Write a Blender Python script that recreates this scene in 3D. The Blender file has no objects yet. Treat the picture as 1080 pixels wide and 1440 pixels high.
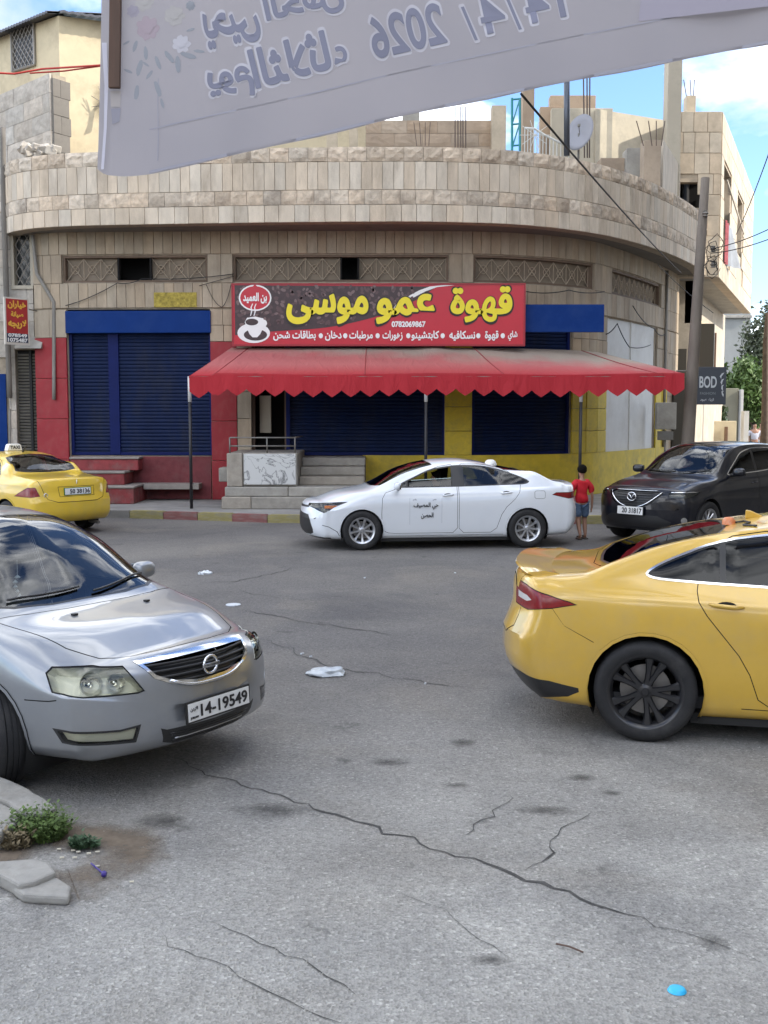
import bpy, bmesh, math, random
import numpy as np
from mathutils import Vector, Matrix
from mathutils.bvhtree import BVHTree
R = math.radians
random.seed(7)
SC = bpy.context.scene
COL = SC.collection

# ------------------------------------------------------------ camera
CAM_H, CAM_F, CAM_P = 2.17, 1550.0, 5.09
cam = bpy.data.cameras.new('camera')
cam.sensor_fit = 'VERTICAL'; cam.sensor_height = 36.0; cam.sensor_width = 27.0
cam.lens = CAM_F / 1440 * 36
cam.clip_start = 0.1; cam.clip_end = 2000
camo = bpy.data.objects.new('camera', cam); COL.objects.link(camo)
camo.location = (0, 0, CAM_H); camo.rotation_euler = (R(90 - CAM_P), 0, 0)
SC.camera = camo

# ------------------------------------------------------------ world, sun, exposure
SUN_EL, SUN_AZ = 32, 100          # azimuth measured from +Y (away from the camera) towards +X
world = bpy.data.worlds.new('World'); SC.world = world; world.use_nodes = True
wn = world.node_tree; wn.nodes.clear()
def wnode(t, **k):
    n = wn.nodes.new(t)
    for a, b in k.items(): setattr(n, a, b)
    return n
sky = wnode('ShaderNodeTexSky', sky_type='NISHITA'); sky.sun_disc = False
sky.sun_elevation = R(SUN_EL); sky.sun_rotation = R(SUN_AZ); sky.air_density = 1.0; sky.dust_density = 0.6; sky.ozone_density = 2.0
bg = wnode('ShaderNodeBackground'); bg.inputs[1].default_value = 0.14
wo = wnode('ShaderNodeOutputWorld')
tc = wnode('ShaderNodeTexCoord')
mp = wnode('ShaderNodeMapping'); mp.inputs['Scale'].default_value = (1, 1, 1.9); mp.inputs['Location'].default_value = (3.2, 1.35, .25)
nz = wnode('ShaderNodeTexNoise'); nz.inputs['Scale'].default_value = 2.6; nz.inputs['Detail'].default_value = 9; nz.inputs['Roughness'].default_value = .55; nz.inputs['Distortion'].default_value = .25
rp = wnode('ShaderNodeValToRGB'); rp.color_ramp.elements[0].position = .43; rp.color_ramp.elements[1].position = .53
nz2 = wnode('ShaderNodeTexNoise'); nz2.inputs['Scale'].default_value = 5; nz2.inputs['Detail'].default_value = 6
rp2 = wnode('ShaderNodeValToRGB')
rp2.color_ramp.elements[0].position = .35; rp2.color_ramp.elements[0].color = (2.5, 2.7, 3.0, 1)
rp2.color_ramp.elements[1].position = .56; rp2.color_ramp.elements[1].color = (10.0, 10.1, 10.3, 1)
hs = wnode('ShaderNodeMix', data_type='RGBA', blend_type='MULTIPLY'); hs.inputs['Factor'].default_value = 1; hs.inputs[7].default_value = (0.60, 0.69, 0.84, 1)
mx = wnode('ShaderNodeMix', data_type='RGBA')
L_ = wn.links.new
L_(tc.outputs['Generated'], mp.inputs[0]); L_(mp.outputs[0], nz.inputs[0]); L_(nz.outputs[0], rp.inputs[0])
L_(mp.outputs[0], nz2.inputs[0]); L_(nz2.outputs[0], rp2.inputs[0])
L_(sky.outputs[0], hs.inputs[6]); L_(rp.outputs[0], mx.inputs['Factor']); L_(hs.outputs[2], mx.inputs[6]); L_(rp2.outputs[0], mx.inputs[7])
L_(mx.outputs[2], bg.inputs[0]); L_(bg.outputs[0], wo.inputs[0])
sun = bpy.data.lights.new('sun', 'SUN'); sun.energy = 2.0; sun.angle = R(0.5); sun.color = (1, .93, .82)
suno = bpy.data.objects.new('sun', sun); COL.objects.link(suno)
sd = Vector((math.sin(R(SUN_AZ)) * math.cos(R(SUN_EL)), math.cos(R(SUN_AZ)) * math.cos(R(SUN_EL)), math.sin(R(SUN_EL))))
suno.rotation_euler = sd.to_track_quat('Z', 'Y').to_euler(); suno.location = (0, 0, 60)
SC.view_settings.view_transform = 'Standard'; SC.view_settings.look = 'None'
SC.view_settings.exposure = 1.55; SC.view_settings.gamma = 1; SC.view_settings.use_curve_mapping = False
SC.cycles.max_bounces = 8; SC.cycles.transparent_max_bounces = 24; SC.cycles.caustics_reflective = False; SC.cycles.caustics_refractive = False

# ------------------------------------------------------------ helpers
def ground_at(px, py, z=0.0):
    """point on the plane z that a viewing ray meets (used to survey the site)"""
    t = (py - 720) / CAM_F; c, s = math.cos(R(CAM_P)), math.sin(R(CAM_P))
    Y = (CAM_H - z) * (c - t * s) / (s + t * c); F = Y * c + (CAM_H - z) * s
    return Vector(((px - 540) / CAM_F * F, Y, z))
def at(px, py, Y):
    """point at distance Y seen at a place of the survey picture"""
    t = (py - 720) / CAM_F; c, s = math.cos(R(CAM_P)), math.sin(R(CAM_P))
    u = Y * (s + t * c) / (c - t * s); F = Y * c + u * s
    return Vector(((px - 540) / CAM_F * F, Y, CAM_H - u))

def pchip(xs, ys):
    x = np.asarray(xs, float); y = np.asarray(ys, float)
    if len(x) == 1: return lambda q: np.full(np.shape(q), y[0])
    h = np.diff(x); d = np.diff(y, axis=0) / (h if y.ndim == 1 else h[:, None])
    m = np.zeros_like(y); m[0] = d[0]; m[-1] = d[-1]
    if len(x) > 2:
        h0 = h[:-1]; h1 = h[1:]
        if y.ndim > 1: h0 = h0[:, None]; h1 = h1[:, None]
        w1 = 2 * h1 + h0; w2 = h1 + 2 * h0
        with np.errstate(divide='ignore', invalid='ignore'):
            mm = (w1 + w2) / (w1 / d[:-1] + w2 / d[1:])
        mm[(d[:-1] * d[1:]) <= 0] = 0; mm[~np.isfinite(mm)] = 0
        m[1:-1] = mm
    def f(q):
        q = np.asarray(q, float); i = np.clip(np.searchsorted(x, q) - 1, 0, len(x) - 2)
        hh = h[i]; t = np.clip((q - x[i]) / hh, 0, 1)
        if y.ndim > 1: t = t[..., None]; hh = hh[..., None]
        return ((1 + 2 * t) * (1 - t) ** 2 * y[i] + t * (1 - t) ** 2 * hh * m[i] + t * t * (3 - 2 * t) * y[i + 1] + t * t * (t - 1) * hh * m[i + 1])
    return f

class Mats(dict): pass
M = {}
def mat(name, col=(.5, .5, .5), rough=.6, metal=0.0, coat=0.0, spec=.5, var=0.0, vscale=3.0, bump=0.0, bscale=30.0, rnd=0.0, dirt=None, dirt_amt=.5, dirt_scale=1.5, emit=None, stretch=None, inside=None, coords='Object'):
    """procedural principled material: noise tone variation, dirt patches, fine relief, random tone per piece"""
    if name in M: return M[name]
    m = bpy.data.materials.new(name); m.use_nodes = True; nt = m.node_tree; n = nt.nodes; l = nt.links.new
    b = n['Principled BSDF']; out = n['Material Output']
    b.inputs['Roughness'].default_value = rough; b.inputs['Metallic'].default_value = metal
    b.inputs['Coat Weight'].default_value = coat; b.inputs['Coat Roughness'].default_value = .04; b.inputs['Specular IOR Level'].default_value = spec
    tcn = n.new('ShaderNodeTexCoord'); src = tcn.outputs[coords]
    if rnd: src = n.new('ShaderNodeNewGeometry').outputs['Position']
    if stretch:
        mpn = n.new('ShaderNodeMapping'); mpn.inputs['Scale'].default_value = stretch; l(src, mpn.inputs[0]); src2 = mpn.outputs[0]
    else: src2 = src
    c = n.new('ShaderNodeRGB'); c.outputs[0].default_value = (*col, 1); cur = c.outputs[0]
    def mul(cur, val_socket, lo, hi):
        mr = n.new('ShaderNodeMapRange'); mr.inputs[1].default_value = .3; mr.inputs[2].default_value = .7; mr.inputs[3].default_value = lo; mr.inputs[4].default_value = hi
        l(val_socket, mr.inputs[0]); vm = n.new('ShaderNodeVectorMath'); vm.operation = 'SCALE'
        l(cur, vm.inputs[0]); l(mr.outputs[0], vm.inputs['Scale']); return vm.outputs[0]
    if var:
        t = n.new('ShaderNodeTexNoise'); t.inputs['Scale'].default_value = vscale; t.inputs['Detail'].default_value = 7; t.inputs['Roughness'].default_value = .65
        l(src2, t.inputs[0]); cur = mul(cur, t.outputs[0], 1 - var, 1 + var)
    if rnd:
        oi = n.new('ShaderNodeObjectInfo'); mr = n.new('ShaderNodeMapRange'); mr.inputs[3].default_value = 1 - rnd; mr.inputs[4].default_value = 1 + rnd * .6
        l(oi.outputs['Random'], mr.inputs[0]); vm = n.new('ShaderNodeVectorMath'); vm.operation = 'SCALE'; l(cur, vm.inputs[0]); l(mr.outputs[0], vm.inputs['Scale']); cur = vm.outputs[0]
        hu = n.new('ShaderNodeMath'); hu.operation = 'MULTIPLY'; hu.inputs[1].default_value = 7.31; l(oi.outputs['Random'], hu.inputs[0])
        fr = n.new('ShaderNodeMath'); fr.operation = 'FRACT'; l(hu.outputs[0], fr.inputs[0])
        mm = n.new('ShaderNodeMix'); mm.data_type = 'RGBA'; mm.blend_type = 'MULTIPLY'; l(fr.outputs[0], mm.inputs[0]); l(cur, mm.inputs[6]); mm.inputs[7].default_value = (1, .93, .86, 1); cur = mm.outputs[2]
    if dirt:
        t = n.new('ShaderNodeTexNoise'); t.inputs['Scale'].default_value = dirt_scale; t.inputs['Detail'].default_value = 8; t.inputs['Roughness'].default_value = .7
        l(src2, t.inputs[0]); r = n.new('ShaderNodeValToRGB'); r.color_ramp.elements[0].position = .48; r.color_ramp.elements[1].position = .72
        l(t.outputs[0], r.inputs[0]); ml = n.new('ShaderNodeMath'); ml.operation = 'MULTIPLY'; ml.inputs[1].default_value = dirt_amt; l(r.outputs[0], ml.inputs[0])
        mm = n.new('ShaderNodeMix'); mm.data_type = 'RGBA'; l(ml.outputs[0], mm.inputs[0]); l(cur, mm.inputs[6]); mm.inputs[7].default_value = (*dirt, 1); cur = mm.outputs[2]
    l(cur, b.inputs['Base Color'])
    if bump:
        t = n.new('ShaderNodeTexNoise'); t.inputs['Scale'].default_value = bscale; t.inputs['Detail'].default_value = 6; l(src, t.inputs[0])
        bp = n.new('ShaderNodeBump'); bp.inputs['Strength'].default_value = min(1, bump); bp.inputs['Distance'].default_value = .02; l(t.outputs[0], bp.inputs['Height']); l(bp.outputs[0], b.inputs['Normal'])
    if emit: b.inputs['Emission Color'].default_value = (*emit, 1); b.inputs['Emission Strength'].default_value = 1
    if inside:
        d = n.new('ShaderNodeBsdfDiffuse'); d.inputs[0].default_value = (*inside, 1); g = n.new('ShaderNodeNewGeometry'); ms = n.new('ShaderNodeMixShader')
        l(g.outputs['Backfacing'], ms.inputs[0]); l(b.outputs[0], ms.inputs[1]); l(d.outputs[0], ms.inputs[2]); l(ms.outputs[0], out.inputs[0])
    M[name] = m; return m
def stainmat(name, col, rough=.8, soft=.35, nscale=6.0, var=.3, amt=1.0):
    """a stain with a ragged, fading rim of its own: laid as a thin patch, open where the stain ends"""
    if name in M: return M[name]
    m = mat(name, col, rough, var=var, vscale=9); nt = m.node_tree; n = nt.nodes; l = nt.links.new; o = n['Material Output']; tcn = n.new('ShaderNodeTexCoord'); g = n.new('ShaderNodeVectorMath'); g.operation = 'SUBTRACT'; l(tcn.outputs['Generated'], g.inputs[0]); g.inputs[1].default_value = (.5, .5, .5)
    ln = n.new('ShaderNodeVectorMath'); ln.operation = 'LENGTH'; l(g.outputs[0], ln.inputs[0]); t = n.new('ShaderNodeTexNoise'); t.inputs['Scale'].default_value = nscale; t.inputs['Detail'].default_value = 8; t.inputs['Roughness'].default_value = .7; l(tcn.outputs['Object'], t.inputs[0])
    a = n.new('ShaderNodeMath'); a.operation = 'MULTIPLY_ADD'; l(t.outputs[0], a.inputs[0]); a.inputs[1].default_value = .75; l(ln.outputs['Value'], a.inputs[2])
    r = n.new('ShaderNodeMapRange'); r.inputs[1].default_value = .78; r.inputs[2].default_value = .78 - soft; r.inputs[3].default_value = 0; r.inputs[4].default_value = amt; l(a.outputs[0], r.inputs[0])
    tr = n.new('ShaderNodeBsdfTransparent'); ms = n.new('ShaderNodeMixShader'); l(r.outputs[0], ms.inputs[0]); l(tr.outputs[0], ms.inputs[1]); l(n['Principled BSDF'].outputs[0], ms.inputs[2]); l(ms.outputs[0], o.inputs[0]); return m
def glassmat(name, tint=(.3, .33, .33), ior=1.5, boost=1.0):
    if name in M: return M[name]
    m = bpy.data.materials.new(name); m.use_nodes = True; nt = m.node_tree; n = nt.nodes; l = nt.links.new
    n.clear(); o = n.new('ShaderNodeOutputMaterial'); f = n.new('ShaderNodeFresnel'); f.inputs[0].default_value = ior
    t = n.new('ShaderNodeBsdfTransparent'); t.inputs[0].default_value = (*tint, 1); g = n.new('ShaderNodeBsdfGlossy'); g.inputs['Roughness'].default_value = .02; g.inputs[0].default_value = (.95, .97, 1, 1)
    mu = n.new('ShaderNodeMath'); mu.operation = 'MULTIPLY'; mu.use_clamp = True; mu.inputs[1].default_value = boost; l(f.outputs[0], mu.inputs[0])
    ms = n.new('ShaderNodeMixShader'); l(mu.outputs[0], ms.inputs[0]); l(t.outputs[0], ms.inputs[1]); l(g.outputs[0], ms.inputs[2]); l(ms.outputs[0], o.inputs[0])
    M[name] = m; return m

def link(name, me, m=None, parent=None, loc=None, rot=None, smooth=False):
    o = bpy.data.objects.new(name, me); COL.objects.link(o)
    if m is not None and not me.materials: me.materials.append(m)
    if parent is not None: o.parent = parent
    if loc is not None: o.location = loc
    if rot is not None: o.rotation_euler = rot
    if smooth: me.polygons.foreach_set('use_smooth', [True] * len(me.polygons))
    return o
def mesh(name, vs, fs):
    me = bpy.data.meshes.new(name); me.from_pydata([tuple(map(float, v)) for v in vs], [], fs); me.update(); return me
def tag(o, label=None, cat=None, group=None, kind=None):
    if label: o['label'] = label
    if cat: o['category'] = cat
    if group: o['group'] = group
    if kind: o['kind'] = kind
    return o
def thing(name, label, cat, loc=(0, 0, 0), rz=0, group=None):
    o = bpy.data.objects.new(name, None); COL.objects.link(o); o.location = loc; o.rotation_euler = (0, 0, rz); o.empty_display_size = .2
    return tag(o, label, cat, group)
def copy_tree(o, parent=None):
    c = o.copy(); COL.objects.link(c)
    if parent is not None: c.parent = parent
    for ch in list(o.children): copy_tree(ch, c)
    return c

class MB:
    """collects simple solids into one mesh"""
    def __init__(s): s.v = []; s.f = []
    def add(s, vs, fs):
        k = len(s.v); s.v += [tuple(map(float, v)) for v in vs]; s.f += [tuple(i + k for i in f) for f in fs]; return s
    def box(s, c, d, rz=0, rot=None):
        x, y, z = [q / 2 for q in d]; mt = rot if rot is not None else Matrix.Rotation(rz, 3, 'Z')
        vs = [Vector(c) + mt @ Vector((a * x, b * y, e * z)) for a in (-1, 1) for b in (-1, 1) for e in (-1, 1)]
        return s.add(vs, [(0, 1, 3, 2), (4, 6, 7, 5), (0, 4, 5, 1), (2, 3, 7, 6), (0, 2, 6, 4), (1, 5, 7, 3)])
    def b2(s, p, q):
        c = [(a + b) / 2 for a, b in zip(p, q)]; d = [abs(a - b) for a, b in zip(p, q)]; return s.box(c, d)
    def tube(s, pts, r, n=8, cap=True):
        pts = [Vector(p) for p in pts]; rs = r if isinstance(r, (list, tuple)) else [r] * len(pts)
        vs = []; up = None
        for i, p in enumerate(pts):
            t = (pts[min(i + 1, len(pts) - 1)] - pts[max(i - 1, 0)]).normalized()
            if up is None: up = Vector((0, 0, 1)) if abs(t.z) < .9 else Vector((1, 0, 0))
            a = t.cross(up).normalized(); b = a.cross(t).normalized(); up = b
            for k in range(n):
                w = 2 * math.pi * k / n; vs.append(p + (a * math.cos(w) + b * math.sin(w)) * rs[i])
        fs = []
        for i in range(len(pts) - 1):
            for k in range(n): fs.append((i * n + k, i * n + (k + 1) % n, (i + 1) * n + (k + 1) % n, (i + 1) * n + k))
        if cap: fs.append(tuple(range(n - 1, -1, -1))); fs.append(tuple(range((len(pts) - 1) * n, len(pts) * n)))
        return s.add(vs, fs)
    def lathe(s, prof, n=32, axis='Z', c=(0, 0, 0), cap=False, a0=0, a1=2 * math.pi):
        vs = []; full = abs(a1 - a0 - 2 * math.pi) < 1e-6; m = n if full else n + 1
        for k in range(m):
            w = a0 + (a1 - a0) * k / n
            for (r, h) in prof:
                x, y = r * math.cos(w), r * math.sin(w)
                vs.append({'Z': (c[0] + x, c[1] + y, c[2] + h), 'Y': (c[0] + x, c[1] + h, c[2] + y), 'X': (c[0] + h, c[1] + x, c[2] + y)}[axis])
        q = len(prof); fs = []
        for k in range(n):
            k2 = (k + 1) % m
            for i in range(q - 1): fs.append((k * q + i, k2 * q + i, k2 * q + i + 1, k * q + i + 1))
        return s.add(vs, fs)
    def prism(s, poly, h0, h1, fn):
        """extrude a 2D polygon: fn(u,v,h)->xyz"""
        n = len(poly); vs = [fn(u, v, h0) for u, v in poly] + [fn(u, v, h1) for u, v in poly]
        fs = [tuple(range(n - 1, -1, -1)), tuple(range(n, 2 * n))] + [(i, (i + 1) % n, n + (i + 1) % n, n + i) for i in range(n)]
        return s.add(vs, fs)
    def me(s, name='mesh', fix=True):
        me = mesh(name, s.v, s.f)
        if fix:
            bm = bmesh.new(); bm.from_mesh(me); bmesh.ops.recalc_face_normals(bm, faces=bm.faces); bm.to_mesh(me); bm.free()
        return me
    def build(s, name, m, parent=None, loc=None, rot=None, smooth=False, bevel=0, seg=2, angle=None):
        me = s.me(name)
        if bevel:
            bm = bmesh.new(); bm.from_mesh(me)
            bmesh.ops.bevel(bm, geom=[e for e in bm.edges if e.is_manifold and e.calc_face_angle(0) > .5], offset=bevel, segments=seg, affect='EDGES', profile=.5, clamp_overlap=True)
            bm.to_mesh(me); bm.free()
        o = link(name, me, m, parent, loc, rot, smooth)
        if angle: me.polygons.foreach_set('use_smooth', [True] * len(me.polygons)); me.set_sharp_from_angle(angle=R(angle))
        return o

# ------------------------------------------------------------ lettering (Arabic letters are shaped here, glyph by glyph)
AF = {'ا': (0xFE8D, 0xFE8E), 'ب': (0xFE8F, 0xFE90, 0xFE91, 0xFE92), 'ة': (0xFE93, 0xFE94), 'ت': (0xFE95, 0xFE96, 0xFE97, 0xFE98), 'ث': (0xFE99, 0xFE9A, 0xFE9B, 0xFE9C), 'ج': (0xFE9D, 0xFE9E, 0xFE9F, 0xFEA0), 'ح': (0xFEA1, 0xFEA2, 0xFEA3, 0xFEA4), 'خ': (0xFEA5, 0xFEA6, 0xFEA7, 0xFEA8), 'د': (0xFEA9, 0xFEAA), 'ر': (0xFEAD, 0xFEAE), 'ز': (0xFEAF, 0xFEB0), 'س': (0xFEB1, 0xFEB2, 0xFEB3, 0xFEB4), 'ش': (0xFEB5, 0xFEB6, 0xFEB7, 0xFEB8), 'ص': (0xFEB9, 0xFEBA, 0xFEBB, 0xFEBC), 'ط': (0xFEC1, 0xFEC2, 0xFEC3, 0xFEC4), 'ع': (0xFEC9, 0xFECA, 0xFECB, 0xFECC), 'ف': (0xFED1, 0xFED2, 0xFED3, 0xFED4), 'ق': (0xFED5, 0xFED6, 0xFED7, 0xFED8), 'ك': (0xFED9, 0xFEDA, 0xFEDB, 0xFEDC), 'ل': (0xFEDD, 0xFEDE, 0xFEDF, 0xFEE0), 'م': (0xFEE1, 0xFEE2, 0xFEE3, 0xFEE4), 'ن': (0xFEE5, 0xFEE6, 0xFEE7, 0xFEE8), 'ه': (0xFEE9, 0xFEEA, 0xFEEB, 0xFEEC), 'و': (0xFEED, 0xFEEE), 'ى': (0xFEEF, 0xFEF0), 'ي': (0xFEF1, 0xFEF2, 0xFEF3, 0xFEF4), 'ء': (0xFE80,), '\u0001': (0xFEFB, 0xFEFC)}
def shape_ar(s):
    s = s.replace('لا', '\u0001'); ws = []
    for w in s.split(' '):
        o = []
        for i, c in enumerate(w):
            if c not in AF: o.append(c); continue
            f = AF[c]
            prev = i > 0 and len(AF.get(w[i - 1], ())) == 4 and len(f) > 1
            nxt = i + 1 < len(w) and len(f) == 4 and len(AF.get(w[i + 1], ())) > 1
            o.append(chr(f[3] if prev and nxt else f[1] if prev else f[2] if nxt else f[0]))
        ws.append(''.join(reversed(o)))
    return ' '.join(reversed(ws))
def text_mesh(s, height=None, width=None, bold=0.0, extrude=.004, mirror=False, res=7):
    """flat lettering centred on its box in the XY plane, scaled to a width or a height; glyphs are staggered a hair in depth"""
    ar = any(c in AF for c in s)
    c = bpy.data.curves.new('lettering', 'FONT'); c.body = shape_ar(s) if ar else s; c.size = 1; c.offset = .012; c.resolution_u = res
    o = bpy.data.objects.new('lettering', c); COL.objects.link(o)
    bpy.context.view_layer.update()
    me = bpy.data.meshes.new_from_object(o.evaluated_get(bpy.context.evaluated_depsgraph_get()))
    bpy.data.objects.remove(o); bpy.data.curves.remove(c)
    bm = bmesh.new(); bm.from_mesh(me); bmesh.ops.remove_doubles(bm, verts=bm.verts, dist=1e-5)
    xs = [v.co.x for v in bm.verts]; ys = [v.co.y for v in bm.verts]
    x0, x1, y0, y1 = min(xs), max(xs), min(ys), max(ys)
    sx = sy = 1
    if width and height: sx = width / (x1 - x0); sy = height / (y1 - y0)
    elif width: sx = sy = width / (x1 - x0)
    elif height: sx = sy = height / (y1 - y0)
    seen = set(); k = 0
    for v in bm.verts:
        if v in seen: continue
        st = [v]; seen.add(v); isl = []
        while st:
            a = st.pop(); isl.append(a)
            for e in a.link_edges:
                b = e.other_vert(a)
                if b not in seen: seen.add(b); st.append(b)
        for a in isl: a.co.z = extrude + .0006 * (k % 3)
        k += 1
    if bold:      # heavier strokes: the same letters again, shifted a little all round
        src = list(bm.verts) + list(bm.edges) + list(bm.faces)
        for q in range(8):
            r = bmesh.ops.duplicate(bm, geom=src); d = Vector((math.cos(q * math.pi / 4) * bold, math.sin(q * math.pi / 4) * bold, .0019 + .0002 * q))
            for v in r['geom']:
                if isinstance(v, bmesh.types.BMVert): v.co += d
        x0 -= bold; x1 += bold; y0 -= bold; y1 += bold
    for v in bm.verts:
        v.co.x = (v.co.x - (x0 + x1) / 2) * sx * (-1 if mirror else 1); v.co.y = (v.co.y - (y0 + y1) / 2) * sy
    for f in bm.faces:
        f.normal_update()
        if f.normal.z < 0: f.normal_flip()
    bm.to_mesh(me); bm.free(); me.materials.clear(); return me
def letter(name, s, m, parent, c, right, up, label=None, **k):
    """lettering laid on a surface: centre c, reading direction right, up direction up (parent space)"""
    me = text_mesh(s, **k); rgt = Vector(right).normalized(); u = Vector(up).normalized(); n = rgt.cross(u).normalized(); u = n.cross(rgt)
    mt = Matrix((rgt, u, n)).transposed()
    me.transform(Matrix.Translation(Vector(c)) @ mt.to_4x4())
    o = link(name, me, m, parent)
    if label: o['label'] = label
    return o
def std_mats():
    mat('rubber', (.014, .014, .015), .75, var=.25, vscale=14, dirt=(.07, .065, .06), dirt_amt=.4, dirt_scale=6)
    mat('iron', (.25, .24, .23), .45, .9, var=.2); mat('black_plastic', (.018, .018, .019), .42, var=.1); mat('seam', (.012, .012, .012), .7)
    mat('seal', (.012, .012, .013), .3); mat('chrome', (.75, .76, .78), .12, 1); mat('cabin', (.05, .05, .052), .85, var=.15); mat('cabin_grey', (.17, .16, .15), .9, var=.15)
    mat('plate_white', (.78, .78, .76), .4, dirt=(.4, .37, .32), dirt_amt=.3, dirt_scale=9); mat('ink', (.02, .02, .022), .5); mat('mirror_glass', (.6, .65, .7), .03, 1)
    mat('alloy', (.55, .56, .58), .28, .85, var=.1); mat('black_alloy', (.018, .018, .02), .3, .2, coat=.4, var=.2)
    mat('reflector', (.72, .73, .72), .14, 1); mat('lamp_amber', (.75, .20, .03), .15, coat=1); mat('lamp_red', (.20, .002, .004), .25, coat=.2, var=.15, vscale=30)
    mat('lamp_white', (.62, .6, .58), .15, coat=1); mat('grille_black', (.012, .012, .013), .35)
    glassmat('glass', (.42, .46, .46)); glassmat('glass_dark', (.10, .11, .12), boost=.72); glassmat('lens', (.95, .95, .86)); glassmat('windscreen', (.5, .55, .56), 1.52, 1.2)
std_mats()
# ------------------------------------------------------------ ground
def road_material():
    m = bpy.data.materials.new('asphalt'); m.use_nodes = True; nt = m.node_tree; n = nt.nodes; l = nt.links.new; b = n['Principled BSDF']
    tc = n.new('ShaderNodeTexCoord'); pos = tc.outputs['Object']
    def noise(sc, det=8, ro=.65, dist=0): t = n.new('ShaderNodeTexNoise'); t.inputs['Scale'].default_value = sc; t.inputs['Detail'].default_value = det; t.inputs['Roughness'].default_value = ro; t.inputs['Distortion'].default_value = dist; l(pos, t.inputs[0]); return t.outputs[0]
    def ramp(s, *e):
        r = n.new('ShaderNodeValToRGB'); l(s, r.inputs[0]); els = r.color_ramp.elements
        while len(els) < len(e): els.new(.5)
        for i, (p, c) in enumerate(e): els[i].position = p; els[i].color = (*c, 1) if isinstance(c, tuple) else (c, c, c, 1)
        return r.outputs[0]
    def mix(f, a, c, mode='MIX'):
        x = n.new('ShaderNodeMix'); x.data_type = 'RGBA'; x.blend_type = mode
        for s, v in ((x.inputs[0], f), (x.inputs[6], a), (x.inputs[7], c)):
            if isinstance(v, (int, float)): s.default_value = v if s.type == 'VALUE' else (v, v, v, 1)
            elif isinstance(v, tuple): s.default_value = (*v, 1)
            else: l(v, s)
        return x.outputs[2]
    base = ramp(noise(.35, 5), (.3, (.112, .106, .102)), (.7, (.158, .150, .142)))
    # worn, gravelly, paler surface towards the near corner: a stain with a ragged edge of its own
    sp = n.new('ShaderNodeSeparateXYZ'); l(pos, sp.inputs[0]); a = n.new('ShaderNodeMath'); a.operation = 'MULTIPLY_ADD'; l(sp.outputs[0], a.inputs[0]); a.inputs[1].default_value = -.32; l(sp.outputs[1], a.inputs[2])
    w = n.new('ShaderNodeMath'); w.operation = 'MULTIPLY_ADD'; l(noise(.9, 6), w.inputs[0]); w.inputs[1].default_value = 2.6; l(a.outputs[0], w.inputs[2])
    mr = n.new('ShaderNodeMapRange'); mr.inputs[1].default_value = 10.5; mr.inputs[2].default_value = 5.6; mr.clamp = True; l(w.outputs[0], mr.inputs[0])
    pale = ramp(noise(1.3, 8), (.3, (.26, .255, .24)), (.7, (.39, .38, .35)))
    col = mix(mr.outputs[0], base, pale)
    sand = ramp(noise(.55, 7, .6, .6), (.52, 0.0), (.68, .55)); col = mix(sand, col, (.21, .19, .16))
    patch = ramp(noise(.45, 7, .6, .5), (.30, .55), (.48, 0.0)); col = mix(patch, col, (.072, .07, .074)); dust = ramp(noise(.23, 6, .55, .8), (.50, 0.0), (.66, .5)); col = mix(dust, col, (.22, .205, .18))
    oil = ramp(noise(2.6, 6, .6, .2), (.26, .75), (.36, 0.0)); col = mix(oil, col, (.05, .047, .044))
    v = n.new('ShaderNodeTexVoronoi'); v.inputs['Scale'].default_value = 75; l(pos, v.inputs[0]); sep = n.new('ShaderNodeSeparateColor'); l(v.outputs['Color'], sep.inputs[0])
    chip = ramp(sep.outputs[0], (.0, .72), (.5, 1.0), (.93, 1.12), (1.0, 1.5)); col = mix(1.0, col, chip, 'MULTIPLY')
    fine = ramp(noise(150, 3, .7), (.25, .80), (.75, 1.18)); col = mix(1.0, col, fine, 'MULTIPLY')
    l(col, b.inputs['Base Color']); b.inputs['Roughness'].default_value = .82; b.inputs['Specular IOR Level'].default_value = .35
    bp = n.new('ShaderNodeBump'); bp.inputs['Distance'].default_value = .012; bp.inputs['Strength'].default_value = .45; l(v.outputs['Distance'], bp.inputs['Height'])
    bp2 = n.new('ShaderNodeBump'); bp2.inputs['Distance'].default_value = .03; bp2.inputs['Strength'].default_value = .5; l(noise(9, 8, .7), bp2.inputs['Height']); l(bp.outputs[0], bp2.inputs['Normal']); l(bp2.outputs[0], b.inputs['Normal'])
    return m
asphalt = road_material()
def sheet_grid(name, x0, x1, y0, y1, z, nx, ny, m, zf=None):
    xs = np.linspace(x0, x1, nx + 1); ys = np.linspace(y0, y1, ny + 1)
    vs = [(x, y, z + (zf(x, y) if zf else 0)) for y in ys for x in xs]
    fs = [(j * (nx + 1) + i, j * (nx + 1) + i + 1, (j + 1) * (nx + 1) + i + 1, (j + 1) * (nx + 1) + i) for j in range(ny) for i in range(nx)]
    return link(name, mesh(name, vs, fs), m)
ground = MB(); ground.add([(-600, -300, 0), (600, -300, 0), (600, 900, 0), (-600, 900, 0)], [(0, 1, 2, 3)])
tag(ground.build('ground', asphalt), 'worn grey asphalt road crossing with cracks and pale gravelly patches', kind='structure')
crack_m = mat('crack', (.062, .06, .057), .95, var=.5, vscale=9)
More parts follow.
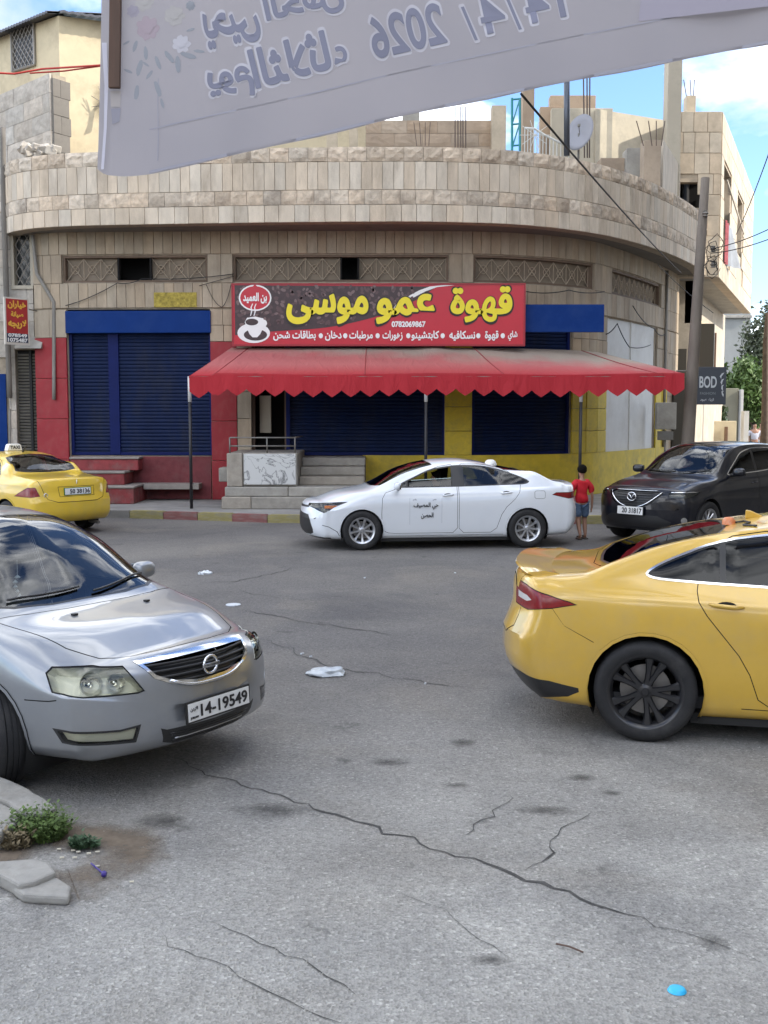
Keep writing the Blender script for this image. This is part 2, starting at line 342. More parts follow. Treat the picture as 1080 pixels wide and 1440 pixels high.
def crack(pts, w=.018, seed=0, z=.004):
    rnd = random.Random(seed); P = [ground_at(*p) for p in pts]; vs = []; fs = []; Q = []
    for a, b in zip(P[:-1], P[1:]):
        k = max(2, int((b - a).length / .07))
        for i in range(k):
            q = a.lerp(b, i / k); t = (b - a).normalized(); nn = Vector((-t.y, t.x, 0)); j = rnd.gauss(0, .012) + .02 * math.sin(i * .9 + seed) + .03 * math.sin(i * .23 + seed * 2); Q.append((q + nn * j, nn))
    Q.append((P[-1], Vector((0, 1, 0))))
    n = len(Q)
    for i, (q, nn) in enumerate(Q):
        ww = w * .72 * (.25 + .9 * rnd.random() * (.6 + .4 * math.sin(i * .37 + seed))) * min(1, 4 * (i + .3) / n, 4 * (n - i) / n); vs += [(q.x + nn.x * ww / 2, q.y + nn.y * ww / 2, z), (q.x - nn.x * ww / 2, q.y - nn.y * ww / 2, z)]
    fs = [(2 * i, 2 * i + 1, 2 * i + 3, 2 * i + 2) for i in range(n - 1)]
    o = link('crack', mesh('crack', vs, fs), crack_m); o['kind'] = 'structure'; o['label'] = 'dark crack running through the asphalt'
for i, (pts, w) in enumerate([
    ([(232, 1062), (290, 1090), (400, 1125), (540, 1172), (640, 1205), (740, 1238), (830, 1272), (920, 1305), (1000, 1330), (1080, 1360)], .034),
    ([(752, 1230), (775, 1215), (788, 1200), (782, 1185), (800, 1168), (830, 1152), (850, 1142)], .02), ([(640, 1180), (665, 1160), (690, 1140), (712, 1115)], .02),
    ([(228, 1310), (240, 1330), (300, 1350), (360, 1385), (430, 1420), (480, 1440)], .014), ([(250, 1288), (300, 1300), (360, 1330), (440, 1362), (500, 1400)], .012),
    ([(330, 856), (380, 864), (440, 876), (500, 884), (530, 888), (560, 896)], .05), ([(270, 820), (330, 818), (380, 808), (420, 798)], .05), ([(330, 832), (400, 842), (430, 846)], .03),
    ([(372, 900), (410, 912), (440, 928), (470, 938), (520, 946), (580, 956), (680, 970)], .035), ([(560, 1250), (640, 1290), (700, 1330), (720, 1350)], .01)]):
    crack(pts, w, i)
# dark spots of oil on the asphalt
oil_m = stainmat('oil_stain', (.06, .057, .052), .7, .45, 9, amt=.65)
for k, (px, py, r) in enumerate([(650, 1045, .07), (548, 1072, .08), (818, 1094, .06), (768, 1140, .09), (385, 1140, .13), (230, 1156, .10), (1002, 1326, .05), (690, 1350, .05), (640, 1105, .05), (860, 1116, .04)]):
    c = ground_at(px, py); rnd = random.Random(k); n = 18; vs = [(c.x, c.y, .003)]; ph = rnd.random() * 6
    for i in range(n):
        a = 2 * math.pi * i / n; q = r * (1.5 + .1 * rnd.random() + .25 * math.sin(2 * a + ph)); vs.append((c.x + q * math.cos(a) * 1.4, c.y + q * math.sin(a), .003))
    o = link('oil_stain', mesh('oil_stain', vs, [(0, i + 1, (i + 1) % n + 1) for i in range(n)]), oil_m); o['kind'] = 'structure'; o['label'] = 'dark oily spot on the asphalt'

# ------------------------------------------------------------ plan curves
class Curve:
    def __init__(s, pts, step=.05):
        P = np.array(pts, float); d = np.r_[0, np.cumsum(np.hypot(*np.diff(P, axis=0).T))]; f = pchip(d, P); t = np.linspace(0, d[-1], int(d[-1] / step) + 2); s.p = f(t)
        s.d = np.r_[0, np.cumsum(np.hypot(*np.diff(s.p, axis=0).T))]; s.L = s.d[-1]
    def at(s, t, off=0):
        x = np.interp(t, s.d, s.p[:, 0]); y = np.interp(t, s.d, s.p[:, 1]); e = .25
        tx = np.interp(t + e, s.d, s.p[:, 0]) - np.interp(t - e, s.d, s.p[:, 0]); ty = np.interp(t + e, s.d, s.p[:, 1]) - np.interp(t - e, s.d, s.p[:, 1]); l = math.hypot(tx, ty); tx /= l; ty /= l
        return Vector((x + ty * off, y - tx * off, 0)), math.atan2(ty, tx)
    def s_of(s, X): return float(np.interp(X, s.p[:, 0], s.d))
    def block(s, mb, s0, s1, z0, z1, o0, o1, step=.35):
        n = max(1, int(abs(s1 - s0) / step)); vs = []
        for i in range(n + 1):
            t = s0 + (s1 - s0) * i / n; a, _ = s.at(t, o0); b, _ = s.at(t, o1); vs += [(a.x, a.y, z0), (a.x, a.y, z1), (b.x, b.y, z1), (b.x, b.y, z0)]
        fs = [(4 * i + k, 4 * i + (k + 1) % 4, 4 * i + 4 + (k + 1) % 4, 4 * i + 4 + k) for i in range(n) for k in range(4)] + [(0, 3, 2, 1), (4 * n, 4 * n + 1, 4 * n + 2, 4 * n + 3)]
        mb.add(vs, fs)
WALL = Curve([(-8.25, 26.35), (-7.5, 26.15), (-4, 26.0), (-1, 25.95), (2, 26.0), (3.5, 26.4), (5.1, 27.5), (5.75, 28.4), (7.0, 30.4), (8.0, 32.2), (9.0, 34.2)])
CANO = Curve([(-9.0, 26.7), (-8.7, 26.1), (-8.1, 25.55), (-7.0, 25.15), (-4, 24.8), (-1.5, 24.6), (.5, 24.55), (2, 24.7), (3.2, 25.05), (4.6, 25.9), (5.8, 27.1), (7.0, 28.7), (8.1, 30.5), (9.05, 32.3), (9.8, 34.2)])
KERB = Curve([(-16, 24.2), (-11, 23.9), (-8, 23.5), (-5.7, 23.0), (-3.5, 22.35), (-2, 21.9), (1, 21.7), (4.3, 21.7), (6.3, 22.2), (8.2, 23.7), (9.6, 26.4), (11, 30.5), (15.5, 42), (25, 65)], .1)

# materials of the stone and paint
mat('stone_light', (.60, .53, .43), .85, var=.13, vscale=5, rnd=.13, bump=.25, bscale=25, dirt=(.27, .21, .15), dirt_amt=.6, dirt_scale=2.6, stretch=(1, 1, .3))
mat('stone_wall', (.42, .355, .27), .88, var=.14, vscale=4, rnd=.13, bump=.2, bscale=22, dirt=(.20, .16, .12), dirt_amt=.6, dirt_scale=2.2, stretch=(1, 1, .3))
mat('stone_rough', (.58, .50, .40), .9, var=.24, vscale=7, rnd=.25, bump=.6, bscale=14, dirt=(.17, .13, .10), dirt_amt=.7, dirt_scale=2)
mat('mortar', (.34, .285, .215), .95, var=.25, vscale=6); mat('concrete', (.36, .34, .30), .9, var=.18, vscale=2.5, bump=.3, bscale=20, dirt=(.2, .18, .15), dirt_amt=.5, dirt_scale=1.2)
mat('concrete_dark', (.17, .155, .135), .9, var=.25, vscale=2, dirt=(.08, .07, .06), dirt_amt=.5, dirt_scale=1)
mat('red_paint', (.29, .013, .02), .6, var=.14, vscale=3, dirt=(.25, .08, .07), dirt_amt=.45, dirt_scale=2.5)
mat('blue_shutter', (.003, .012, .052), .6, spec=.2, var=.2, vscale=2, dirt=(.022, .026, .04), dirt_amt=.9, dirt_scale=1.3, stretch=(1, 1, .35))
mat('blue_paint', (.002, .030, .165), .6, spec=.15, var=.1, dirt=(.02, .05, .16), dirt_amt=.5, dirt_scale=1.5)
mat('yellow_paint', (.62, .46, .035), .65, var=.14, vscale=3, dirt=(.24, .19, .06), dirt_amt=.6, dirt_scale=1.8)
mat('white_board', (.60, .59, .56), .6, var=.07, vscale=1.5, dirt=(.42, .39, .34), dirt_amt=.5, dirt_scale=1.3); mat('old_metal', (.22, .21, .19), .55, .4, var=.2, dirt=(.16, .09, .05), dirt_amt=.5, dirt_scale=4)
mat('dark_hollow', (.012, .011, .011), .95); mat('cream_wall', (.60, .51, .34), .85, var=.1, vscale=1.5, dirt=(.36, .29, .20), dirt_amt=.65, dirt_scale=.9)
mat('pipe_grey', (.23, .215, .19), .6, var=.15); mat('cable', (.02, .02, .02), .6)

def slab_mesh(name, bev=.012, rough=0.0, seed=0, nx=5, nz=4):
    """unit piece 1 x .1 x 1 centred; its face looks to -y"""
    rnd = random.Random(seed); me = bpy.data.meshes.new(name); bm = bmesh.new()
    if rough:
        g = {}
        for i in range(nx + 1):
            for k in range(nz + 1):
                e = i in (0, nx) or k in (0, nz); g[i, k] = bm.verts.new((-.5 + i / nx + (0 if e else rnd.uniform(-.05, .05)), -.05 - (0 if e else rnd.uniform(.15, 1) * rough), -.5 + k / nz + (0 if e else rnd.uniform(-.06, .06))))
        for i in range(nx):
            for k in range(nz):
                q = [g[i, k], g[i + 1, k], g[i + 1, k + 1], g[i, k + 1]]
                if rnd.random() < .5: bm.faces.new(q[:3]); bm.faces.new((q[0], q[2], q[3]))
                else: bm.faces.new((q[0], q[1], q[3])); bm.faces.new(q[1:])
        bd = [g[i, 0] for i in range(nx + 1)] + [g[nx, k] for k in range(1, nz + 1)] + [g[i, nz] for i in range(nx - 1, -1, -1)] + [g[0, k] for k in range(nz - 1, 0, -1)]
        bk = [bm.verts.new((v.co.x, .05, v.co.z)) for v in bd]; n = len(bd)
        for i in range(n): bm.faces.new((bd[i], bk[i], bk[(i + 1) % n], bd[(i + 1) % n]))
        bm.faces.new(list(reversed(bk)))
    else:
        bmesh.ops.create_cube(bm, size=1)
        for v in bm.verts: v.co.y *= .1
        bmesh.ops.bevel(bm, geom=[e for e in bm.edges if all(v.co.y < 0 for v in e.verts)], offset=bev, segments=1, affect='EDGES')
    bmesh.ops.recalc_face_normals(bm, faces=bm.faces); bm.to_mesh(me); bm.free(); return me
SLAB = [slab_mesh('cladding_slab')]; ROUGH = [slab_mesh('rough_stone', rough=.045, seed=i) for i in range(6)]
def pieces_row(parent, curve, s0, s1, z0, z1, w, name, meshes, m, off=.02, gap=.007, jit=.06, thick=.5, rnd=None, zj=0.0):
    """a row of separate stones along a plan curve"""
    rnd = rnd or random.Random(int(z0 * 100)); n = max(1, round((s1 - s0) / w)); cuts = [s0 + (s1 - s0) * i / n + (rnd.uniform(-jit, jit) * w if 0 < i < n else 0) for i in range(n + 1)]
    for a, b in zip(cuts[:-1], cuts[1:]):
        c, ang = curve.at((a + b) / 2, off + rnd.uniform(-.004, .006)); me = rnd.choice(meshes)
        key = me.name + m
        if key not in PM: q = me.copy(); q.materials.clear(); q.materials.append(M[m]); PM[key] = q
        o = bpy.data.objects.new(name, PM[key]); COL.objects.link(o); o.parent = parent; o.location = (c.x, c.y, (z0 + z1) / 2); o.rotation_euler = (rnd.uniform(-.004, .004), rnd.uniform(-.003, .003), ang)
        o.scale = (b - a - gap, thick, z1 - z0 - gap + rnd.uniform(-zj, 0))
PM = {}

# ------------------------------------------------------------ pavement and kerb
pv = MB(); n = 120; vs = []
for i in range(n + 1):
    a, _ = KERB.at(KERB.L * i / n, -.15); vs += [(a.x, a.y, .15), (a.x - (0 if a.x < 0 else 0), 70 if a.x < 9 else a.y + 9, .15)]
# a plain polygon: kerb line in front, far line behind the houses
front = [KERB.at(KERB.L * i / n, -.15)[0] for i in range(n + 1)]
poly = [(p.x, p.y) for p in front] + [(17, 65), (12, 50), (8, 34), (4, 29), (-16, 29)]
me = bpy.data.meshes.new('pavement'); bm = bmesh.new(); f = bm.faces.new([bm.verts.new((x, y, .15)) for x, y in poly]); bmesh.ops.triangulate(bm, faces=[f]); bmesh.ops.recalc_face_normals(bm, faces=bm.faces)
if bm.faces[:][0].normal.z < 0: bmesh.ops.reverse_faces(bm, faces=bm.faces)
bm.to_mesh(me); bm.free(); mat('pavement', (.27, .26, .245), .9, var=.2, vscale=2, bump=.3, bscale=25, dirt=(.17, .155, .14), dirt_amt=.6, dirt_scale=1.4)
tag(link('pavement', me, M['pavement']), 'grey concrete pavement round the corner building', kind='structure')
kb = bpy.data.objects.new('kerb', None); COL.objects.link(kb); tag(kb, 'kerb of worn red, yellow and grey painted stones', kind='structure')
mat('kerb_red', (.24, .10, .09), .85, var=.25, dirt=(.20, .185, .17), dirt_amt=1, dirt_scale=2.5); mat('kerb_yellow', (.30, .26, .11), .85, var=.25, dirt=(.20, .19, .17), dirt_amt=1, dirt_scale=2.5); mat('kerb_grey', (.23, .22, .20), .85, var=.2, dirt=(.15, .14, .12), dirt_amt=.5)
km = {}
base = MB(); base.box((0, 0, 0), (1, 1, 1)); bme = base.me('kerb_stone'); bm = bmesh.new(); bm.from_mesh(bme); bmesh.ops.bevel(bm, geom=[e for e in bm.edges if all(v.co.z > 0 for v in e.verts)], offset=.06, segments=2, affect='EDGES'); bm.to_mesh(bme); bm.free()
rnd = random.Random(3); s = 3.0; k = 0
while s < KERB.L - 6:
    w = .78; c, a = KERB.at(s + w / 2, -.07); X = c.x
    col = 'kerb_grey' if X < -5.2 else ('kerb_yellow', 'kerb_red')[int(k / 1) % 2] if X < 7 else 'kerb_grey'
    if col not in km: q = bme.copy(); q.materials.append(M[col]); km[col] = q
    o = bpy.data.objects.new('kerb_stone', km[col]); COL.objects.link(o); o.parent = kb; o.location = (c.x, c.y, .078 + rnd.uniform(-.004, .006)); o.rotation_euler = (0, 0, a); o.scale = (w - .015, .17, .165); s += w; k += 1

# ------------------------------------------------------------ corner building
BLD = thing('corner_building', 'curved corner building of beige stone with a jutting rounded parapet above blue shutters', 'building', (0, 26, 0))
BLD.location = (0, 0, 0)
W = WALL; sX = W.s_of
Z0, ZD, ZF, ZS0, ZS1, ZT = .14, 1.2, 4.60, 5.22, 5.84, 6.40
sh = [(-7.40, -4.06), (-2.26, 1.42), (2.07, 4.55)]
slits = [(-7.5, -4.1), (-3.5, 1.5), (2.08, 5.15), (5.75, 7.9)]
core = MB(); D = -.45
W.block(core, 0, W.L, ZS1, ZT + .1, 0, D); W.block(core, 0, W.L, ZF, ZS0, 0, D)
ed = [-8.25] + [x for a in slits for x in a] + [9.0]
for a, b in zip(ed[0::2], ed[1::2]): W.block(core, sX(a), sX(b), ZS0 - .001, ZS1 + .001, -.003, D)
core.build('wall', M['mortar'], BLD)
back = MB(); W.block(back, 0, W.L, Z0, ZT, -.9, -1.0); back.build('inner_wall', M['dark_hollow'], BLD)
# stone slabs of the upper wall: one piece each
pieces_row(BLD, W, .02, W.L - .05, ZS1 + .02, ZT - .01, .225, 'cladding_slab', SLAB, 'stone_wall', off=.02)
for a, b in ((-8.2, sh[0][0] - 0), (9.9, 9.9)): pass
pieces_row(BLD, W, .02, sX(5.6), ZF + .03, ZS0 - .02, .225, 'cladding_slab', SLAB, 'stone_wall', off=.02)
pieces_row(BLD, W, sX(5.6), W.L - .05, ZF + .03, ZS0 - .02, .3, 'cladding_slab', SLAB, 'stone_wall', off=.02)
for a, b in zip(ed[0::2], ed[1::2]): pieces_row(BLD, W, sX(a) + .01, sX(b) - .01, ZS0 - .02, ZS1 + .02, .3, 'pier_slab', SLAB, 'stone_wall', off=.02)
# piers between the openings
pier = MB()
for a, b in ((-8.25, -7.42), (-4.06, -2.28 - .83 + .0), (1.42, 2.07), (4.55, 5.62), (7.75, 9.0)):
    pier = MB(); W.block(pier, sX(a), sX(b), Z0, ZF, -.02, D); pier.build('pier', M['mortar'], BLD)
if True: pass
def face(a, b, z0, z1, m, name, w=.5, h=.46, off=.02, jit=.05):
    n = max(1, round((z1 - z0) / h))
    for i in range(n): pieces_row(BLD, W, sX(a) + .004, sX(b) - .004, z0 + (z1 - z0) * i / n, z0 + (z1 - z0) * (i + 1) / n, w, name, SLAB, m, off=off, gap=.010, jit=jit)
face(-8.25, -7.42, 1.2 - 1.05, 3.95, 'red_paint', 'painted_slab', w=.83, h=.93); face(-8.25, -7.42, 3.95, ZF, 'stone_wall', 'pier_slab', w=.42)
face(-4.06, -3.44, .15, 3.85, 'red_paint', 'painted_slab', w=.62, h=.93); face(-4.06, -3.44, 3.85, ZF, 'stone_wall', 'pier_slab', w=.3)
face(-3.44, -3.10, .15, ZF, 'stone_wall', 'pier_slab', w=.34, h=.6)
face(1.42, 2.07, ZD, ZF, 'yellow_paint', 'painted_slab', w=.65, h=.6); face(4.55, 5.62, ZD, 3.4, 'yellow_paint', 'painted_slab', w=.55, h=.6); face(4.55, 5.62, 3.4, ZF, 'stone_wall', 'pier_slab', w=.3, h=.6)
face(7.75, 8.35, .15, 2.9, 'yellow_paint', 'painted_slab', w=.6, h=.7); face(7.75, 8.35, 2.9, ZF, 'stone_wall', 'pier_slab', w=.3, h=.6); face(8.35, 9.0, .15, ZF, 'stone_wall', 'pier_slab', w=.35, h=.6)
dado = MB(); W.block(dado, sX(-7.42), sX(-4.06), Z0, ZD - .02, -.05, D); W.block(dado, sX(-2.26), sX(1.42), Z0, ZD - .02, -.02, D); W.block(dado, sX(1.42), sX(7.75), Z0, ZD - .02, .0, D)
dado.build('dado', M['mortar'], BLD)
pl = MB(); W.block(pl, sX(-.5), sX(7.78), .16, ZD, .045, .002, .3); pl.build('yellow_plinth', M['yellow_paint'], BLD)
mat('red_dirty', (.17, .03, .035), .7, var=.4, vscale=4, dirt=(.07, .05, .045), dirt_amt=.8, dirt_scale=2)
pl = MB(); W.block(pl, sX(-7.40), sX(-4.08), .16, ZD - .03, .0, -.045, .3); pl.build('red_plinth', M['red_dirty'], BLD)
# shutters of overlapping steel slats
def shutter(a, b, z0, z1, m='blue_shutter', rec=-.13, pitch=.085, name='roller_shutter', fascia=None, posts=()):
    A, _ = W.at(sX(a), rec); Bv, _ = W.at(sX(b), rec); d = (Bv - A); L = d.length; t = d.normalized(); nn = Vector((t.y, -t.x, 0)); mb = MB(); k = int((z1 - z0) / pitch)
    prof = []
    for i in range(k):
        z = z0 + i * pitch; prof += [(0, z), (.022, z + .012), (.026, z + pitch * .5), (.012, z + pitch * .92)]
    prof.append((0, z1)); vs = []
    for (o, z) in prof:
        for e in (0, L): p = A + t * e + nn * o; vs.append((p.x, p.y, z))
    mb.add(vs, [(2 * i, 2 * i + 1, 2 * i + 3, 2 * i + 2) for i in range(len(prof) - 1)])
    me = mb.me(name, False); o = link(name, me, M[m], BLD); o['kind'] = 'stuff' if False else 'thing'; del o['kind']
    q = MB(); rz = math.atan2(t.y, t.x)
    for e in (-.0, L): p = A + t * e + nn * .02; q.box((p.x, p.y, (z0 + z1) / 2), (.09, .12, z1 - z0), rz)
    p = A + t * L / 2 + nn * .03; q.box((p.x, p.y, z0 + .03), (L, .05, .07), rz); q.build('shutter_guide', mat('blue_post', (.003, .010, .08), .6, spec=.2, var=.15), o)
    for x in posts: p = A + t * x + nn * .04; MB().box((p.x, p.y, (z0 + z1) / 2), (.25, .07, z1 - z0), rz).build('shutter_post', mat('blue_post', (.003, .010, .08), .6, spec=.2, var=.15), o, bevel=.01)
    return o
s1 = shutter(-7.40, -4.06, ZD, 4.08, posts=(1.02,)); s1['label'] = 'wide dark blue roller shutter left of the awning'
s2 = shutter(-2.26, 1.42, ZD, ZF); s3 = shutter(2.07, 4.55, ZD, ZF)
bx = MB(); W.block(bx, sX(-7.44), sX(-4.03), 4.05, 4.56, .10, -.12); bx.build('shutter_box', M['blue_paint'], BLD, bevel=.01)['label'] = 'blue box over the left shutter'
a, b = at(736, 467, 25.78), at(850, 428, 25.78); W2 = MB().b2((a.x, 25.78, a.z), (b.x, 25.9, b.z)); W2.build('blank_blue_board', M['blue_paint'], BLD, bevel=.01)
# cafe doorway with a leaf and a pale counter seen in the dark
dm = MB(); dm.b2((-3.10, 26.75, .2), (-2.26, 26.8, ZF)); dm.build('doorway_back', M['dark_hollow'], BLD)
fr = MB(); fr.b2((-3.1, 26.02, ZD), (-3.04, 26.2, 3.9)); fr.b2((-2.34, 26.02, ZD), (-2.27, 26.2, 3.9)); fr.build('door_frame', mat('wood_dark', (.09, .055, .035), .6), BLD)
MB().b2((-2.95, 26.25, 1.72), (-2.68, 26.35, 2.6)).build('counter_panel', mat('off_white', (.42, .38, .30), .7), BLD, bevel=.01)
MB().b2((-3.1, 26.0, ZD - .06), (-2.26, 26.8, ZD)).build('door_step', M['concrete'], BLD)
# white boarded doorway on the bend
wd = MB(); W.block(wd, sX(5.64), sX(7.72), 1.05, 4.6, -.03, -.1, .4); wdo = wd.build('white_boarding', M['white_board'], BLD); 
for u in (5.62, 6.6, 7.70):
    q = MB(); W.block(q, sX(u), sX(u) + .05, 1.05, 4.6, .0, -.04); q.build('batten', M['white_board'] if u > 6 and u < 7 else M['stone_wall'], wdo)
# slit windows: beige panel, frame and diagonal bars, one pane missing
mat('slit_panel', (.26, .21, .155), .8, var=.2, vscale=3, dirt=(.13, .1, .08), dirt_amt=.5); mat('slit_bar', (.44, .36, .27), .7, var=.15)
for wi, (a, b) in enumerate(slits):
    A = sX(a); Bq = sX(b); L = Bq - A; fr = MB()
    W.block(fr, A, Bq, ZS0 - .01, ZS0 + .05, -.02, -.2); W.block(fr, A, Bq, ZS1 - .05, ZS1 + .01, -.02, -.2); W.block(fr, A, A + .05, ZS0, ZS1, -.02, -.2); W.block(fr, Bq - .05, Bq, ZS0, ZS1, -.02, -.2)
    w = fr.build('slit_window', mat('slit_frame', (.17, .12, .085), .8, var=.2), BLD)
    hole = {0: (1.28, 2.08), 1: (2.48, 2.92)}.get(wi)
    segs = [(0.05, L - .05)] if not hole else [(.05, hole[0]), (hole[1], L - .05)]
    for (u, v) in segs:
        q = MB(); W.block(q, A + u, A + v, ZS0 + .04, ZS1 - .04, -.17, -.2); q.build('pane', M['slit_panel'], w)
        g = MB(); nb = max(1, round((v - u) / .42))
        for i in range(nb):
            p0, p1 = A + u + (v - u) * i / nb, A + u + (v - u) * (i + 1) / nb
            P = lambda s_, z_: Vector((*W.at(s_, -.12)[0].xy, z_))
            z0_, z1_ = ZS0 + .06, ZS1 - .06; zm = (z0_ + z1_) / 2
            g.tube([P(p0, z0_), P(p1, z1_)], .012, 4); g.tube([P(p0, z1_), P(p1, z0_)], .012, 4); g.tube([P(p1, z0_), P(p1, z1_)], .01, 4)
            rr = [P((p0 + p1) / 2 + .1 * math.cos(k * math.pi / 4), zm + .1 * math.sin(k * math.pi / 4)) for k in range(9)]; g.tube(rr, .009, 4, cap=False)
        g.build('window_grille', M['slit_bar'], w)
    if hole:
        q = MB(); W.block(q, A + hole[0], A + hole[0] + .04, ZS0 + .04, ZS1 - .04, -.05, -.19); q.build('hole_frame', M['dark_hollow'], w); q = MB(); W.block(q, A + hole[1] - .04, A + hole[1], ZS0 + .04, ZS1 - .04, -.05, -.19); q.build('hole_frame', M['dark_hollow'], w)
# jutting floor and parapet
C = CANO; sC = C.s_of
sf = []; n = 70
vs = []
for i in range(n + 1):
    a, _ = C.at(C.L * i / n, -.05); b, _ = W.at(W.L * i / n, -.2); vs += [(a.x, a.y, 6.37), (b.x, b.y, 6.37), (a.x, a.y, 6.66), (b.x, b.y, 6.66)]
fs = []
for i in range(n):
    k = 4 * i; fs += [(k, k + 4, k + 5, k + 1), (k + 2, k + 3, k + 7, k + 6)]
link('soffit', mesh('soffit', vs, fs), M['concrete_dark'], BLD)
pc = MB(); C.block(pc, 0, C.L, 6.345, 7.92, -.02, -.28, .25); pc.build('parapet_core', M['mortar'], BLD)
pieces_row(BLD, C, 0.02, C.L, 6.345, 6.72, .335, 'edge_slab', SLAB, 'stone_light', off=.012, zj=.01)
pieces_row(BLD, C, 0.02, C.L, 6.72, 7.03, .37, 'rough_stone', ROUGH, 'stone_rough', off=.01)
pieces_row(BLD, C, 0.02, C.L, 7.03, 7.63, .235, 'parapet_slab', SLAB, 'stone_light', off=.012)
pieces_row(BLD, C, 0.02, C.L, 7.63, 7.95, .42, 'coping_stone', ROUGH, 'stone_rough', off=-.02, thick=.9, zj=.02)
rf = MB(); vs = [(*C.at(C.L * i / 40, -.2)[0].xy, 6.8) for i in range(41)]; rf.add(vs + [(9.8, 45, 6.8), (-9.2, 45, 6.8)], [tuple(range(43))]); rf.build('roof_deck', M['concrete'], BLD)
# yellow scrubbed patch, cables and pipes on the wall
q = MB(); W.block(q, sX(-5.35), sX(-4.35), 4.64, 4.98, .062, .05); q.build('paint_patch', mat('patch_yellow', (.36, .28, .05), .8, var=.5, vscale=14), BLD)
def wire(name, pts, r=.012, parent=BLD, m='cable', sag=0, label=None, cat=None):
    P = []
    pts = [Vector(p) for p in pts]
    for a, b in zip(pts[:-1], pts[1:]):
        for i in range(8): u = i / 8; q = a.lerp(b, u); q.z -= sag * 4 * u * (1 - u); P.append(q)
    P.append(pts[-1]); o = MB().tube(P, r, 5).build(name, M[m], parent, smooth=True)
    if cat: tag(o, label, cat)
    return o
wire('wall_cable', [at(280, 272 + 130, 25.9), at(330, 268 + 120, 25.9)], .008)
wire('wall_cable', [at(92, 430, 26.05), at(165, 398, 25.95), at(200, 392, 25.9), at(330, 385, 25.88)], .01, sag=.05); wire('wall_cable', [at(290, 400, 25.9), at(312, 432, 25.9), at(325, 400, 25.9)], .008, sag=.1)
wire('wall_cable', [at(740, 410, 25.9), at(800, 408, 26.5), at(850, 410, 27.6)], .012, sag=.05); wire('wall_cable', [at(890, 430, 28.6), at(920, 462, 30.8), at(935, 470, 32.3)], .014, sag=.1)
wire('wall_cable', [at(852, 470, 27.9), at(868, 455, 28.0), at(885, 488, 28.9), at(915, 485, 30.8)], .014, sag=.05)
for px, r in ((930, .05), (936, .04)): p = at(px, 380, 32.6); MB().tube([(p.x, 32.4, 6.3), (p.x, 32.4, 1.2)], r, 8).build('drainpipe', M['pipe_grey'], BLD, smooth=True)

# shop sign
SIGN = thing('shop_sign', 'wide red cafe signboard with yellow arabic lettering and a coffee cup above the awning', 'sign', (0, 25.55, 0)); SIGN.location = (0, 0, 0)
sa, sb = at(327, 443, 25.6), at(738, 443, 25.55); sz0, sz1 = at(540, 485.5, 25.6).z, at(540, 399.5, 25.6).z; SY = 25.6; sx0, sx1 = sa.x, sb.x; SWD = sx1 - sx0; SH = sz1 - sz0
mat('sign_red', (.50, .012, .028), .35, var=.04); mat('sign_brown', (.045, .022, .024), .4, var=.3, vscale=8); mat('sign_yellow', (.82, .70, .02), .4); mat('sign_white', (.82, .82, .80), .4); mat('sign_black', (.02, .015, .012), .5)
MB().b2((sx0, SY, sz0), (sx1, SY + .14, sz1)).build('sign_board', M['sign_red'], SIGN, bevel=.01)
fr = MB(); 
for z in (sz0, sz1): fr.b2((sx0 - .02, SY - .015, z - .02), (sx1 + .02, SY + .12, z + .02))
for x in (sx0, sx1): fr.b2((x - .02, SY - .014, sz0 + .02), (x + .02, SY + .12, sz1 - .02))
fr.build('sign_frame', mat('sign_frame_red', (.3, .01, .02), .4), SIGN)
def SP(u, v, h=0.0): return (sx0 + u * SWD, SY - h, sz1 - v * SH)     # u from the left, v from the top
def flat(name, pts, m, h, parent=SIGN):
    vs = [SP(u, v, h) for u, v in pts]; me = mesh(name, vs, [tuple(range(len(vs)))]); bm = bmesh.new(); bm.from_mesh(me); bmesh.ops.triangulate(bm, faces=bm.faces)
    for f in bm.faces:
        f.normal_update()
        if f.normal.y > 0: f.normal_flip()
    bm.to_mesh(me); bm.free(); return link(name, me, m, parent)
cur = pchip([0, .12, .3, .5, .62, .70], [.84, .78, .72, .52, .28, .04]); edge = [(x, float(cur(x))) for x in np.linspace(0.008, .70, 30)]
flat('bean_field', [(.008, .02)] + edge, M['sign_brown'], .004)
edge2 = [(x, float(cur(x))) for x in np.linspace(.50, .735, 16)]; c2 = [(.50, .53), (.56, .40), (.62, .26), (.68, .14), (.75, .06), (.75, .02), (.70, .035), (.62, .18), (.56, .34)]
flat('white_swoosh', [(.545, .44), (.58, .33), (.62, .22), (.66, .12), (.70, .05), (.76, .018), (.72, .018), (.675, .04), (.64, .10), (.60, .2), (.56, .33)], M['sign_white'], .007)
rnd = random.Random(5); bn = MB(); bn2 = MB()
for i in range(520):
    u = rnd.uniform(.015, .66); v = rnd.uniform(.04, .9)
    if v > float(cur(u)) - .06: continue
    a = rnd.random() * 3.14; r = rnd.uniform(.006, .0095); k = SWD / SH; pts = [SP(u + r * math.cos(t) * math.cos(a) - r * .6 * math.sin(t) * math.sin(a), v + k * (r * math.cos(t) * math.sin(a) + r * .6 * math.sin(t) * math.cos(a)), .008 + .0006 * (i % 4)) for t in [q * math.pi / 4 for q in range(8)]]
    (bn if rnd.random() < .6 else bn2).add(pts, [tuple(range(8))])
bn.build('coffee_bean', mat('bean', (.09, .045, .045), .35), SIGN)['kind'] = 'stuff'; bn2.build('coffee_bean', mat('bean_light', (.16, .10, .095), .3), SIGN)['kind'] = 'stuff'
def stext(s, u, v, w, h, m, name='sign_lettering', bold=.0, hh=.012, lab=None): return letter(name, s, M[m], SIGN, SP(u, v, 0), (1, 0, 0), (0, 0, 1), width=w * SWD, height=h * SH, bold=bold, extrude=hh, label=lab)
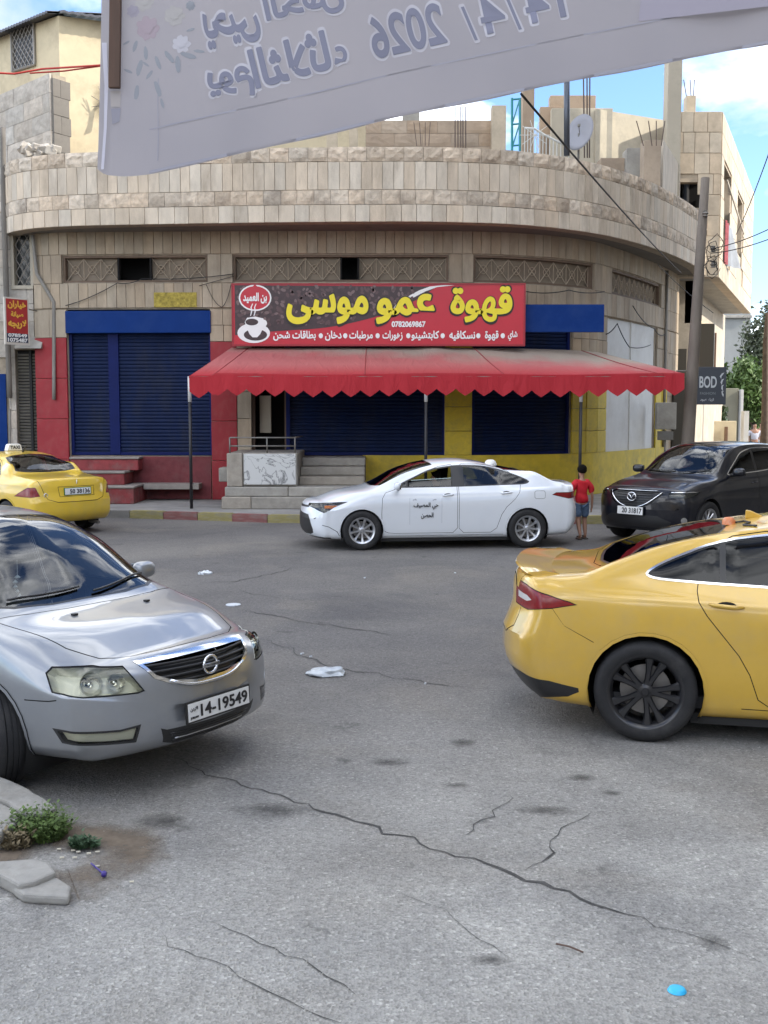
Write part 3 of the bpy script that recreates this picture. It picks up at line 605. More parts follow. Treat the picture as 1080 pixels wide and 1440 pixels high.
for s_, u, w in (('قهوة', .852, .205), ('عمو', .592, .195), ('موسى', .325, .275)):
    hgt = .56 if s_ == 'قهوة' else .46; vv = .335 if s_ == 'قهوة' else .41
    stext(s_, u, vv + .006, w + .007, hgt + .045, 'sign_black', bold=.044, hh=.011); stext(s_, u, vv - .004, w, hgt, 'sign_yellow', bold=.028, hh=.017)
stext('0782069867', .603, .655, .115, .09, 'sign_white', bold=.03)
words = ['شاي', 'قهوة', 'نسكافيه', 'كابتشينو', 'زهورات', 'مرطبات', 'دخان', 'بطاقات شحن']
cs = [(.960, .032), (.888, .046), (.787, .088), (.660, .094), (.548, .068), (.440, .080), (.345, .056), (.212, .145)]
for wd_, (u, w) in zip(words, cs): stext(wd_, u, .845, w, .16, 'sign_white', bold=.02)
for u in (.926, .842, .720, .602, .497, .386, .302):
    m_ = MB(); c = SP(u, .845, .012); m_.add([(c[0] + .05 * math.cos(t), c[1], c[2] + .06 * math.sin(t)) for t in [q * math.pi / 5 for q in range(10)]], [tuple(range(10))]); m_.build('bullet', M['sign_white'], SIGN)
def oval(u, v, ru, rv, m, h, name, seg=24, a0=0, a1=360): return flat(name, [(u + ru * math.cos(R(a0 + (a1 - a0) * i / seg)), v + rv * math.sin(R(a0 + (a1 - a0) * i / seg))) for i in range(seg)], M[m], h)
oval(.078, .225, .056, .215, 'sign_white', .010, 'emblem_ring'); oval(.078, .225, .051, .190, 'sign_red', .012, 'emblem'); stext('بن العميد', .078, .23, .080, .17, 'sign_white', bold=.03, hh=.016)
flat('emblem_top', [(.070, .04), (.078, -.0 + .005), (.086, .04)], M['sign_red'], .0125)
oval(.072, .80, .056, .165, 'sign_white', .010, 'saucer'); oval(.078, .83, .040, .095, 'sign_brown', .0112, 'saucer_shade'); 
flat('cup', [(.042, .62), (.050, .74), (.058, .82), (.068, .87), (.084, .87), (.094, .82), (.102, .74), (.112, .64), (.105, .56), (.078, .53), (.050, .55)], M['sign_white'], .0125); oval(.066, .62, .022, .055, 'sign_brown', .014, 'coffee'); oval(.106, .64, .012, .06, 'sign_white', .0118, 'cup_handle')
for du in (0, .012):
    flat('steam', [(.060 + du, .52), (.064 + du, .44), (.062 + du, .38), (.068 + du, .32), (.071 + du, .32), (.066 + du, .38), (.068 + du, .45), (.063 + du, .52)], M['sign_white'], .0125)

# ------------------------------------------------------------ awning with a pointed valance on three posts
AWN = thing('awning', 'long faded red fabric awning with a zigzag valance, dusty along the top', 'awning')
FY = 23.45; ax0, ax1 = at(266, 520, FY).x, at(962, 530, FY).x
zfr = lambda x: 3.00 + .03 * math.sin(x * 1.3) * .6 - (0.05 if x < -3.6 else 0)
mat_aw = bpy.data.materials.new('awning_red'); mat_aw.use_nodes = True
def awn_mat():
    nt = mat_aw.node_tree; n = nt.nodes; l = nt.links.new; b = n['Principled BSDF']; tc = n.new('ShaderNodeTexCoord'); sp = n.new('ShaderNodeSeparateXYZ'); l(tc.outputs['Object'], sp.inputs[0])
    t = n.new('ShaderNodeTexNoise'); t.inputs['Scale'].default_value = 1.2; t.inputs['Detail'].default_value = 7; l(tc.outputs['Object'], t.inputs[0])
    a = n.new('ShaderNodeMath'); a.operation = 'MULTIPLY_ADD'; l(t.outputs[0], a.inputs[0]); a.inputs[1].default_value = .5; ax_ = n.new('ShaderNodeMath'); ax_.operation = 'MULTIPLY_ADD'; l(sp.outputs[0], ax_.inputs[0]); ax_.inputs[1].default_value = .045; l(sp.outputs[2], ax_.inputs[2]); l(ax_.outputs[0], a.inputs[2])
    mr = n.new('ShaderNodeMapRange'); mr.inputs[1].default_value = 3.62; mr.inputs[2].default_value = 3.90; l(a.outputs[0], mr.inputs[0])
    mr2 = n.new('ShaderNodeMapRange'); mr2.inputs[1].default_value = 2.98; mr2.inputs[2].default_value = 3.25; l(sp.outputs[2], mr2.inputs[0])
    m0 = n.new('ShaderNodeMix'); m0.data_type = 'RGBA'; m0.inputs[6].default_value = (.42, .016, .026, 1); m0.inputs[7].default_value = (.48, .135, .13, 1); l(mr2.outputs[0], m0.inputs[0])
    m1 = n.new('ShaderNodeMix'); m1.data_type = 'RGBA'; l(m0.outputs[2], m1.inputs[6]); m1.inputs[7].default_value = (.38, .31, .25, 1); l(mr.outputs[0], m1.inputs[0]); l(m1.outputs[2], b.inputs['Base Color']); b.inputs['Roughness'].default_value = .8
    mp_ = n.new('ShaderNodeMapping'); mp_.inputs['Scale'].default_value = (1.6, .5, .5); l(tc.outputs['Object'], mp_.inputs[0]); t2 = n.new('ShaderNodeTexNoise'); t2.inputs['Scale'].default_value = 2.5; t2.inputs['Detail'].default_value = 5; t2.inputs['Distortion'].default_value = 1.2; l(mp_.outputs[0], t2.inputs[0]); bp = n.new('ShaderNodeBump'); bp.inputs['Strength'].default_value = .4; bp.inputs['Distance'].default_value = .1; l(t2.outputs[0], bp.inputs['Height']); l(bp.outputs[0], b.inputs['Normal'])
awn_mat()
nx, ny = 110, 14; vs = []
bx0, bx1 = -3.55, 5.3
for j in range(ny + 1):
    v = j / ny
    for i in range(nx + 1):
        u = i / nx; xf_ = ax0 + (ax1 - ax0) * u; xb_ = bx0 + (bx1 - bx0) * u; yb_ = float(np.interp(xb_, W.p[:, 0], W.p[:, 1])) - .12; x = xf_ + (xb_ - xf_) * v; y = FY + (yb_ - FY) * v; z = zfr(xf_) + (3.70 - zfr(xf_)) * v
        bay = (u * 3) % 1; z -= .045 * math.sin(math.pi * bay) * math.sin(math.pi * v) + .012 * math.sin(u * 60 + v * 4) * (1 - v) * v * 4 * .5; z += .05 * math.exp(-((u - .53) / .03) ** 2) * v
        vs.append((x, y, z))
fs = [(j * (nx + 1) + i, j * (nx + 1) + i + 1, (j + 1) * (nx + 1) + i + 1, (j + 1) * (nx + 1) + i) for j in range(ny) for i in range(nx)]
link('canopy', mesh('canopy', vs, fs), mat_aw, AWN, smooth=True); vs_can = vs
vs = []; fs = []; ns = 26 * 8; N4 = 5
for i in range(ns + 1):
    u = i / ns; x = ax0 + (ax1 - ax0) * u; ph = (u * 26) % 1; tri = 1 - abs(2 * ph - 1); drop = .33 + .145 * tri ** .85
    for k in range(N4): q = k / (N4 - 1); vs.append((x, FY - .02 - .02 * math.sin(x * 5.2) * q - .012 * math.sin(x * 17) * q, zfr(x) + .01 - drop * q))
fs = [(i * N4 + k, (i + 1) * N4 + k, (i + 1) * N4 + k + 1, i * N4 + k + 1) for i in range(ns) for k in range(N4 - 1)]
link('valance', mesh('valance', vs, fs), mat_aw, AWN, smooth=True)
# sewn seams of the cloth
for u in (.05, .355, .64, .95):
    P_ = []
    for j in range(ny + 1): P_.append(Vector(vs_can[j * (nx + 1) + int(u * nx)]) + Vector((0, -.004, .006)))
    MB().tube(P_, .010, 5).build('seam', mat('seam_red', (.33, .05, .055), .8), AWN, smooth=True)
# side flaps
for xx, xb_ in ((ax0, bx0), (ax1, bx1)):
    yb_ = float(np.interp(xb_, W.p[:, 0], W.p[:, 1])) - .12; vs = []; k = 10
    for i in range(k + 1):
        u = i / k; x = xx + (xb_ - xx) * u; y = FY + (yb_ - FY) * u; z = zfr(xx) + (3.7 - zfr(xx)) * u; vs += [(x, y, z), (x, y, z - (.33 + (.12 if i % 2 else 0)) * (1 - u * .6))]
    link('side_flap', mesh('side_flap', vs, [(2 * i, 2 * i + 2, 2 * i + 3, 2 * i + 1) for i in range(k)]), mat_aw, AWN)
fr = MB()
fr.tube([(ax0, FY, 2.985 - .03), (ax1, FY, 2.985 - .03)], .02, 6)
for u in (0, .33, .66, 1): xb_ = bx0 + (bx1 - bx0) * u; fr.tube([(ax0 + (ax1 - ax0) * u, FY, 2.94), (xb_, float(np.interp(xb_, W.p[:, 0], W.p[:, 1])) - .15, 3.60)], .018, 6)
fr.build('awning_frame', M['old_metal'], AWN)
mat('post_black', (.02, .018, .02), .5); 
for px in (267, 599, 817):
    x = at(px, 600, FY).x; po = MB().tube([(x, FY + .05, .15), (x, FY + .05, 2.5)], .034, 10).build('post', M['post_black'], AWN, smooth=True); MB().tube([(x, FY + .05, 2.42), (x, FY + .05, 2.96)], .040, 10).build('post_sleeve', mat('sleeve_white', (.62, .60, .6), .5, dirt=(.4, .36, .32), dirt_amt=.4, dirt_scale=4), po, smooth=True)

# ------------------------------------------------------------ steps of the cafe
ST = thing('stone_steps', 'grey stone steps beside a low cheek wall with a white veined marble panel', 'steps')
mat('step_stone', (.36, .345, .31), .85, var=.16, vscale=4, rnd=.15, bump=.35, bscale=22, dirt=(.2, .18, .15), dirt_amt=.5, dirt_scale=3)
def blockpiece(name, p, q, m, parent, bev=.015, lab=None):
    o = MB().b2(p, q).build(name, M[m], parent, bevel=bev, seg=1)
    if lab: o['label'] = lab
    return o
X0 = at(312, 700, 23.4).x; X1 = at(512, 700, 23.6).x; XC = at(417, 660, 23.5).x; XL = at(318, 660, 23.5).x
for (x0, x1) in ((X0, X0 + .62), (X0 + .63, X0 + 1.9), (X0 + 1.91, X1)): blockpiece('step_block', (x0, 23.35, .15), (x1, 24.6, .405), 'step_stone', ST)
for (x0, x1) in ((X0 + .05, X0 + 1.4), (X0 + 1.41, X1)): blockpiece('step_block', (x0, 23.5, .41), (x1, 24.6, .61), 'step_stone', ST)
blockpiece('cheek_block', (XL, 23.6, .615), (XL + .33, 25.9, 1.33), 'step_stone', ST); blockpiece('cheek_block', (XL + .335, 23.66, .615), (XC, 25.9, 1.33), 'step_stone', ST)
blockpiece('cheek_block', (XL - .22, 23.9, .70), (XL - .01, 24.5, 1.0), 'step_stone', ST)
def marble():
    m = mat('marble', (.60, .60, .58), .35, coat=.3); nt = m.node_tree; n = nt.nodes; l = nt.links.new; tc = n.new('ShaderNodeTexCoord'); w = n.new('ShaderNodeTexNoise'); w.inputs['Scale'].default_value = 1.6; w.inputs['Detail'].default_value = 6; w.inputs['Distortion'].default_value = 1.6; l(tc.outputs['Object'], w.inputs[0])
    r = n.new('ShaderNodeValToRGB'); e = r.color_ramp.elements; e[0].position = .485; e[0].color = (1, 1, 1, 1); e[1].position = .5; e[1].color = (.28, .28, .29, 1); x = e.new(.515); x.color = (1, 1, 1, 1); l(w.outputs[0], r.inputs[0])
    mm = n.new('ShaderNodeMix'); mm.data_type = 'RGBA'; mm.blend_type = 'MULTIPLY'; mm.inputs[0].default_value = 1; mm.inputs[6].default_value = (.62, .62, .60, 1); l(r.outputs[0], mm.inputs[7]); l(mm.outputs[2], n['Principled BSDF'].inputs['Base Color'])
marble()
blockpiece('marble_panel', (XL + .36, 23.6, .65), (XC - .02, 23.655, 1.31), 'marble', ST)
for i, (z0, z1, y) in enumerate(((.615, .80, 24.1), (.805, .99, 24.55), (.995, 1.18, 25.0))): blockpiece('tread', (XC + .01, y, z0), (X1, 25.9, z1), 'step_stone', ST, lab=None)
rl = MB(); ra, rb = XL + .05, XC - .05
for z in (1.48, 1.66): rl.tube([(ra, 23.75, z), (rb, 23.75, z)], .018, 6)
for x in (ra, (ra + rb) / 2 + .1, rb): rl.tube([(x, 23.75, 1.33), (x, 23.75, 1.66)], .018, 6)
rl.tube([(rb, 23.75, 1.66), (rb + .02, 25.6, 1.66)], .018, 6); tag(rl.build('handrail', M['old_metal'], ST, smooth=True))
# red steps on the left
RS = thing('red_steps', 'worn dark red painted steps below the left blue shutter', 'steps')
mat('step_red', (.24, .04, .045), .75, var=.3, vscale=5, rnd=.2, dirt=(.16, .14, .12), dirt_amt=.7, dirt_scale=3); mat('tread_grey', (.28, .25, .22), .85, var=.2)
for i, (px0, px1, z0, z1, y) in enumerate(((100, 188, .15, .55, 24.7), (100, 175, .55, .86, 25.15), (100, 195, .86, 1.17, 25.6))):
    a = at(px0, 680, y).x; b = at(px1, 680, y).x; blockpiece('riser', (a, y, z0), (b, 26.05, z1 - .05), 'step_red', RS); blockpiece('tread', (a - .02, y - .03, z1 - .048), (b + .02, 26.05, z1), 'tread_grey', RS, .01)
lb = MB(); a = at(205, 680, 25.8).x; b = at(282, 680, 25.8).x; lb.b2((a, 25.55, .42), (b, 26.05, .55)); tag(lb.build('stone_ledge', M['tread_grey'], bevel=.01), 'grey stone ledge under the left blue shutter, right of the red steps', 'ledge')
# ------------------------------------------------------------ neighbour on the left
def wallblocks(parent, p, q, z0, z1, w, h, m, name='stone_block', skip=None, off=.03, rnd=None, meshes=None):
    """courses of separate blocks on a straight wall from p to q (xy)"""
    cv = Curve([p, q], .5); rnd = rnd or random.Random(11); n = max(1, round((z1 - z0) / h))
    for i in range(n):
        za, zb = z0 + (z1 - z0) * i / n, z0 + (z1 - z0) * (i + 1) / n; k = max(1, round(cv.L / w)); sh_ = (i % 2) * .5 * w
        cuts = [0] + [min(cv.L, max(0, w * j + sh_ + rnd.uniform(-.06, .06) * w)) for j in range(0 if sh_ else 1, k + 1)] + [cv.L]
        cuts = sorted(set(round(c, 3) for c in cuts))
        for a, b in zip(cuts[:-1], cuts[1:]):
            if b - a < .05: continue
            if skip and any(a < s1 - .02 and b > s0 + .02 and za < t1 - .02 and zb > t0 + .02 for s0, s1, t0, t1 in skip):
                for s0, s1, t0, t1 in skip:
                    if za < t1 - .02 and zb > t0 + .02:
                        if a < s0 - .04 < b: b = s0
                        elif a < s1 + .04 < b: a = s1
                if any(a < s1 - .03 and b > s0 + .03 and za < t1 - .02 and zb > t0 + .02 for s0, s1, t0, t1 in skip): continue
            pieces_row(parent, cv, a, b, za, zb, 99, name, meshes or SLAB, m, off=off, rnd=rnd)
LB = thing('neighbour_house', 'left neighbour of pale stone blocks with a barred window above a grey shutter', 'building')
mat('stone_pale', (.46, .43, .38), .88, var=.2, vscale=5, rnd=.16, bump=.3, bscale=18, dirt=(.24, .2, .17), dirt_amt=.5, dirt_scale=3)
lx0 = -12.0; lx1 = -8.27; LY = 26.4
def LXp(px): return at(px, 500, LY).x
def Zp(py, Y=26.4, px=60): return at(px, py, Y).z
wx0, wx1, wz0, wz1 = LXp(20), LXp(51), Zp(402), Zp(320)
gx0, gx1, gz1 = LXp(22), LXp(64), Zp(492)
cb = MB(); cb.b2((lx0, LY, 0), (wx0, LY + .5, 6.9)); cb.b2((wx0, LY, wz1), (lx1, LY + .5, 6.9)); cb.b2((wx1, LY, 0 if wx1 > gx1 else gz1), (lx1, LY + .5, wz1)); cb.b2((wx0, LY, gz1), (wx1, LY + .5, wz0)); cb.b2((gx1, LY, .1), (lx1, LY + .5, gz1))
cb.build('wall', M['mortar'], LB)
sk = [(wx0 - lx0, wx1 - lx0, wz0, wz1), (gx0 - lx0, gx1 - lx0, 0, gz1), (0, LXp(12) - lx0, 0, 3.2)]
wallblocks(LB, (lx0, LY), (lx1, LY), .15, 6.85, .48, .42, 'stone_pale', skip=sk)
wn_ = MB(); 
for x in (wx0, wx1 - .07): wn_.b2((x, LY - .05, wz0), (x + .07, LY + .2, wz1))
wn_.b2((wx0, LY - .1, wz0 - .08), (wx1, LY + .2, wz0)); wn_.b2((wx0, LY - .045, wz1 - .06), (wx1, LY + .2, wz1))
wo_ = wn_.build('window_frame', M['off_white'], LB); MB().b2((wx0, LY + .22, wz0), (wx1, LY + .25, wz1)).build('pane', mat('pane_dark', (.05, .055, .055), .15), wo_)
def lattice(name, parent, x0, x1, y, z0, z1, step, m='old_metal', r=.012, axis='x'):
    g = MB(); h = z1 - z0; w = x1 - x0; k = int((w + h) / step) + 1
    for i in range(-k, k + 1):
        for sg in (1, -1):
            a = x0 + i * step; p = []
            for t in (0, 1):
                p.append((a + sg * h * t * .6, z0 + h * t))
            (xa, za), (xb, zb) = p
            if xa > xb: (xa, za), (xb, zb) = (xb, zb), (xa, za)
            if xb <= x0 or xa >= x1: continue
            if xa < x0: za += (zb - za) * (x0 - xa) / (xb - xa); xa = x0
            if xb > x1: zb = za + (zb - za) * (x1 - xa) / (xb - xa); xb = x1
            g.tube([(xa, y, za), (xb, y, zb)], r, 4)
    return g.build(name, M[m], parent)
mat('grille_pale', (.33, .31, .28), .5, .3)
lattice('window_grille', wo_, wx0 + .08, wx1 - .08, LY + .05, wz0, wz1 - .05, .19, 'grille_pale')
# grey double shutter, posts, blue door at the picture's edge
q = MB(); zz = .2
while zz < gz1 - .1: q.box(((gx0 + gx1) / 2, LY + .12, zz), (gx1 - gx0, .03, .045), rot=Matrix.Rotation(.5, 3, 'X')); zz += .075
gs = q.build('roller_shutter', mat('shutter_grey', (.20, .19, .165), .6, .3, var=.2, dirt=(.09, .08, .065), dirt_amt=.6, dirt_scale=1.2), LB); gs['label'] = 'narrow grey shutter below the small red sign'
q = MB(); q.b2((gx0, LY + .15, .1), (gx1, LY + .18, gz1)); q.b2((gx0 + .42 * (gx1 - gx0), LY + .04, .15), (gx0 + .5 * (gx1 - gx0), LY + .1, gz1)); q.build('shutter_backing', M['seam'], gs)
MB().b2((LXp(-40), LY - .06, .15), (LXp(8), LY - .02, Zp(526))).build('blue_door', M['blue_paint'], LB)
q = MB(); q.prism([(0, 0), (.55, .0), (.0, .32)], LXp(26), LXp(63), lambda u, v, h: (h, LY - .02 - u * .5, gz1 + .02 + v)); q.build('shutter_hood', M['concrete'], LB)
wire('drainpipe', [at(46, 330, 26.2), at(52, 385, 26.2), at(76, 425, 26.15), at(76, 562, 26.1)], .045, LB, 'pipe_grey')
wire('wall_pipe', [at(4, 180, 26.2), at(6, 300, 26.2), at(14, 560, 26.2)], .07, LB, 'concrete_dark')
p = at(58, 470, 26.1); MB().tube([at(14, 575, 25.9), at(14, 640, 25.9)], .03, 6).build('meter_pipe', M['pipe_grey'], LB)
# small red sign on a bracket
SG = thing('hanging_sign', 'small red and navy sign with yellow arabic writing above the narrow grey shutter', 'sign')
c0, c1, c2, c3 = at(5, 423, 25.4), at(39, 415, 25.9), at(41, 482, 25.9), at(8, 488, 25.4)
zt_, zb_ = (c0.z + c1.z) / 2, (c2.z + c3.z) / 2; rt = (c1 - c0); rt.z = 0; Ls = rt.length; rt.normalize(); mid = (c0 + c1) / 2; mid.z = (zt_ + zb_) / 2; upv = Vector((0, 0, 1)); nn = rt.cross(upv); Hs = zt_ - zb_
rot = Matrix((rt, -nn, upv)).transposed()
MB().box(mid, (Ls, .05, Hs), rot=rot).build('sign_face', mat('sign_edge', (.6, .55, .48), .5), SG)
def onS(u, v, h=.03): return mid + rt * (u - .5) * Ls + upv * (.5 - v) * Hs + nn * h
for nm, u0, u1, v0, v1, m in (('red_field', .06, .94, .03, .76, mat('sign_red2', (.38, .03, .03), .5, var=.2)), ('navy_field', .06, .94, .76, .95, mat('navy', (.02, .025, .06), .5))): MB().add([onS(u0, v1), onS(u1, v1), onS(u1, v0), onS(u0, v0)], [(0, 1, 2, 3)]).build(nm, m, SG)
mat('sign_gold', (.75, .42, .06), .5)
for s_, v, w, h in (('خياران', .15, .74, .17), ('صيانة', .36, .5, .13), ('لاريجه', .56, .74, .19)): letter('sign_lettering', s_, M['sign_gold'], SG, onS(.5, v, .03), rt, upv, width=w * Ls, height=h * Hs, bold=.04)
letter('sign_lettering', '078549', M['sign_white'], SG, onS(.5, .80, .03), rt, upv, width=.76 * Ls, height=.07 * Hs, bold=.03); letter('sign_lettering', '1075487', M['sign_white'], SG, onS(.5, .90, .03), rt, upv, width=.8 * Ls, height=.08 * Hs, bold=.03)
MB().tube([mid + rt * Ls * .5 + upv * .3, mid + rt * Ls * .9 + upv * .3 + Vector((0, .6, 0))], .015, 6).build('bracket', M['old_metal'], SG)

# ashlar parapet wall and cream upper house on the left
AW = thing('ashlar_wall', 'bare wall of large rough stone courses, upper left, under a red rope', 'wall')
pa, pb = (-12.3, 31.5), (at(72, 150, 27.2).x, 27.2); z0, z1 = 6.75, at(70, 103, 27.2).z
dv = Vector((pb[0] - pa[0], pb[1] - pa[1])); an = math.atan2(dv.y, dv.x); q = MB(); q.box(((pa[0] + pb[0]) / 2 + .15, (pa[1] + pb[1]) / 2 + .2, (z0 + z1) / 2), (dv.length, .35, z1 - z0), an); q.build('wall_core', M['mortar'], AW)
wallblocks(AW, pa, pb, z0, z1, .95, .43, 'stone_pale', off=.0, meshes=ROUGH[:3])
wallblocks(AW, (pb[0] + .02, pb[1] + .0), (pb[0] + .32, pb[1] + .45), z0, z1 - .1, .5, .43, 'concrete_dark', off=.02)
rb_ = MB(); rnd = random.Random(9)
for k in range(16): p = at(30 + k * 3.2 + rnd.uniform(-2, 2), 214 - abs(k - 8) * .2 + rnd.uniform(-6, 3), 26.6); s_ = rnd.uniform(.1, .24); rb_.box(p, (s_ * 1.3, s_, s_), rot=Matrix.Rotation(rnd.random() * 3, 3, Vector((rnd.random(), rnd.random(), 1)).normalized()))
tag(rb_.build('broken_stones', M['stone_pale'], bevel=.02), 'broken pale stones heaped at the left end of the parapet', 'rubble', kind='stuff')
CH = thing('cream_house', 'cream plastered upper house with a corrugated dark roof and a lattice window', 'building')
cx, cy = at(84, 100, 30).x, 30.0; topz = at(84, 22, 30).z
e1 = Vector((1, .40, 0)).normalized(); e2 = Vector((-1, .75, 0)).normalized(); cc = Vector((cx, cy, 0)); far1 = cc + e1 * 9; far2 = cc + e2 * 5
m = MB(); m.prism([(cx, cy), (far1.x, far1.y), (far1.x + e2.x * 5, far1.y + e2.y * 5), (far2.x, far2.y)], 6.7, topz, lambda u, v, h: (u, v, h)); m.build('wall', M['cream_wall'], CH)
m = MB(); nr = 60
for (a, b, dz) in ((cc, far1, -.1), (cc, far2, -.2)):
    d = (b - a); n_ = d.normalized().cross(Vector((0, 0, 1))) * (1 if a.x <= b.x else -1); vs = []
    k = 80
    for i in range(k + 1):
        p = a + d * i / k; w_ = .03 * (i % 2); z = topz + .02 + dz * i / k
        vs += [(p.x + n_.x * .35, p.y + n_.y * .35, z + w_), (p.x - n_.x * 2.5, p.y - n_.y * 2.5, z + .7 + w_), (p.x - n_.x * 2.5, p.y - n_.y * 2.5, z + .62 + w_), (p.x + n_.x * .35, p.y + n_.y * .35, z - .06 + w_)]
    m.add(vs, [(4 * i + j, 4 * i + (j + 1) % 4, 4 * i + 4 + (j + 1) % 4, 4 * i + 4 + j) for i in range(k) for j in range(4)])
m.build('roof', mat('roof_metal', (.10, .10, .11), .5, .5, var=.2), CH)
# lattice window on the left face
u0, u1 = 1.0, 2.0; zc0, zc1 = at(40, 106, 31.5).z, at(40, 48, 31.5).z
n2 = Vector((0, 0, 1)).cross(e2).normalized(); 
if n2.y > 0: n2 = -n2
wl = MB(); 
def LW(u, z, o): p = cc + e2 * u + n2 * o; return (p.x, p.y, z)
wl.add([LW(u0, zc0, .02), LW(u1, zc0, .02), LW(u1, zc1, .02), LW(u0, zc1, .02)], [(0, 1, 2, 3)]); wl_o = wl.build('window', mat('pane_brown', (.07, .06, .045), .3), CH)
g = MB(); st = .17
for i in range(-12, 14):
    for sg in (1, -1):
        pts = []
        for t in np.linspace(0, 1, 20):
            u = u0 + i * st + sg * t * (zc1 - zc0) * .8; z = zc0 + t * (zc1 - zc0)
            if u0 <= u <= u1: pts.append(LW(u, z, .06))
        if len(pts) > 1: g.tube([pts[0], pts[-1]], .012, 4)
for a, b in (((u0, zc0), (u0, zc1)), ((u1, zc0), (u1, zc1)), ((u0, zc0), (u1, zc0)), ((u0, zc1), (u1, zc1))): g.tube([LW(a[0], a[1], .06), LW(b[0], b[1], .06)], .03, 4)
g.build('window_grille', M['grille_pale'], wl_o)
# old aerial bracket with soot mark on the cream wall
p = at(118, 148, 30.25); AE = thing('wall_aerial', 'bent dark aerial bracket with thin rods on the cream wall', 'aerial')
n1 = Vector((0, 0, 1)).cross(e1).normalized(); n1 = n1 if n1.y < 0 else -n1; bpt = cc + e1 * 1.15; bpt.z = p.z
m = MB(); m.tube([bpt + Vector((-.1, 0, -.45)) + n1 * .25, bpt + n1 * .22 + Vector((.04, 0, .1)), bpt + Vector((.1, 0, .25)) + n1 * .1], .04, 6)
for k in range(9): a = k * .7; m.tube([bpt + n1 * .22, bpt + n1 * (.3 + .1 * math.sin(k)) + Vector((.42 * math.cos(a), 0, .42 * math.sin(a) + .1))], .008, 4)
m.build('bracket', M['old_metal'], AE); so = MB(); rnd = random.Random(2)
vs = [tuple(bpt + n1 * .012 + e1 * (-.15 + (.42 + rnd.uniform(-.08, .06)) * math.cos(a)) + Vector((0, 0, .1 + (.62 + rnd.uniform(-.1, .08)) * math.sin(a)))) for a in [2 * math.pi * i / 26 for i in range(26)]]; so.add(vs, [tuple(range(26))]); so.build('soot_mark', stainmat('soot', (.25, .21, .15), .9, .45, 3, amt=.6), CH)
tag(wire('rope', [at(-20, 102, 22), at(20, 104, 22), at(60, 97, 22), at(141, 92, 21)], .02, None, 'red_rope' if 'red_rope' in M else (mat('red_rope', (.42, .03, .02), .7) and 'red_rope')), 'red rope stretched across the upper left corner', 'rope')
tag(wire('rope', [at(42, 103, 21.8), at(90, 100, 21.8), at(141, 93, 21)], .016, None, 'red_rope'), 'second red rope end hanging just under the long one', 'rope')

# ------------------------------------------------------------ roof terrace things behind the parapet
def pbox(name, label, cat, px0, px1, py0, Y, m, depth=.3, zb=6.8, rz=0, parent=None, blocks=None):
    a, b = at(px0, py0, Y), at(px1, py0, Y); c = MB().box(((a.x + b.x) / 2, Y + depth / 2, (zb + a.z) / 2), (b.x - a.x, depth, a.z - zb), rz); o = c.build(name, M[m], parent, bevel=.01)
    return tag(o, label, cat) if label else o
mat('block_wall', (.40, .32, .24), .9, var=.2, vscale=3, rnd=.12, bump=.3, bscale=16, dirt=(.24, .19, .15), dirt_amt=.4)
mat('render_beige', (.50, .45, .35), .9, var=.12, vscale=1.5, bump=.2, bscale=10, dirt=(.30, .27, .22), dirt_amt=.6, dirt_scale=1.2); mat('column_beige', (.50, .42, .31), .9, var=.15, vscale=4)
TW = thing('terrace_wall', 'low wall of brown stone courses on the roof, under the banner', 'wall'); a, b = at(514, 170, 32), at(703, 160, 32)
MB().b2((a.x, 32.03, 6.8), (b.x, 32.3, a.z)).build('wall_core', M['mortar'], TW); wallblocks(TW, (a.x, 32.0), (b.x, 32.0), 6.85, a.z, .8, .36, 'block_wall', meshes=ROUGH[:2] + SLAB)
pbox('roof_column', 'square beige column at the right end of the brown terrace wall', 'column', 692, 712, 148, 31.6, 'column_beige', .4)
pbox('roof_column', 'short beige column, leftmost of the stubs above the parapet', 'column', 459, 474, 183, 30, 'column_beige', .3); pbox('roof_column', 'short beige column between the pale stub and the brown terrace wall', 'column', 491, 503, 181, 30.5, 'column_beige', .3)
pbox('roof_column', 'beige stub rising over the middle of the brown terrace wall', 'column', 566, 590, 158, 33, 'concrete', .35)
pbox('roof_column', 'tall brown pillar behind the turquoise gate', 'column', 736, 752, 96, 33, 'block_wall', .5)
def rebars(label, pxs, py0, py1, Y, r=.02, lean=0, m='rebar'):
    mat('rebar', (.10, .07, .055), .7); mb = MB()
    for i, px in enumerate(pxs): mb.tube([at(px, py0, Y), at(px + lean * (i - len(pxs) / 2), py1, Y)], r, 5)
    return tag(mb.build('rebar_bundle', M[m]), label, 'rebar')
rebars('bundle of upright rusty reinforcing bars on the brown terrace wall', (640, 644, 648, 651, 655), 209, 150, 31.3, .016)
rebars('thin bars standing at the left part of the brown terrace wall', (586, 592, 598, 603), 205, 172, 31.3, .01, 2)
rebars('tall reinforcing bars beside the satellite dish', (822, 826, 829), 222, 104, 30, .02, 1)
rebars('bent bars sticking out of the concrete stub before the tall column', (905, 917, 923, 930), 205, 170, 29.2, .014, 5); rebars('bars on top of the right corner house', (966, 972, 975), 140, 112, 36, .015, 3)
# turquoise gate
TG = MB(); Y = 29.5
for px in (720, 731): TG.tube([at(px, 212, Y), at(px, 138, Y)], .035, 6)
for py in (140, 175, 205): TG.tube([at(720, py, Y), at(731, py - 1, Y)], .025, 6)
TG.tube([at(721, 205, Y), at(730, 176, Y)], .02, 5); TG.tube([at(721, 172, Y), at(730, 142, Y)], .02, 5); tag(TG.build('iron_gate', mat('turquoise', (.03, .25, .27), .5)), 'narrow turquoise iron gate standing on the roof', 'gate')
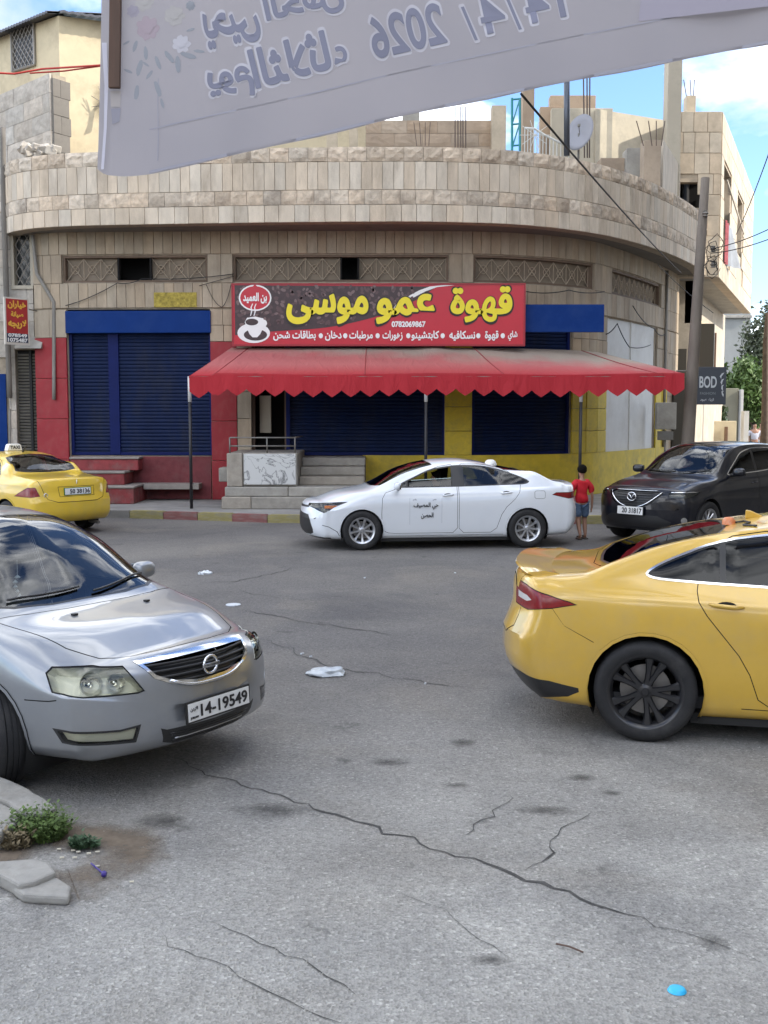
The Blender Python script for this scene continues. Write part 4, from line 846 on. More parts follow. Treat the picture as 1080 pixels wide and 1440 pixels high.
# white balustrade
BR = thing('roof_railing', 'white iron railing curving down to the dish on the roof', 'railing'); rp0 = [(738, 180), (752, 181), (766, 190), (782, 198), (800, 206)]
pts = [at(px, py, 28.6) for px, py in rp0]; MB().tube(pts, .03, 6).build('top_rail', mat('rail_white', (.6, .6, .56), .5), BR, smooth=True); fpt = pchip(range(5), [tuple(p) for p in pts])
for i in range(14): q = Vector(fpt(4 * i / 13)); MB().tube([q, (q.x, q.y, 7.6)], .014, 5).build('baluster', M['rail_white'], BR)
rc = at(752, 190, 28.4); m = MB()
for k in range(10): a = k * 2 * math.pi / 10; m.tube([rc, rc + Vector((.38 * math.cos(a), 0, .38 * math.sin(a)))], .008, 4)
m.build('rail_rosette', M['rail_white'], BR)
# dish
DS = thing('satellite_dish', 'grey satellite dish on the roof between the steel pole and the bars', 'satellite dish'); c = at(815, 186, 29); m = MB(); m.lathe([(0, -.10), (.15, -.085), (.3, -.05), (.42, 0), (.42, .012), (.3, -.035), (0, -.085)], 26, 'Z'); me = m.me('dish')
me.transform(Matrix.Translation(c) @ Vector((-1.0, -1, .35)).to_track_quat('Z', 'Y').to_matrix().to_4x4() @ Matrix.Scale(1.15, 4, (0, 1, 0))); link('dish', me, mat('dish_grey', (.30, .30, .33), .6), DS, smooth=True)
MB().tube([c, c + Vector((-.1, -.45, .05))], .012, 5).tube([c + Vector((0, .1, 0)), c + Vector((0, .15, -1.2))], .03, 6).box(c + Vector((-.1, -.48, .05)), (.06, .1, .06)).build('dish_arm', M['old_metal'], DS)
st_ = MB().tube([at(797, 219, 28.3), at(797, 90, 28.3)], .075, 10); tag(st_.build('steel_pole', mat('steel_dark', (.09, .10, .12), .4, .6), smooth=True), 'dark steel pole rising from the roof to the banner', 'pole')
# arched brown wall and long rendered wall
pbox('roof_wall', 'greenish beige rendered roof wall behind the dish', 'wall', 776, 862, 152, 34, 'render_beige', .3); pbox('roof_wall', 'taller brown stone stair head above the dish', 'wall', 774, 838, 134, 34.6, 'block_wall', .4)
pbox('roof_wall', 'small block wall stub left of the tall concrete column', 'wall', 760, 790, 150, 34.5, 'block_wall', .3)
a = at(838, 153, 33.8); b = at(946, 142, 35.2); m = MB(); an = math.atan2(b.y - a.y, b.x - a.x); m.prism([(a.x, a.y), (b.x, b.y), (b.x, b.y + .3), (a.x, a.y + .3)], 6.8, a.z, lambda u, v, h: (u, v, h)); tag(m.build('roof_wall', M['render_beige']), 'long beige rendered wall left of the tall column', 'wall')
cl = MB(); a = at(940, 85, 33); b = at(960, 85, 33); cl.b2((a.x, 33, 6.8), (b.x, 33.5, a.z + 1.5)); o = tag(cl.build('tall_column', mat('column_pale', (.47, .42, .33), .9, var=.12, dirt=(.3, .26, .2), dirt_amt=.4), bevel=.02), 'tallest concrete column, reaching up behind the banner', 'column')
pbox('roof_tank', 'small greenish block box on the low roof wall', 'box', 882, 908, 208, 30.5, 'concrete', .6, 6.9); pbox('roof_slab', 'low stacked slabs in front of the rendered wall', 'slab', 845, 910, 222, 30.8, 'block_wall', .6, 6.9)
pbox('roof_stub', 'pinkish concrete stub with bent bars', 'column', 906, 930, 197, 29.6, 'block_wall', .45, 6.9)
m = MB(); a = at(933, 196, 30.2); b = at(957, 235, 33.5); m.add([(a.x, a.y, 6.9), (b.x, b.y, 6.9), (b.x, b.y, b.z), (a.x, a.y, a.z), (a.x, a.y + .25, 6.9), (b.x, b.y + .25, 6.9), (b.x, b.y + .25, b.z), (a.x, a.y + .25, a.z)], [(0, 1, 2, 3), (4, 7, 6, 5), (0, 4, 5, 1), (3, 2, 6, 7), (1, 5, 6, 2), (0, 3, 7, 4)]); tag(m.build('roof_wall', M['stone_light']), 'short pale panel wall running back beside the concrete stub', 'wall')

# ------------------------------------------------------------ corner house of the side street (right)
RH = thing('side_street_house', 'tall unfinished stone house with an overhanging upper storey on the right side street', 'building')
mat('house_stone', (.52, .46, .37), .9, var=.18, vscale=2.5, rnd=.1, bump=.2, bscale=12, dirt=(.3, .25, .2), dirt_amt=.5, dirt_scale=.9)
HC = at(1009, 390, 34.0); sd_ = Vector((.41, 1, 0)).normalized()
hx0 = at(934, 380, 34).x; zo0 = HC.z; zo1 = at(1009, 157, 34).z; Ld = 13.2
def hp(u, v, z): p = Vector((HC.x, HC.y, 0)) + Vector((1, 0, 0)) * u + sd_ * v; return (p.x, p.y, z)     # u along the front (negative to the left), v along the street
def hbox(mb, u0, u1, v0, v1, z0, z1):
    vs = [hp(u, v, z) for u in (u0, u1) for v in (v0, v1) for z in (z0, z1)]; mb.add(vs, [(0, 1, 3, 2), (4, 6, 7, 5), (0, 4, 5, 1), (2, 3, 7, 6), (0, 2, 6, 4), (1, 5, 7, 3)])
w0 = hx0 - HC.x; zd0, zd1 = at(985, 290, 34).z - .05, at(985, 256, 34).z
up = MB()
hbox(up, w0, 0, 0, .35, zd1, zo1); hbox(up, w0, -1.35, 0, .35, zo0, zd1); hbox(up, -.55, 0, 0, .35, zo0, zd1); hbox(up, -1.35, -.55, 0, .35, zo0, zd0)   # front with a dark opening
hbox(up, w0, w0 + .3, .35, Ld, zo0, zo1); hbox(up, w0 + .3, -.35, Ld - .3, Ld, zo0, zo1)
# street side with openings
zz0, zz1 = zo0 + 1.6, zo0 + 3.6
ops = [(1.0, 3.3), (6.2, 8.3)]; prev = .35
for a, b in ops: hbox(up, -.3, 0, prev, a, zo0, zo1); hbox(up, -.3, 0, a, b, zo0, zz0 - (.6 if a < 2 else 0)); hbox(up, -.3, 0, a, b, zz1, zo1); prev = b
hbox(up, -.3, 0, prev, Ld, zo0, zo1)
up.build('upper_wall', M['house_stone'], RH); fl = MB(); hbox(fl, w0 + .3, -.3, .35, Ld - .3, zo0, zo0 + .3); hbox(fl, w0 + .3, -.3, .35, Ld - .3, zo1 - .3, zo1 - .02); fl.build('floor_slab', M['concrete'], RH)
# block joints as proud courses on the upper front
rnd = random.Random(4)
def hpieces(z0, z1, h, w, face, u0, u1):
    n = round((z1 - z0) / h)
    for i in range(n):
        x = u0
        while x < u1 - .05:
            ww = min(w * rnd.uniform(.8, 1.2), u1 - x); 
            if u1 - x - ww < .15: ww = u1 - x
            zc = z0 + (z1 - z0) * (i + .5) / n; key = 'slabhouse'
            if key not in PM: q = SLAB[0].copy(); q.materials.clear(); q.materials.append(M['house_stone']); PM[key] = q
            skip = (face == 'f' and zd0 - .1 < zc < zd1 + .05 and -1.45 < x + ww / 2 < -.5) or (face == 's' and any(a - .1 < x + ww / 2 < b + .1 and zz0 - .7 < zc < zz1 + .1 for a, b in ops))
            if not skip:
                o = bpy.data.objects.new('stone_block', PM[key]); COL.objects.link(o); o.parent = RH
                if face == 'f': o.location = hp(x + ww / 2, -.015, zc); o.rotation_euler = (0, 0, 0)
                else: o.location = hp(.015, x + ww / 2, zc); o.rotation_euler = (0, 0, math.atan2(sd_.y, sd_.x))
                o.scale = (ww - .015, .5, (z1 - z0) / n - .015)
            x += ww
hpieces(zo0, zo1, .62, .42, 'f', w0, 0); hpieces(zo0, zo1, .62, .9, 's', .02, Ld)
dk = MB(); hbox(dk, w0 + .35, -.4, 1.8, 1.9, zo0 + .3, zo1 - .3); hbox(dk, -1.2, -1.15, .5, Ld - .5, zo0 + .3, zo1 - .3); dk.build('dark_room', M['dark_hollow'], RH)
# cloth hanging and a flag pole in the big side opening
fm = MB(); p = Vector(hp(.05, 1.6, zz0 - .3)); fm.tube([p + Vector((0, 0, 1.9)), p + Vector((.55, -.1, .2))], .03, 5); fm.build('leaning_pole', mat('wood_pale', (.45, .4, .32), .7), RH)
for k, (a, c_) in enumerate(((1.2, 'cloth_red'), (2.2, 'cloth_grey'))):
    mat('cloth_red', (.30, .06, .07), .9, var=.3, vscale=8); mat('cloth_grey', (.28, .30, .33), .8, var=.2); vs = []
    for i in range(9):
        for j in range(6): vs.append(hp(.08 + .05 * math.sin(i * 1.1) + .35 * (j / 5) * (k) * (i / 8), a + .75 * i / 8, zz0 + .3 - 1.3 * j / 5))
    link('hanging_cloth', mesh('hanging_cloth', vs, [(i * 6 + j, (i + 1) * 6 + j, (i + 1) * 6 + j + 1, i * 6 + j + 1) for i in range(8) for j in range(5)]), M[c_], RH, smooth=True)
# lower storeys, set back under the overhang
lw = MB(); hbox(lw, w0 + .2, w0 + .9, 1.0, 1.3, .1, zo0); hbox(lw, w0 + .9, -1.1, 1.0, 1.3, 5.0, zo0); hbox(lw, w0 + .9, -1.1, 1.3, 1.4, .1, 5.0)
hbox(lw, -1.4, -1.1, 1.3, Ld + 1, .1, zo0); lw.build('lower_wall', M['house_stone'], RH)
ww_ = MB(); hbox(ww_, w0 + .3, w0 + .62, .93, .99, 2.4, 4.2); hbox(ww_, w0 + 1.0, w0 + 1.45, 1.2, 1.28, 3.3, 5.0); ww_.build('narrow_window', M['pane_brown'], RH)
w3 = MB(); hbox(w3, -1.09, -1.02, 4.0, 6.2, 3.0, 5.1); w3o = w3.build('side_window', mat('wood_brown', (.16, .09, .05), .7, var=.3), RH); w3 = MB(); hbox(w3, -1.0, -.4, 4.0, 4.1, 3.1, 4.9); w3.build('open_leaf', M['wood_brown'], w3o)
w3 = MB(); hbox(w3, -1.12, -.98, 3.8, 6.4, 5.1, 5.35); w3.build('lintel', M['cream_wall'], w3o)
pbox('roof_stub', 'square stub with thin bars on top of the right corner house', 'column', 966, 979, 134, 35.5, 'column_beige', .4, zo1 - .4)
# meter boxes, gas bottles frame near the foot of the house
mbx = thing('meter_box', 'grey metal meter box on a post under the right end of the awning', 'box'); p = at(936, 585, 31); MB().box(p, (.55, .25, .75)).build('box_body', M['concrete'], mbx, bevel=.02); MB().box(p + Vector((0, 0, -.55)), (.4, .2, .25)).build('lower_box', M['old_metal'], mbx, bevel=.01); MB().tube([p + Vector((0, 0, -.4)), p + Vector((0, 0, -1.6))], .03, 6).build('box_post', M['pipe_grey'], mbx)
dk2 = MB(); a, b = at(944, 640, 33.5), at(962, 640, 33.5); dk2.b2((a.x, 33.4, .15), (b.x, 33.6, at(950, 545, 33.5).z)); tag(dk2.build('dark_door', M['pane_brown'], bevel=.01), 'dark doorway right of the meter box behind the leaning pole', 'door')

# ------------------------------------------------------------ street furniture on the right
UP = thing('utility_pole', 'tall brown concrete pole leaning at the pavement corner with a tangle of cables', 'utility pole')
pb_, pt_ = at(966, 640, 24.3), at(992, 250, 24.3); foot = pb_ + (pb_ - pt_) * ((pb_.z) / (pt_.z - pb_.z)); 
mat('pole_brown', (.165, .138, .112), .85, var=.3, vscale=3, stretch=(1, 1, .2), bump=.3, bscale=14)
MB().tube([foot, pb_, (pb_ + pt_) / 2, pt_], [.155, .145, .118, .09], 10).build('pole', M['pole_brown'], UP, smooth=True)
rdm = MB(); 
rdm.tube([foot + (pt_ - foot) * .0, foot + (pt_ - foot) * .205], [.162, .152], 12); rdm.build('red_band', mat('band_red', (.30, .04, .03), .8, var=.2), UP, smooth=True)
rnd = random.Random(8)
for py in (300, 350, 372): q = at(1003 if py > 310 else 992, py, 24.2); MB().lathe([(.0, -.07), (.06, -.06), (.04, -.03), (.07, 0), (.04, .03), (.05, .06), (0, .07)], 10, 'Z', tuple(q)).build('insulator', M['old_metal'], UP)
tg = MB()
for k in range(6):
    c = at(1003 + rnd.uniform(-4, 4), 360 + rnd.uniform(-18, 18), 24.1); pts = [c + Vector((.16 * math.cos(t) * rnd.uniform(.6, 1.2), .05 * math.sin(3 * t), .2 * math.sin(t) * rnd.uniform(.6, 1.1))) for t in [i * .7 for i in range(10)]]; tg.tube(pts, .008, 4)
tg.build('cable_tangle', M['cable'], UP)
def aircable(label, a, b, r=.014, sag=.3): tag(wire('overhead_cable', [a, b], r, None, 'cable', sag), label, 'cable')
aircable('thick black cable running down from the banner to the leaning pole', at(733, 132, 8.5), at(958, 384, 24.2), .010, .05); aircable('thin cable from the upper right edge to the corner house', at(1085, 205, 22), at(1035, 330, 36), .012, .1)
aircable('upper one of two cables leaving towards the right edge', at(1000, 350, 24.2), at(1090, 318, 20), .01, .05); aircable('lower one of two cables leaving towards the right edge', at(1000, 356, 24.2), at(1090, 333, 20), .01, .05); aircable('cable crossing below the balcony behind the leaning pole', at(925, 372, 27.5), at(1003, 440, 25), .008, .05)
# dark street board
BS = thing('hanging_sign', 'dark grey street board lettered BOD beside the leaning pole', 'sign'); Y = 27.5; a, b = at(979, 569, Y), at(1022, 516, Y); mat('board_grey', (.055, .062, .075), .5)
MB().b2((a.x, Y, a.z), (b.x, Y + .08, b.z)).build('board', M['board_grey'], BS, bevel=.01); bw, bh = b.x - a.x, b.z - a.z; mat('board_white', (.55, .57, .58), .5)
letter('board_lettering', 'BOD', M['board_white'], BS, (a.x + bw * .38, Y, a.z + bh * .60), (1, 0, 0), (0, 0, 1), width=bw * .58, height=bh * .30, bold=.012)
letter('board_lettering', 'FASHION', mat('board_dim', (.2, .22, .23), .5), BS, (a.x + bw * .38, Y, a.z + bh * .30), (1, 0, 0), (0, 0, 1), width=bw * .52, height=bh * .07); letter('board_lettering', 'ازياء عبود', M['board_white'], BS, (a.x + bw * .36, Y, a.z + bh * .13), (1, 0, 0), (0, 0, 1), width=bw * .46, height=bh * .09)
for k in range(4):
    u0_, v0_ = .80, .78 - k * .16; pts = [(u0_ + .12, v0_ + .07), (u0_ + .04, v0_ + .05), (u0_ - .03 + .03 * k, v0_ - .03), (u0_ + .02 + .03 * k, v0_ - .10), (u0_ + .03 + .03 * k, v0_ - .03), (u0_ + .08, v0_ + .02)]; MB().add([(a.x + bw * u, Y - .006, a.z + bh * v) for u, v in pts], [tuple(range(6))]).build('board_emblem', M['board_white'], BS)
MB().tube([(a.x - .5, Y + .04, b.z - .1), (a.x, Y + .04, b.z - .1)], .025, 6).build('bracket', M['old_metal'], BS)
# far side: grey house, walls
def farbox(name, label, cat, px0, px1, py0, py1, Y, m, depth=6, parent=None):
    a, b = at(px0, py1, Y), at(px1, py0, Y); zb = min(a.z, 0) if cat == 'building' else a.z
    o = MB().b2((a.x, Y, max(zb, 0)), (b.x, Y + depth, b.z)).build(name, M[m], parent, bevel=.02); return tag(o, label, cat) if label else o
FH = thing('grey_house', 'plain grey concrete house at the end of the side street', 'building'); mat('far_grey', (.30, .31, .30), .9, var=.1, vscale=.6, dirt=(.22, .22, .21), dirt_amt=.5, dirt_scale=.4)
farbox('wall', None, 'building', 1003, 1056, 447, 640, 68, 'far_grey', 10, FH); farbox('roof_edge', None, 'x', 1001, 1058, 443, 447, 67.8, 'concrete', 10.4, FH); farbox('stair_head', None, 'x', 1044, 1057, 413, 443, 70, 'far_grey', 5, FH)
GW = thing('garden_wall', 'grey rounded wall standing before the green bushes on the side street', 'wall'); mat('olive_wall', (.26, .25, .19), .9, var=.15, vscale=.8)
farbox('wall', None, 'x', 992, 1039, 546, 645, 50, 'olive_wall', .5, GW); farbox('end_pillar', None, 'x', 1039, 1046, 548, 645, 49.8, 'white_board', .8, GW)
YW = thing('cream_wall', 'sunlit cream wall with narrow brown doors on the side street', 'wall')
farbox('wall', None, 'x', 972, 1036, 592, 645, 44, 'cream_wall', .4, YW); farbox('upper_wall', None, 'x', 968, 1000, 571, 592, 44, 'cream_wall', .4, YW)
for p0, p1 in ((986, 995), (1018, 1024), (1000, 1003)): farbox('door', None, 'x', p0, p1, 600, 645, 43.9, 'wood_brown', .06, YW)
MB().b2((at(1046, 600, 46).x, 46, 0), (at(1053, 600, 46).x, 46.4, at(1050, 578, 46).z)).build('gate_pillar', M['white_board'], YW)
def foliage(name, label, cat, c, rad, n, size, m, seed=0, trunk=None, parent_m='bark', squash=1.0, gap=.45):
    t = thing(name, label, cat, (c[0], c[1], 0)); t.location = (0, 0, 0); rnd = np.random.default_rng(seed); c = np.array(c, float); rad = np.array(rad, float)
    k = 26; cc = rnd.normal(size=(k, 3)); cc /= np.linalg.norm(cc, axis=1)[:, None]; cc = c + cc * rad * rnd.uniform(.35, .95, (k, 1)); P = []
    per = n // k
    for q in cc: P.append(q + rnd.normal(size=(per, 3)) * rad * .17)
    P = np.concatenate(P); nn = len(P); a = rnd.normal(size=(nn, 3)); a /= np.linalg.norm(a, axis=1)[:, None]; b = np.cross(a, rnd.normal(size=(nn, 3))); b /= np.linalg.norm(b, axis=1)[:, None]; s = size * rnd.uniform(.6, 1.3, (nn, 1))
    V = np.stack([P - a * s, P + b * s * .5, P + a * s, P - b * s * .5], 1).reshape(-1, 3); me = bpy.data.meshes.new('crown'); me.vertices.add(nn * 4); me.vertices.foreach_set('co', V.ravel()); me.loops.add(nn * 4); me.loops.foreach_set('vertex_index', np.arange(nn * 4)); me.polygons.add(nn); me.polygons.foreach_set('loop_start', np.arange(nn) * 4); me.polygons.foreach_set('loop_total', np.full(nn, 4)); me.update(); me.validate()
    link('crown', me, M[m], t)
    if trunk:
        mb = MB(); base = Vector(trunk); top = Vector(c); mb.tube([base, base.lerp(top, .5) + Vector((.1, 0, 0)), top], [trunk_r, trunk_r * .7, trunk_r * .3], 8)
        for q in cc[:9]: mb.tube([base.lerp(top, .55), (base.lerp(top, .6) + Vector(q)) / 2, Vector(q)], [trunk_r * .35, trunk_r * .2, .02], 5)
        mb.build('trunk', mat('bark', (.12, .09, .065), .9, var=.3, vscale=6), t, smooth=True)
    return t
trunk_r = .18
mat('leaf', (.075, .13, .025), .6, var=.4, vscale=1.2); mat('leaf_dark', (.045, .075, .03), .6, var=.4, vscale=1.5); mat('leaf_grey', (.10, .12, .07), .6, var=.4, vscale=1.5)
p = at(1030, 545, 60); foliage('green_tree', 'bright green bushy tree behind the rounded grey wall', 'tree', (p.x, p.y, p.z - .3), (2.1, 1.8, 1.9), 5200, .16, 'leaf', 1, (p.x, p.y, 0))
p = at(1058, 560, 58); foliage('green_tree', 'darker green tree between the grey house and the street trunk', 'tree', (p.x, p.y, p.z), (1.4, 1.5, 2.0), 4200, .15, 'leaf', 2, (p.x, p.y, 0))
p = at(1076, 490, 62); foliage('grey_green_tree', 'tall thin grey green tree at the right edge, sky showing through', 'tree', (p.x + .3, p.y, p.z), (1.7, 1.6, 2.6), 3000, .15, 'leaf_grey', 3, (p.x + .3, p.y, 0))
p = at(1062, 590, 64); foliage('dark_bush', 'dark bush behind the distant people', 'bush', (p.x, p.y, 1.2), (1.6, 1.2, 1.5), 2500, .14, 'leaf_dark', 4)
p = at(1016, 588, 47); foliage('small_palm_bush', 'small dark plant leaning over the cream wall', 'bush', (p.x, p.y, p.z), (.35, .3, .45), 500, .12, 'leaf_dark', 5)
tp = MB(); a = at(1073, 640, 40); tp.tube([(a.x, 40, 0), (a.x + .03, 40, 2.2), (at(1077, 480, 40).x, 40, at(1077, 480, 40).z), (at(1080, 440, 40).x, 40, at(1080, 440, 40).z)], [.14, .13, .1, .08], 10); tag(tp.build('street_pole', M['bark'], smooth=True), 'dark straight pole at the right edge beside the distant people', 'pole')
# added block out of view across the side street, sized to shade the crossing
BK = thing('added_shade_block', 'unseen tall stone block added across the side street to shade the crossing', 'building'); mat('block_stone', (.40, .36, .30), .9, var=.1, vscale=1, dirt=(.25, .22, .18), dirt_amt=.4)
MB().b2((14.2, -14, 0), (28, 30.5, 22)).build('wall', M['block_stone'], BK); wq = MB()
for f in range(6):
    for k in range(11):
        y = -12 + k * 3.9; wq.b2((14.12, y, 2.0 + f * 3.4), (14.17, y + 1.4, 3.7 + f * 3.4))
wq.build('window', M['pane_dark'], BK)['kind'] = 'stuff'; b2 = MB()
for f in range(6): b2.b2((13.6, -13, 1.0 + f * 3.4), (14.19, 29.5, 1.15 + f * 3.4))
b2.build('balcony_ledge', M['concrete'], BK)['kind'] = 'stuff'
BK2 = thing('row_house', 'low stone houses behind the photographer, seen only in reflections', 'building'); m = MB(); rnd = random.Random(1); x = -40
while x < 12: w = rnd.uniform(6, 10); m.b2((x, -22, 0), (x + w - .1, -14, rnd.uniform(5, 9))); x += w
m.build('wall', M['block_stone'], BK2)
# ------------------------------------------------------------ cars
# car space: x runs back from the nose, y to the car's right, z up
def inset(poly, d):
    n = len(poly); a = sum(poly[i][0] * poly[(i + 1) % n][1] - poly[(i + 1) % n][0] * poly[i][1] for i in range(n)); sg = 1 if a > 0 else -1
    out = []
    for i in range(n):
        p0, p1, p2 = Vector(poly[i - 1]), Vector(poly[i]), Vector(poly[(i + 1) % n])
        e1 = (p1 - p0).normalized(); e2 = (p2 - p1).normalized()
        n1 = Vector((-e1.y, e1.x)) * sg; n2 = Vector((-e2.y, e2.x)) * sg
        b = n1 + n2; L = b.length
        if L < 1e-6: out.append(tuple(p1 + n1 * d)); continue
        b /= L; k = d / max(.45, b.dot(n1)); out.append(tuple(p1 + b * k))
    return out
def smooth_poly(poly, it=1, keep=()):
    for _ in range(it):
        q = []
        for i in range(len(poly)):
            a = poly[i]; b = poly[(i + 1) % len(poly)]
            L = math.hypot(b[0] - a[0], b[1] - a[1]); k = min(.22, .075 / max(L, 1e-6)); q += [(a[0] * (1 - k) + b[0] * k, a[1] * (1 - k) + b[1] * k), (a[0] * k + b[0] * (1 - k), a[1] * k + b[1] * (1 - k))]
        poly = q
    return poly
def inpoly(p, poly):
    x, y = p; r = False; n = len(poly)
    for i in range(n):
        x1, y1 = poly[i]; x2, y2 = poly[i - 1]
        if (y1 > y) != (y2 > y) and x < (x2 - x1) * (y - y1) / (y2 - y1) + x1: r = not r
    return r

class Body:
    def __init__(s, P):
        s.P = P; L = P['L']; xf, xr = P.get('capf', .22), P.get('capr', .22)
        lines = P['lines']   # list of (y-profile, z-profile), each [(x, value)...]
        s.fy = [pchip(*zip(*a)) for a, b in lines]; s.fz = [pchip(*zip(*b)) for a, b in lines]
        nl = len(lines); xs = np.arange(xf, L - xr + 1e-6, .045)
        xs = np.append(xs, L - xr) if xs[-1] < L - xr - .01 else xs
        sub = P.get('sub', [3, 2, 3, 5, 5, 3, 3, 8, 5, 5])
        tv = np.concatenate([np.linspace(k, k + 1, sub[k], endpoint=False) for k in range(nl - 1)] + [[nl - 1]])
        def ring(x):
            pts = np.array([[f(x), g(x)] for f, g in zip(s.fy, s.fz)]); return pchip(np.arange(nl), pts)(tv)
        rings = []
        ef, er = P.get('ef', 3.2), P.get('er', 3.2)
        K = 12
        def cap(x0, d, sgn, e, zc, yk):
            base = ring(x0); out = []
            for i in range(1, K + 1):
                th = math.pi / 2 * i / K; sc = max(0, math.cos(th)) ** (2 / e); xx = x0 + sgn * d * math.sin(th) ** (2 / e)
                sp = np.stack([base[:, 0] * yk, np.full(len(base), zc)], 1)
                out.append(np.c_[np.full(len(base), xx), sp + (base - sp) * sc])
            return out
        fr = cap(xf, xf, -1, ef, P.get('zf', .5), P.get('ykf', .8))
        rr = cap(L - xr, xr, 1, er, P.get('zr', .62), P.get('ykr', .85))
        rings = fr[::-1] + [np.c_[np.full(len(tv), x), ring(x)] for x in xs] + rr
        A = np.array(rings)    # (n, m, 3)
        bow, bowr = P.get('bow', .3), P.get('bowr', .2); W = P['W']
        pf = pchip(*zip(*P.get('nose', [(0, 0), (1, 0)]))); pr = pchip(*zip(*P.get('tail', [(0, 0), (1, 0)])))
        x = A[..., 0].copy(); yy = np.abs(A[..., 1]) / W
        wf = np.clip(1 - x / 1.25, 0, 1) ** 2; wr = np.clip(1 - (L - x) / 1.1, 0, 1) ** 2
        A[..., 0] = x + wf * (bow * yy ** P.get('bowp', 2.4) + pf(A[..., 2])) - wr * (bowr * yy ** P.get('bowrp', 2.6) + pr(A[..., 2]))
        s.A = A; n, m = A.shape[:2]
        # vertex normals of the smooth surface
        du = np.gradient(A, axis=0); dv = np.gradient(A, axis=1); N = np.cross(dv, du); ln = np.linalg.norm(N, axis=2, keepdims=True); N = N / np.where(ln < 1e-9, 1, ln)
        N[..., 1][:, [0, -1]] = 0
        if N[n // 2, m // 2, 1] < 0: N = -N
        s.N = N.reshape(-1, 3); s.V = A.reshape(-1, 3)
        s.F = [(i * m + j, i * m + j + 1, (i + 1) * m + j + 1, (i + 1) * m + j) for i in range(n - 1) for j in range(m - 1)]
        s.bvh = BVHTree.FromPolygons([Vector(v) for v in s.V], s.F)
        s.bm = bmesh.new(); vs = [s.bm.verts.new(v) for v in s.V]
        s.lay = s.bm.faces.layers.int.new('tag'); s.tags = ['paint']
        for f in s.F:
            try:
                fc = s.bm.faces.new([vs[i] for i in f])
            except ValueError: pass
        bmesh.ops.remove_doubles(s.bm, verts=s.bm.verts, dist=1e-5)
        bmesh.ops.recalc_face_normals(s.bm, faces=s.bm.faces)
        s.bm.normal_update()
        t = max(s.bm.faces, key=lambda f: f.calc_center_median().y)
        if t.normal.y < 0: bmesh.ops.reverse_faces(s.bm, faces=s.bm.faces)
        bad = [f for f in s.bm.faces if f.normal.dot(s.normal(f.calc_center_median())) < 0]
        if bad: bmesh.ops.reverse_faces(s.bm, faces=bad)
        s.bm.normal_update()
    def proj(s, mode):
        L = s.P['L']
        if mode == 'top': return Vector((0, 0, 1)), lambda p: (p.x, p.y), lambda a: Vector((a[0], a[1], 0))
        rear = isinstance(mode, str) and mode[0] == 'r'; th = R(float(mode[1:])) if rear else R(mode)
        if not rear:
            d = Vector((-math.cos(th), math.sin(th), 0)); ax = Vector((math.sin(th), math.cos(th), 0)); return d, lambda p: (p.dot(ax), p.z), lambda a: ax * a[0] + Vector((0, 0, a[1]))
        d = Vector((math.cos(th), math.sin(th), 0)); ax = Vector((-math.sin(th), math.cos(th), 0)); off = Vector((L, 0, 0))
        return d, lambda p: ((p - off).dot(ax), p.z), lambda a: off + ax * a[0] + Vector((0, 0, a[1]))
    def cut(s, name, poly, mode, only=None, cond=None, nmin=.08):
        d, pr, un = s.proj(mode); bm = s.bm
        if name not in s.tags: s.tags.append(name)
        ti = s.tags.index(name); us = [p[0] for p in poly]; zs = [p[1] for p in poly]; b = (min(us) - .01, max(us) + .01, min(zs) - .01, max(zs) + .01)
        ok = None if only is None else {s.tags.index(o) for o in only}
        def cand():
            out = []
            for f in bm.faces:
                if ok is not None and f[s.lay] not in ok: continue
                if f.normal.dot(d) < nmin: continue
                q = [pr(v.co) for v in f.verts]
                if max(a[0] for a in q) < b[0] or min(a[0] for a in q) > b[1] or max(a[1] for a in q) < b[2] or min(a[1] for a in q) > b[3]: continue
                if cond and not cond(f.calc_center_median()): continue
                out.append(f)
            return out
        fs = cand(); n = len(poly)
        for i in range(n):
            p0 = un(poly[i]); p1 = un(poly[(i + 1) % n]); e = p1 - p0
            if e.length < 1e-6: continue
            no = e.cross(d).normalized()
            # faces touching the edge's own strip only
            u0, u1 = sorted((poly[i][0], poly[(i + 1) % n][0])); v0, v1 = sorted((poly[i][1], poly[(i + 1) % n][1])); g = []
            for f in fs:
                if not f.is_valid: continue
                q = [pr(v.co) for v in f.verts]
                if max(a[0] for a in q) < u0 - .002 or min(a[0] for a in q) > u1 + .002 or max(a[1] for a in q) < v0 - .002 or min(a[1] for a in q) > v1 + .002: continue
                g.append(f)
            geom = list(g) + list({e2 for f in g for e2 in f.edges}) + list({v for f in g for v in f.verts})
            if not g: continue
            r = bmesh.ops.bisect_plane(bm, geom=geom, dist=1e-6, plane_co=p0, plane_no=no)
            fs = list({f for f in fs if f.is_valid} | {f for f in r['geom'] if isinstance(f, bmesh.types.BMFace)})
        k = 0
        for f in fs:
            if f.is_valid and inpoly(pr(f.calc_center_median()), poly): f[s.lay] = ti; k += 1
        return k
    def panel(s, name, poly, mode, gap=.006, ring='gap', **k):
        s.cut(ring, poly, mode, **k); s.cut(name, inset(poly, gap), mode, **k)
    def grab(s, name, push=0.0, near=None):
        ti = s.tags.index(name); vs = []; fs = []; idx = {}
        for f in s.bm.faces:
            if f[s.lay] != ti: continue
            if near is not None and abs(f.calc_center_median().x - near) > .7: continue
            q = []
            for v in f.verts:
                if v.index not in idx or True:
                    key = v
                    if key not in idx: idx[key] = len(vs); vs.append(v.co.copy())
                q.append(idx[key])
            fs.append(tuple(q))
        ns = [s.normal(v) for v in vs]
        if push: vs = [v - n * push for v, n in zip(vs, ns)]
        return vs, fs, ns
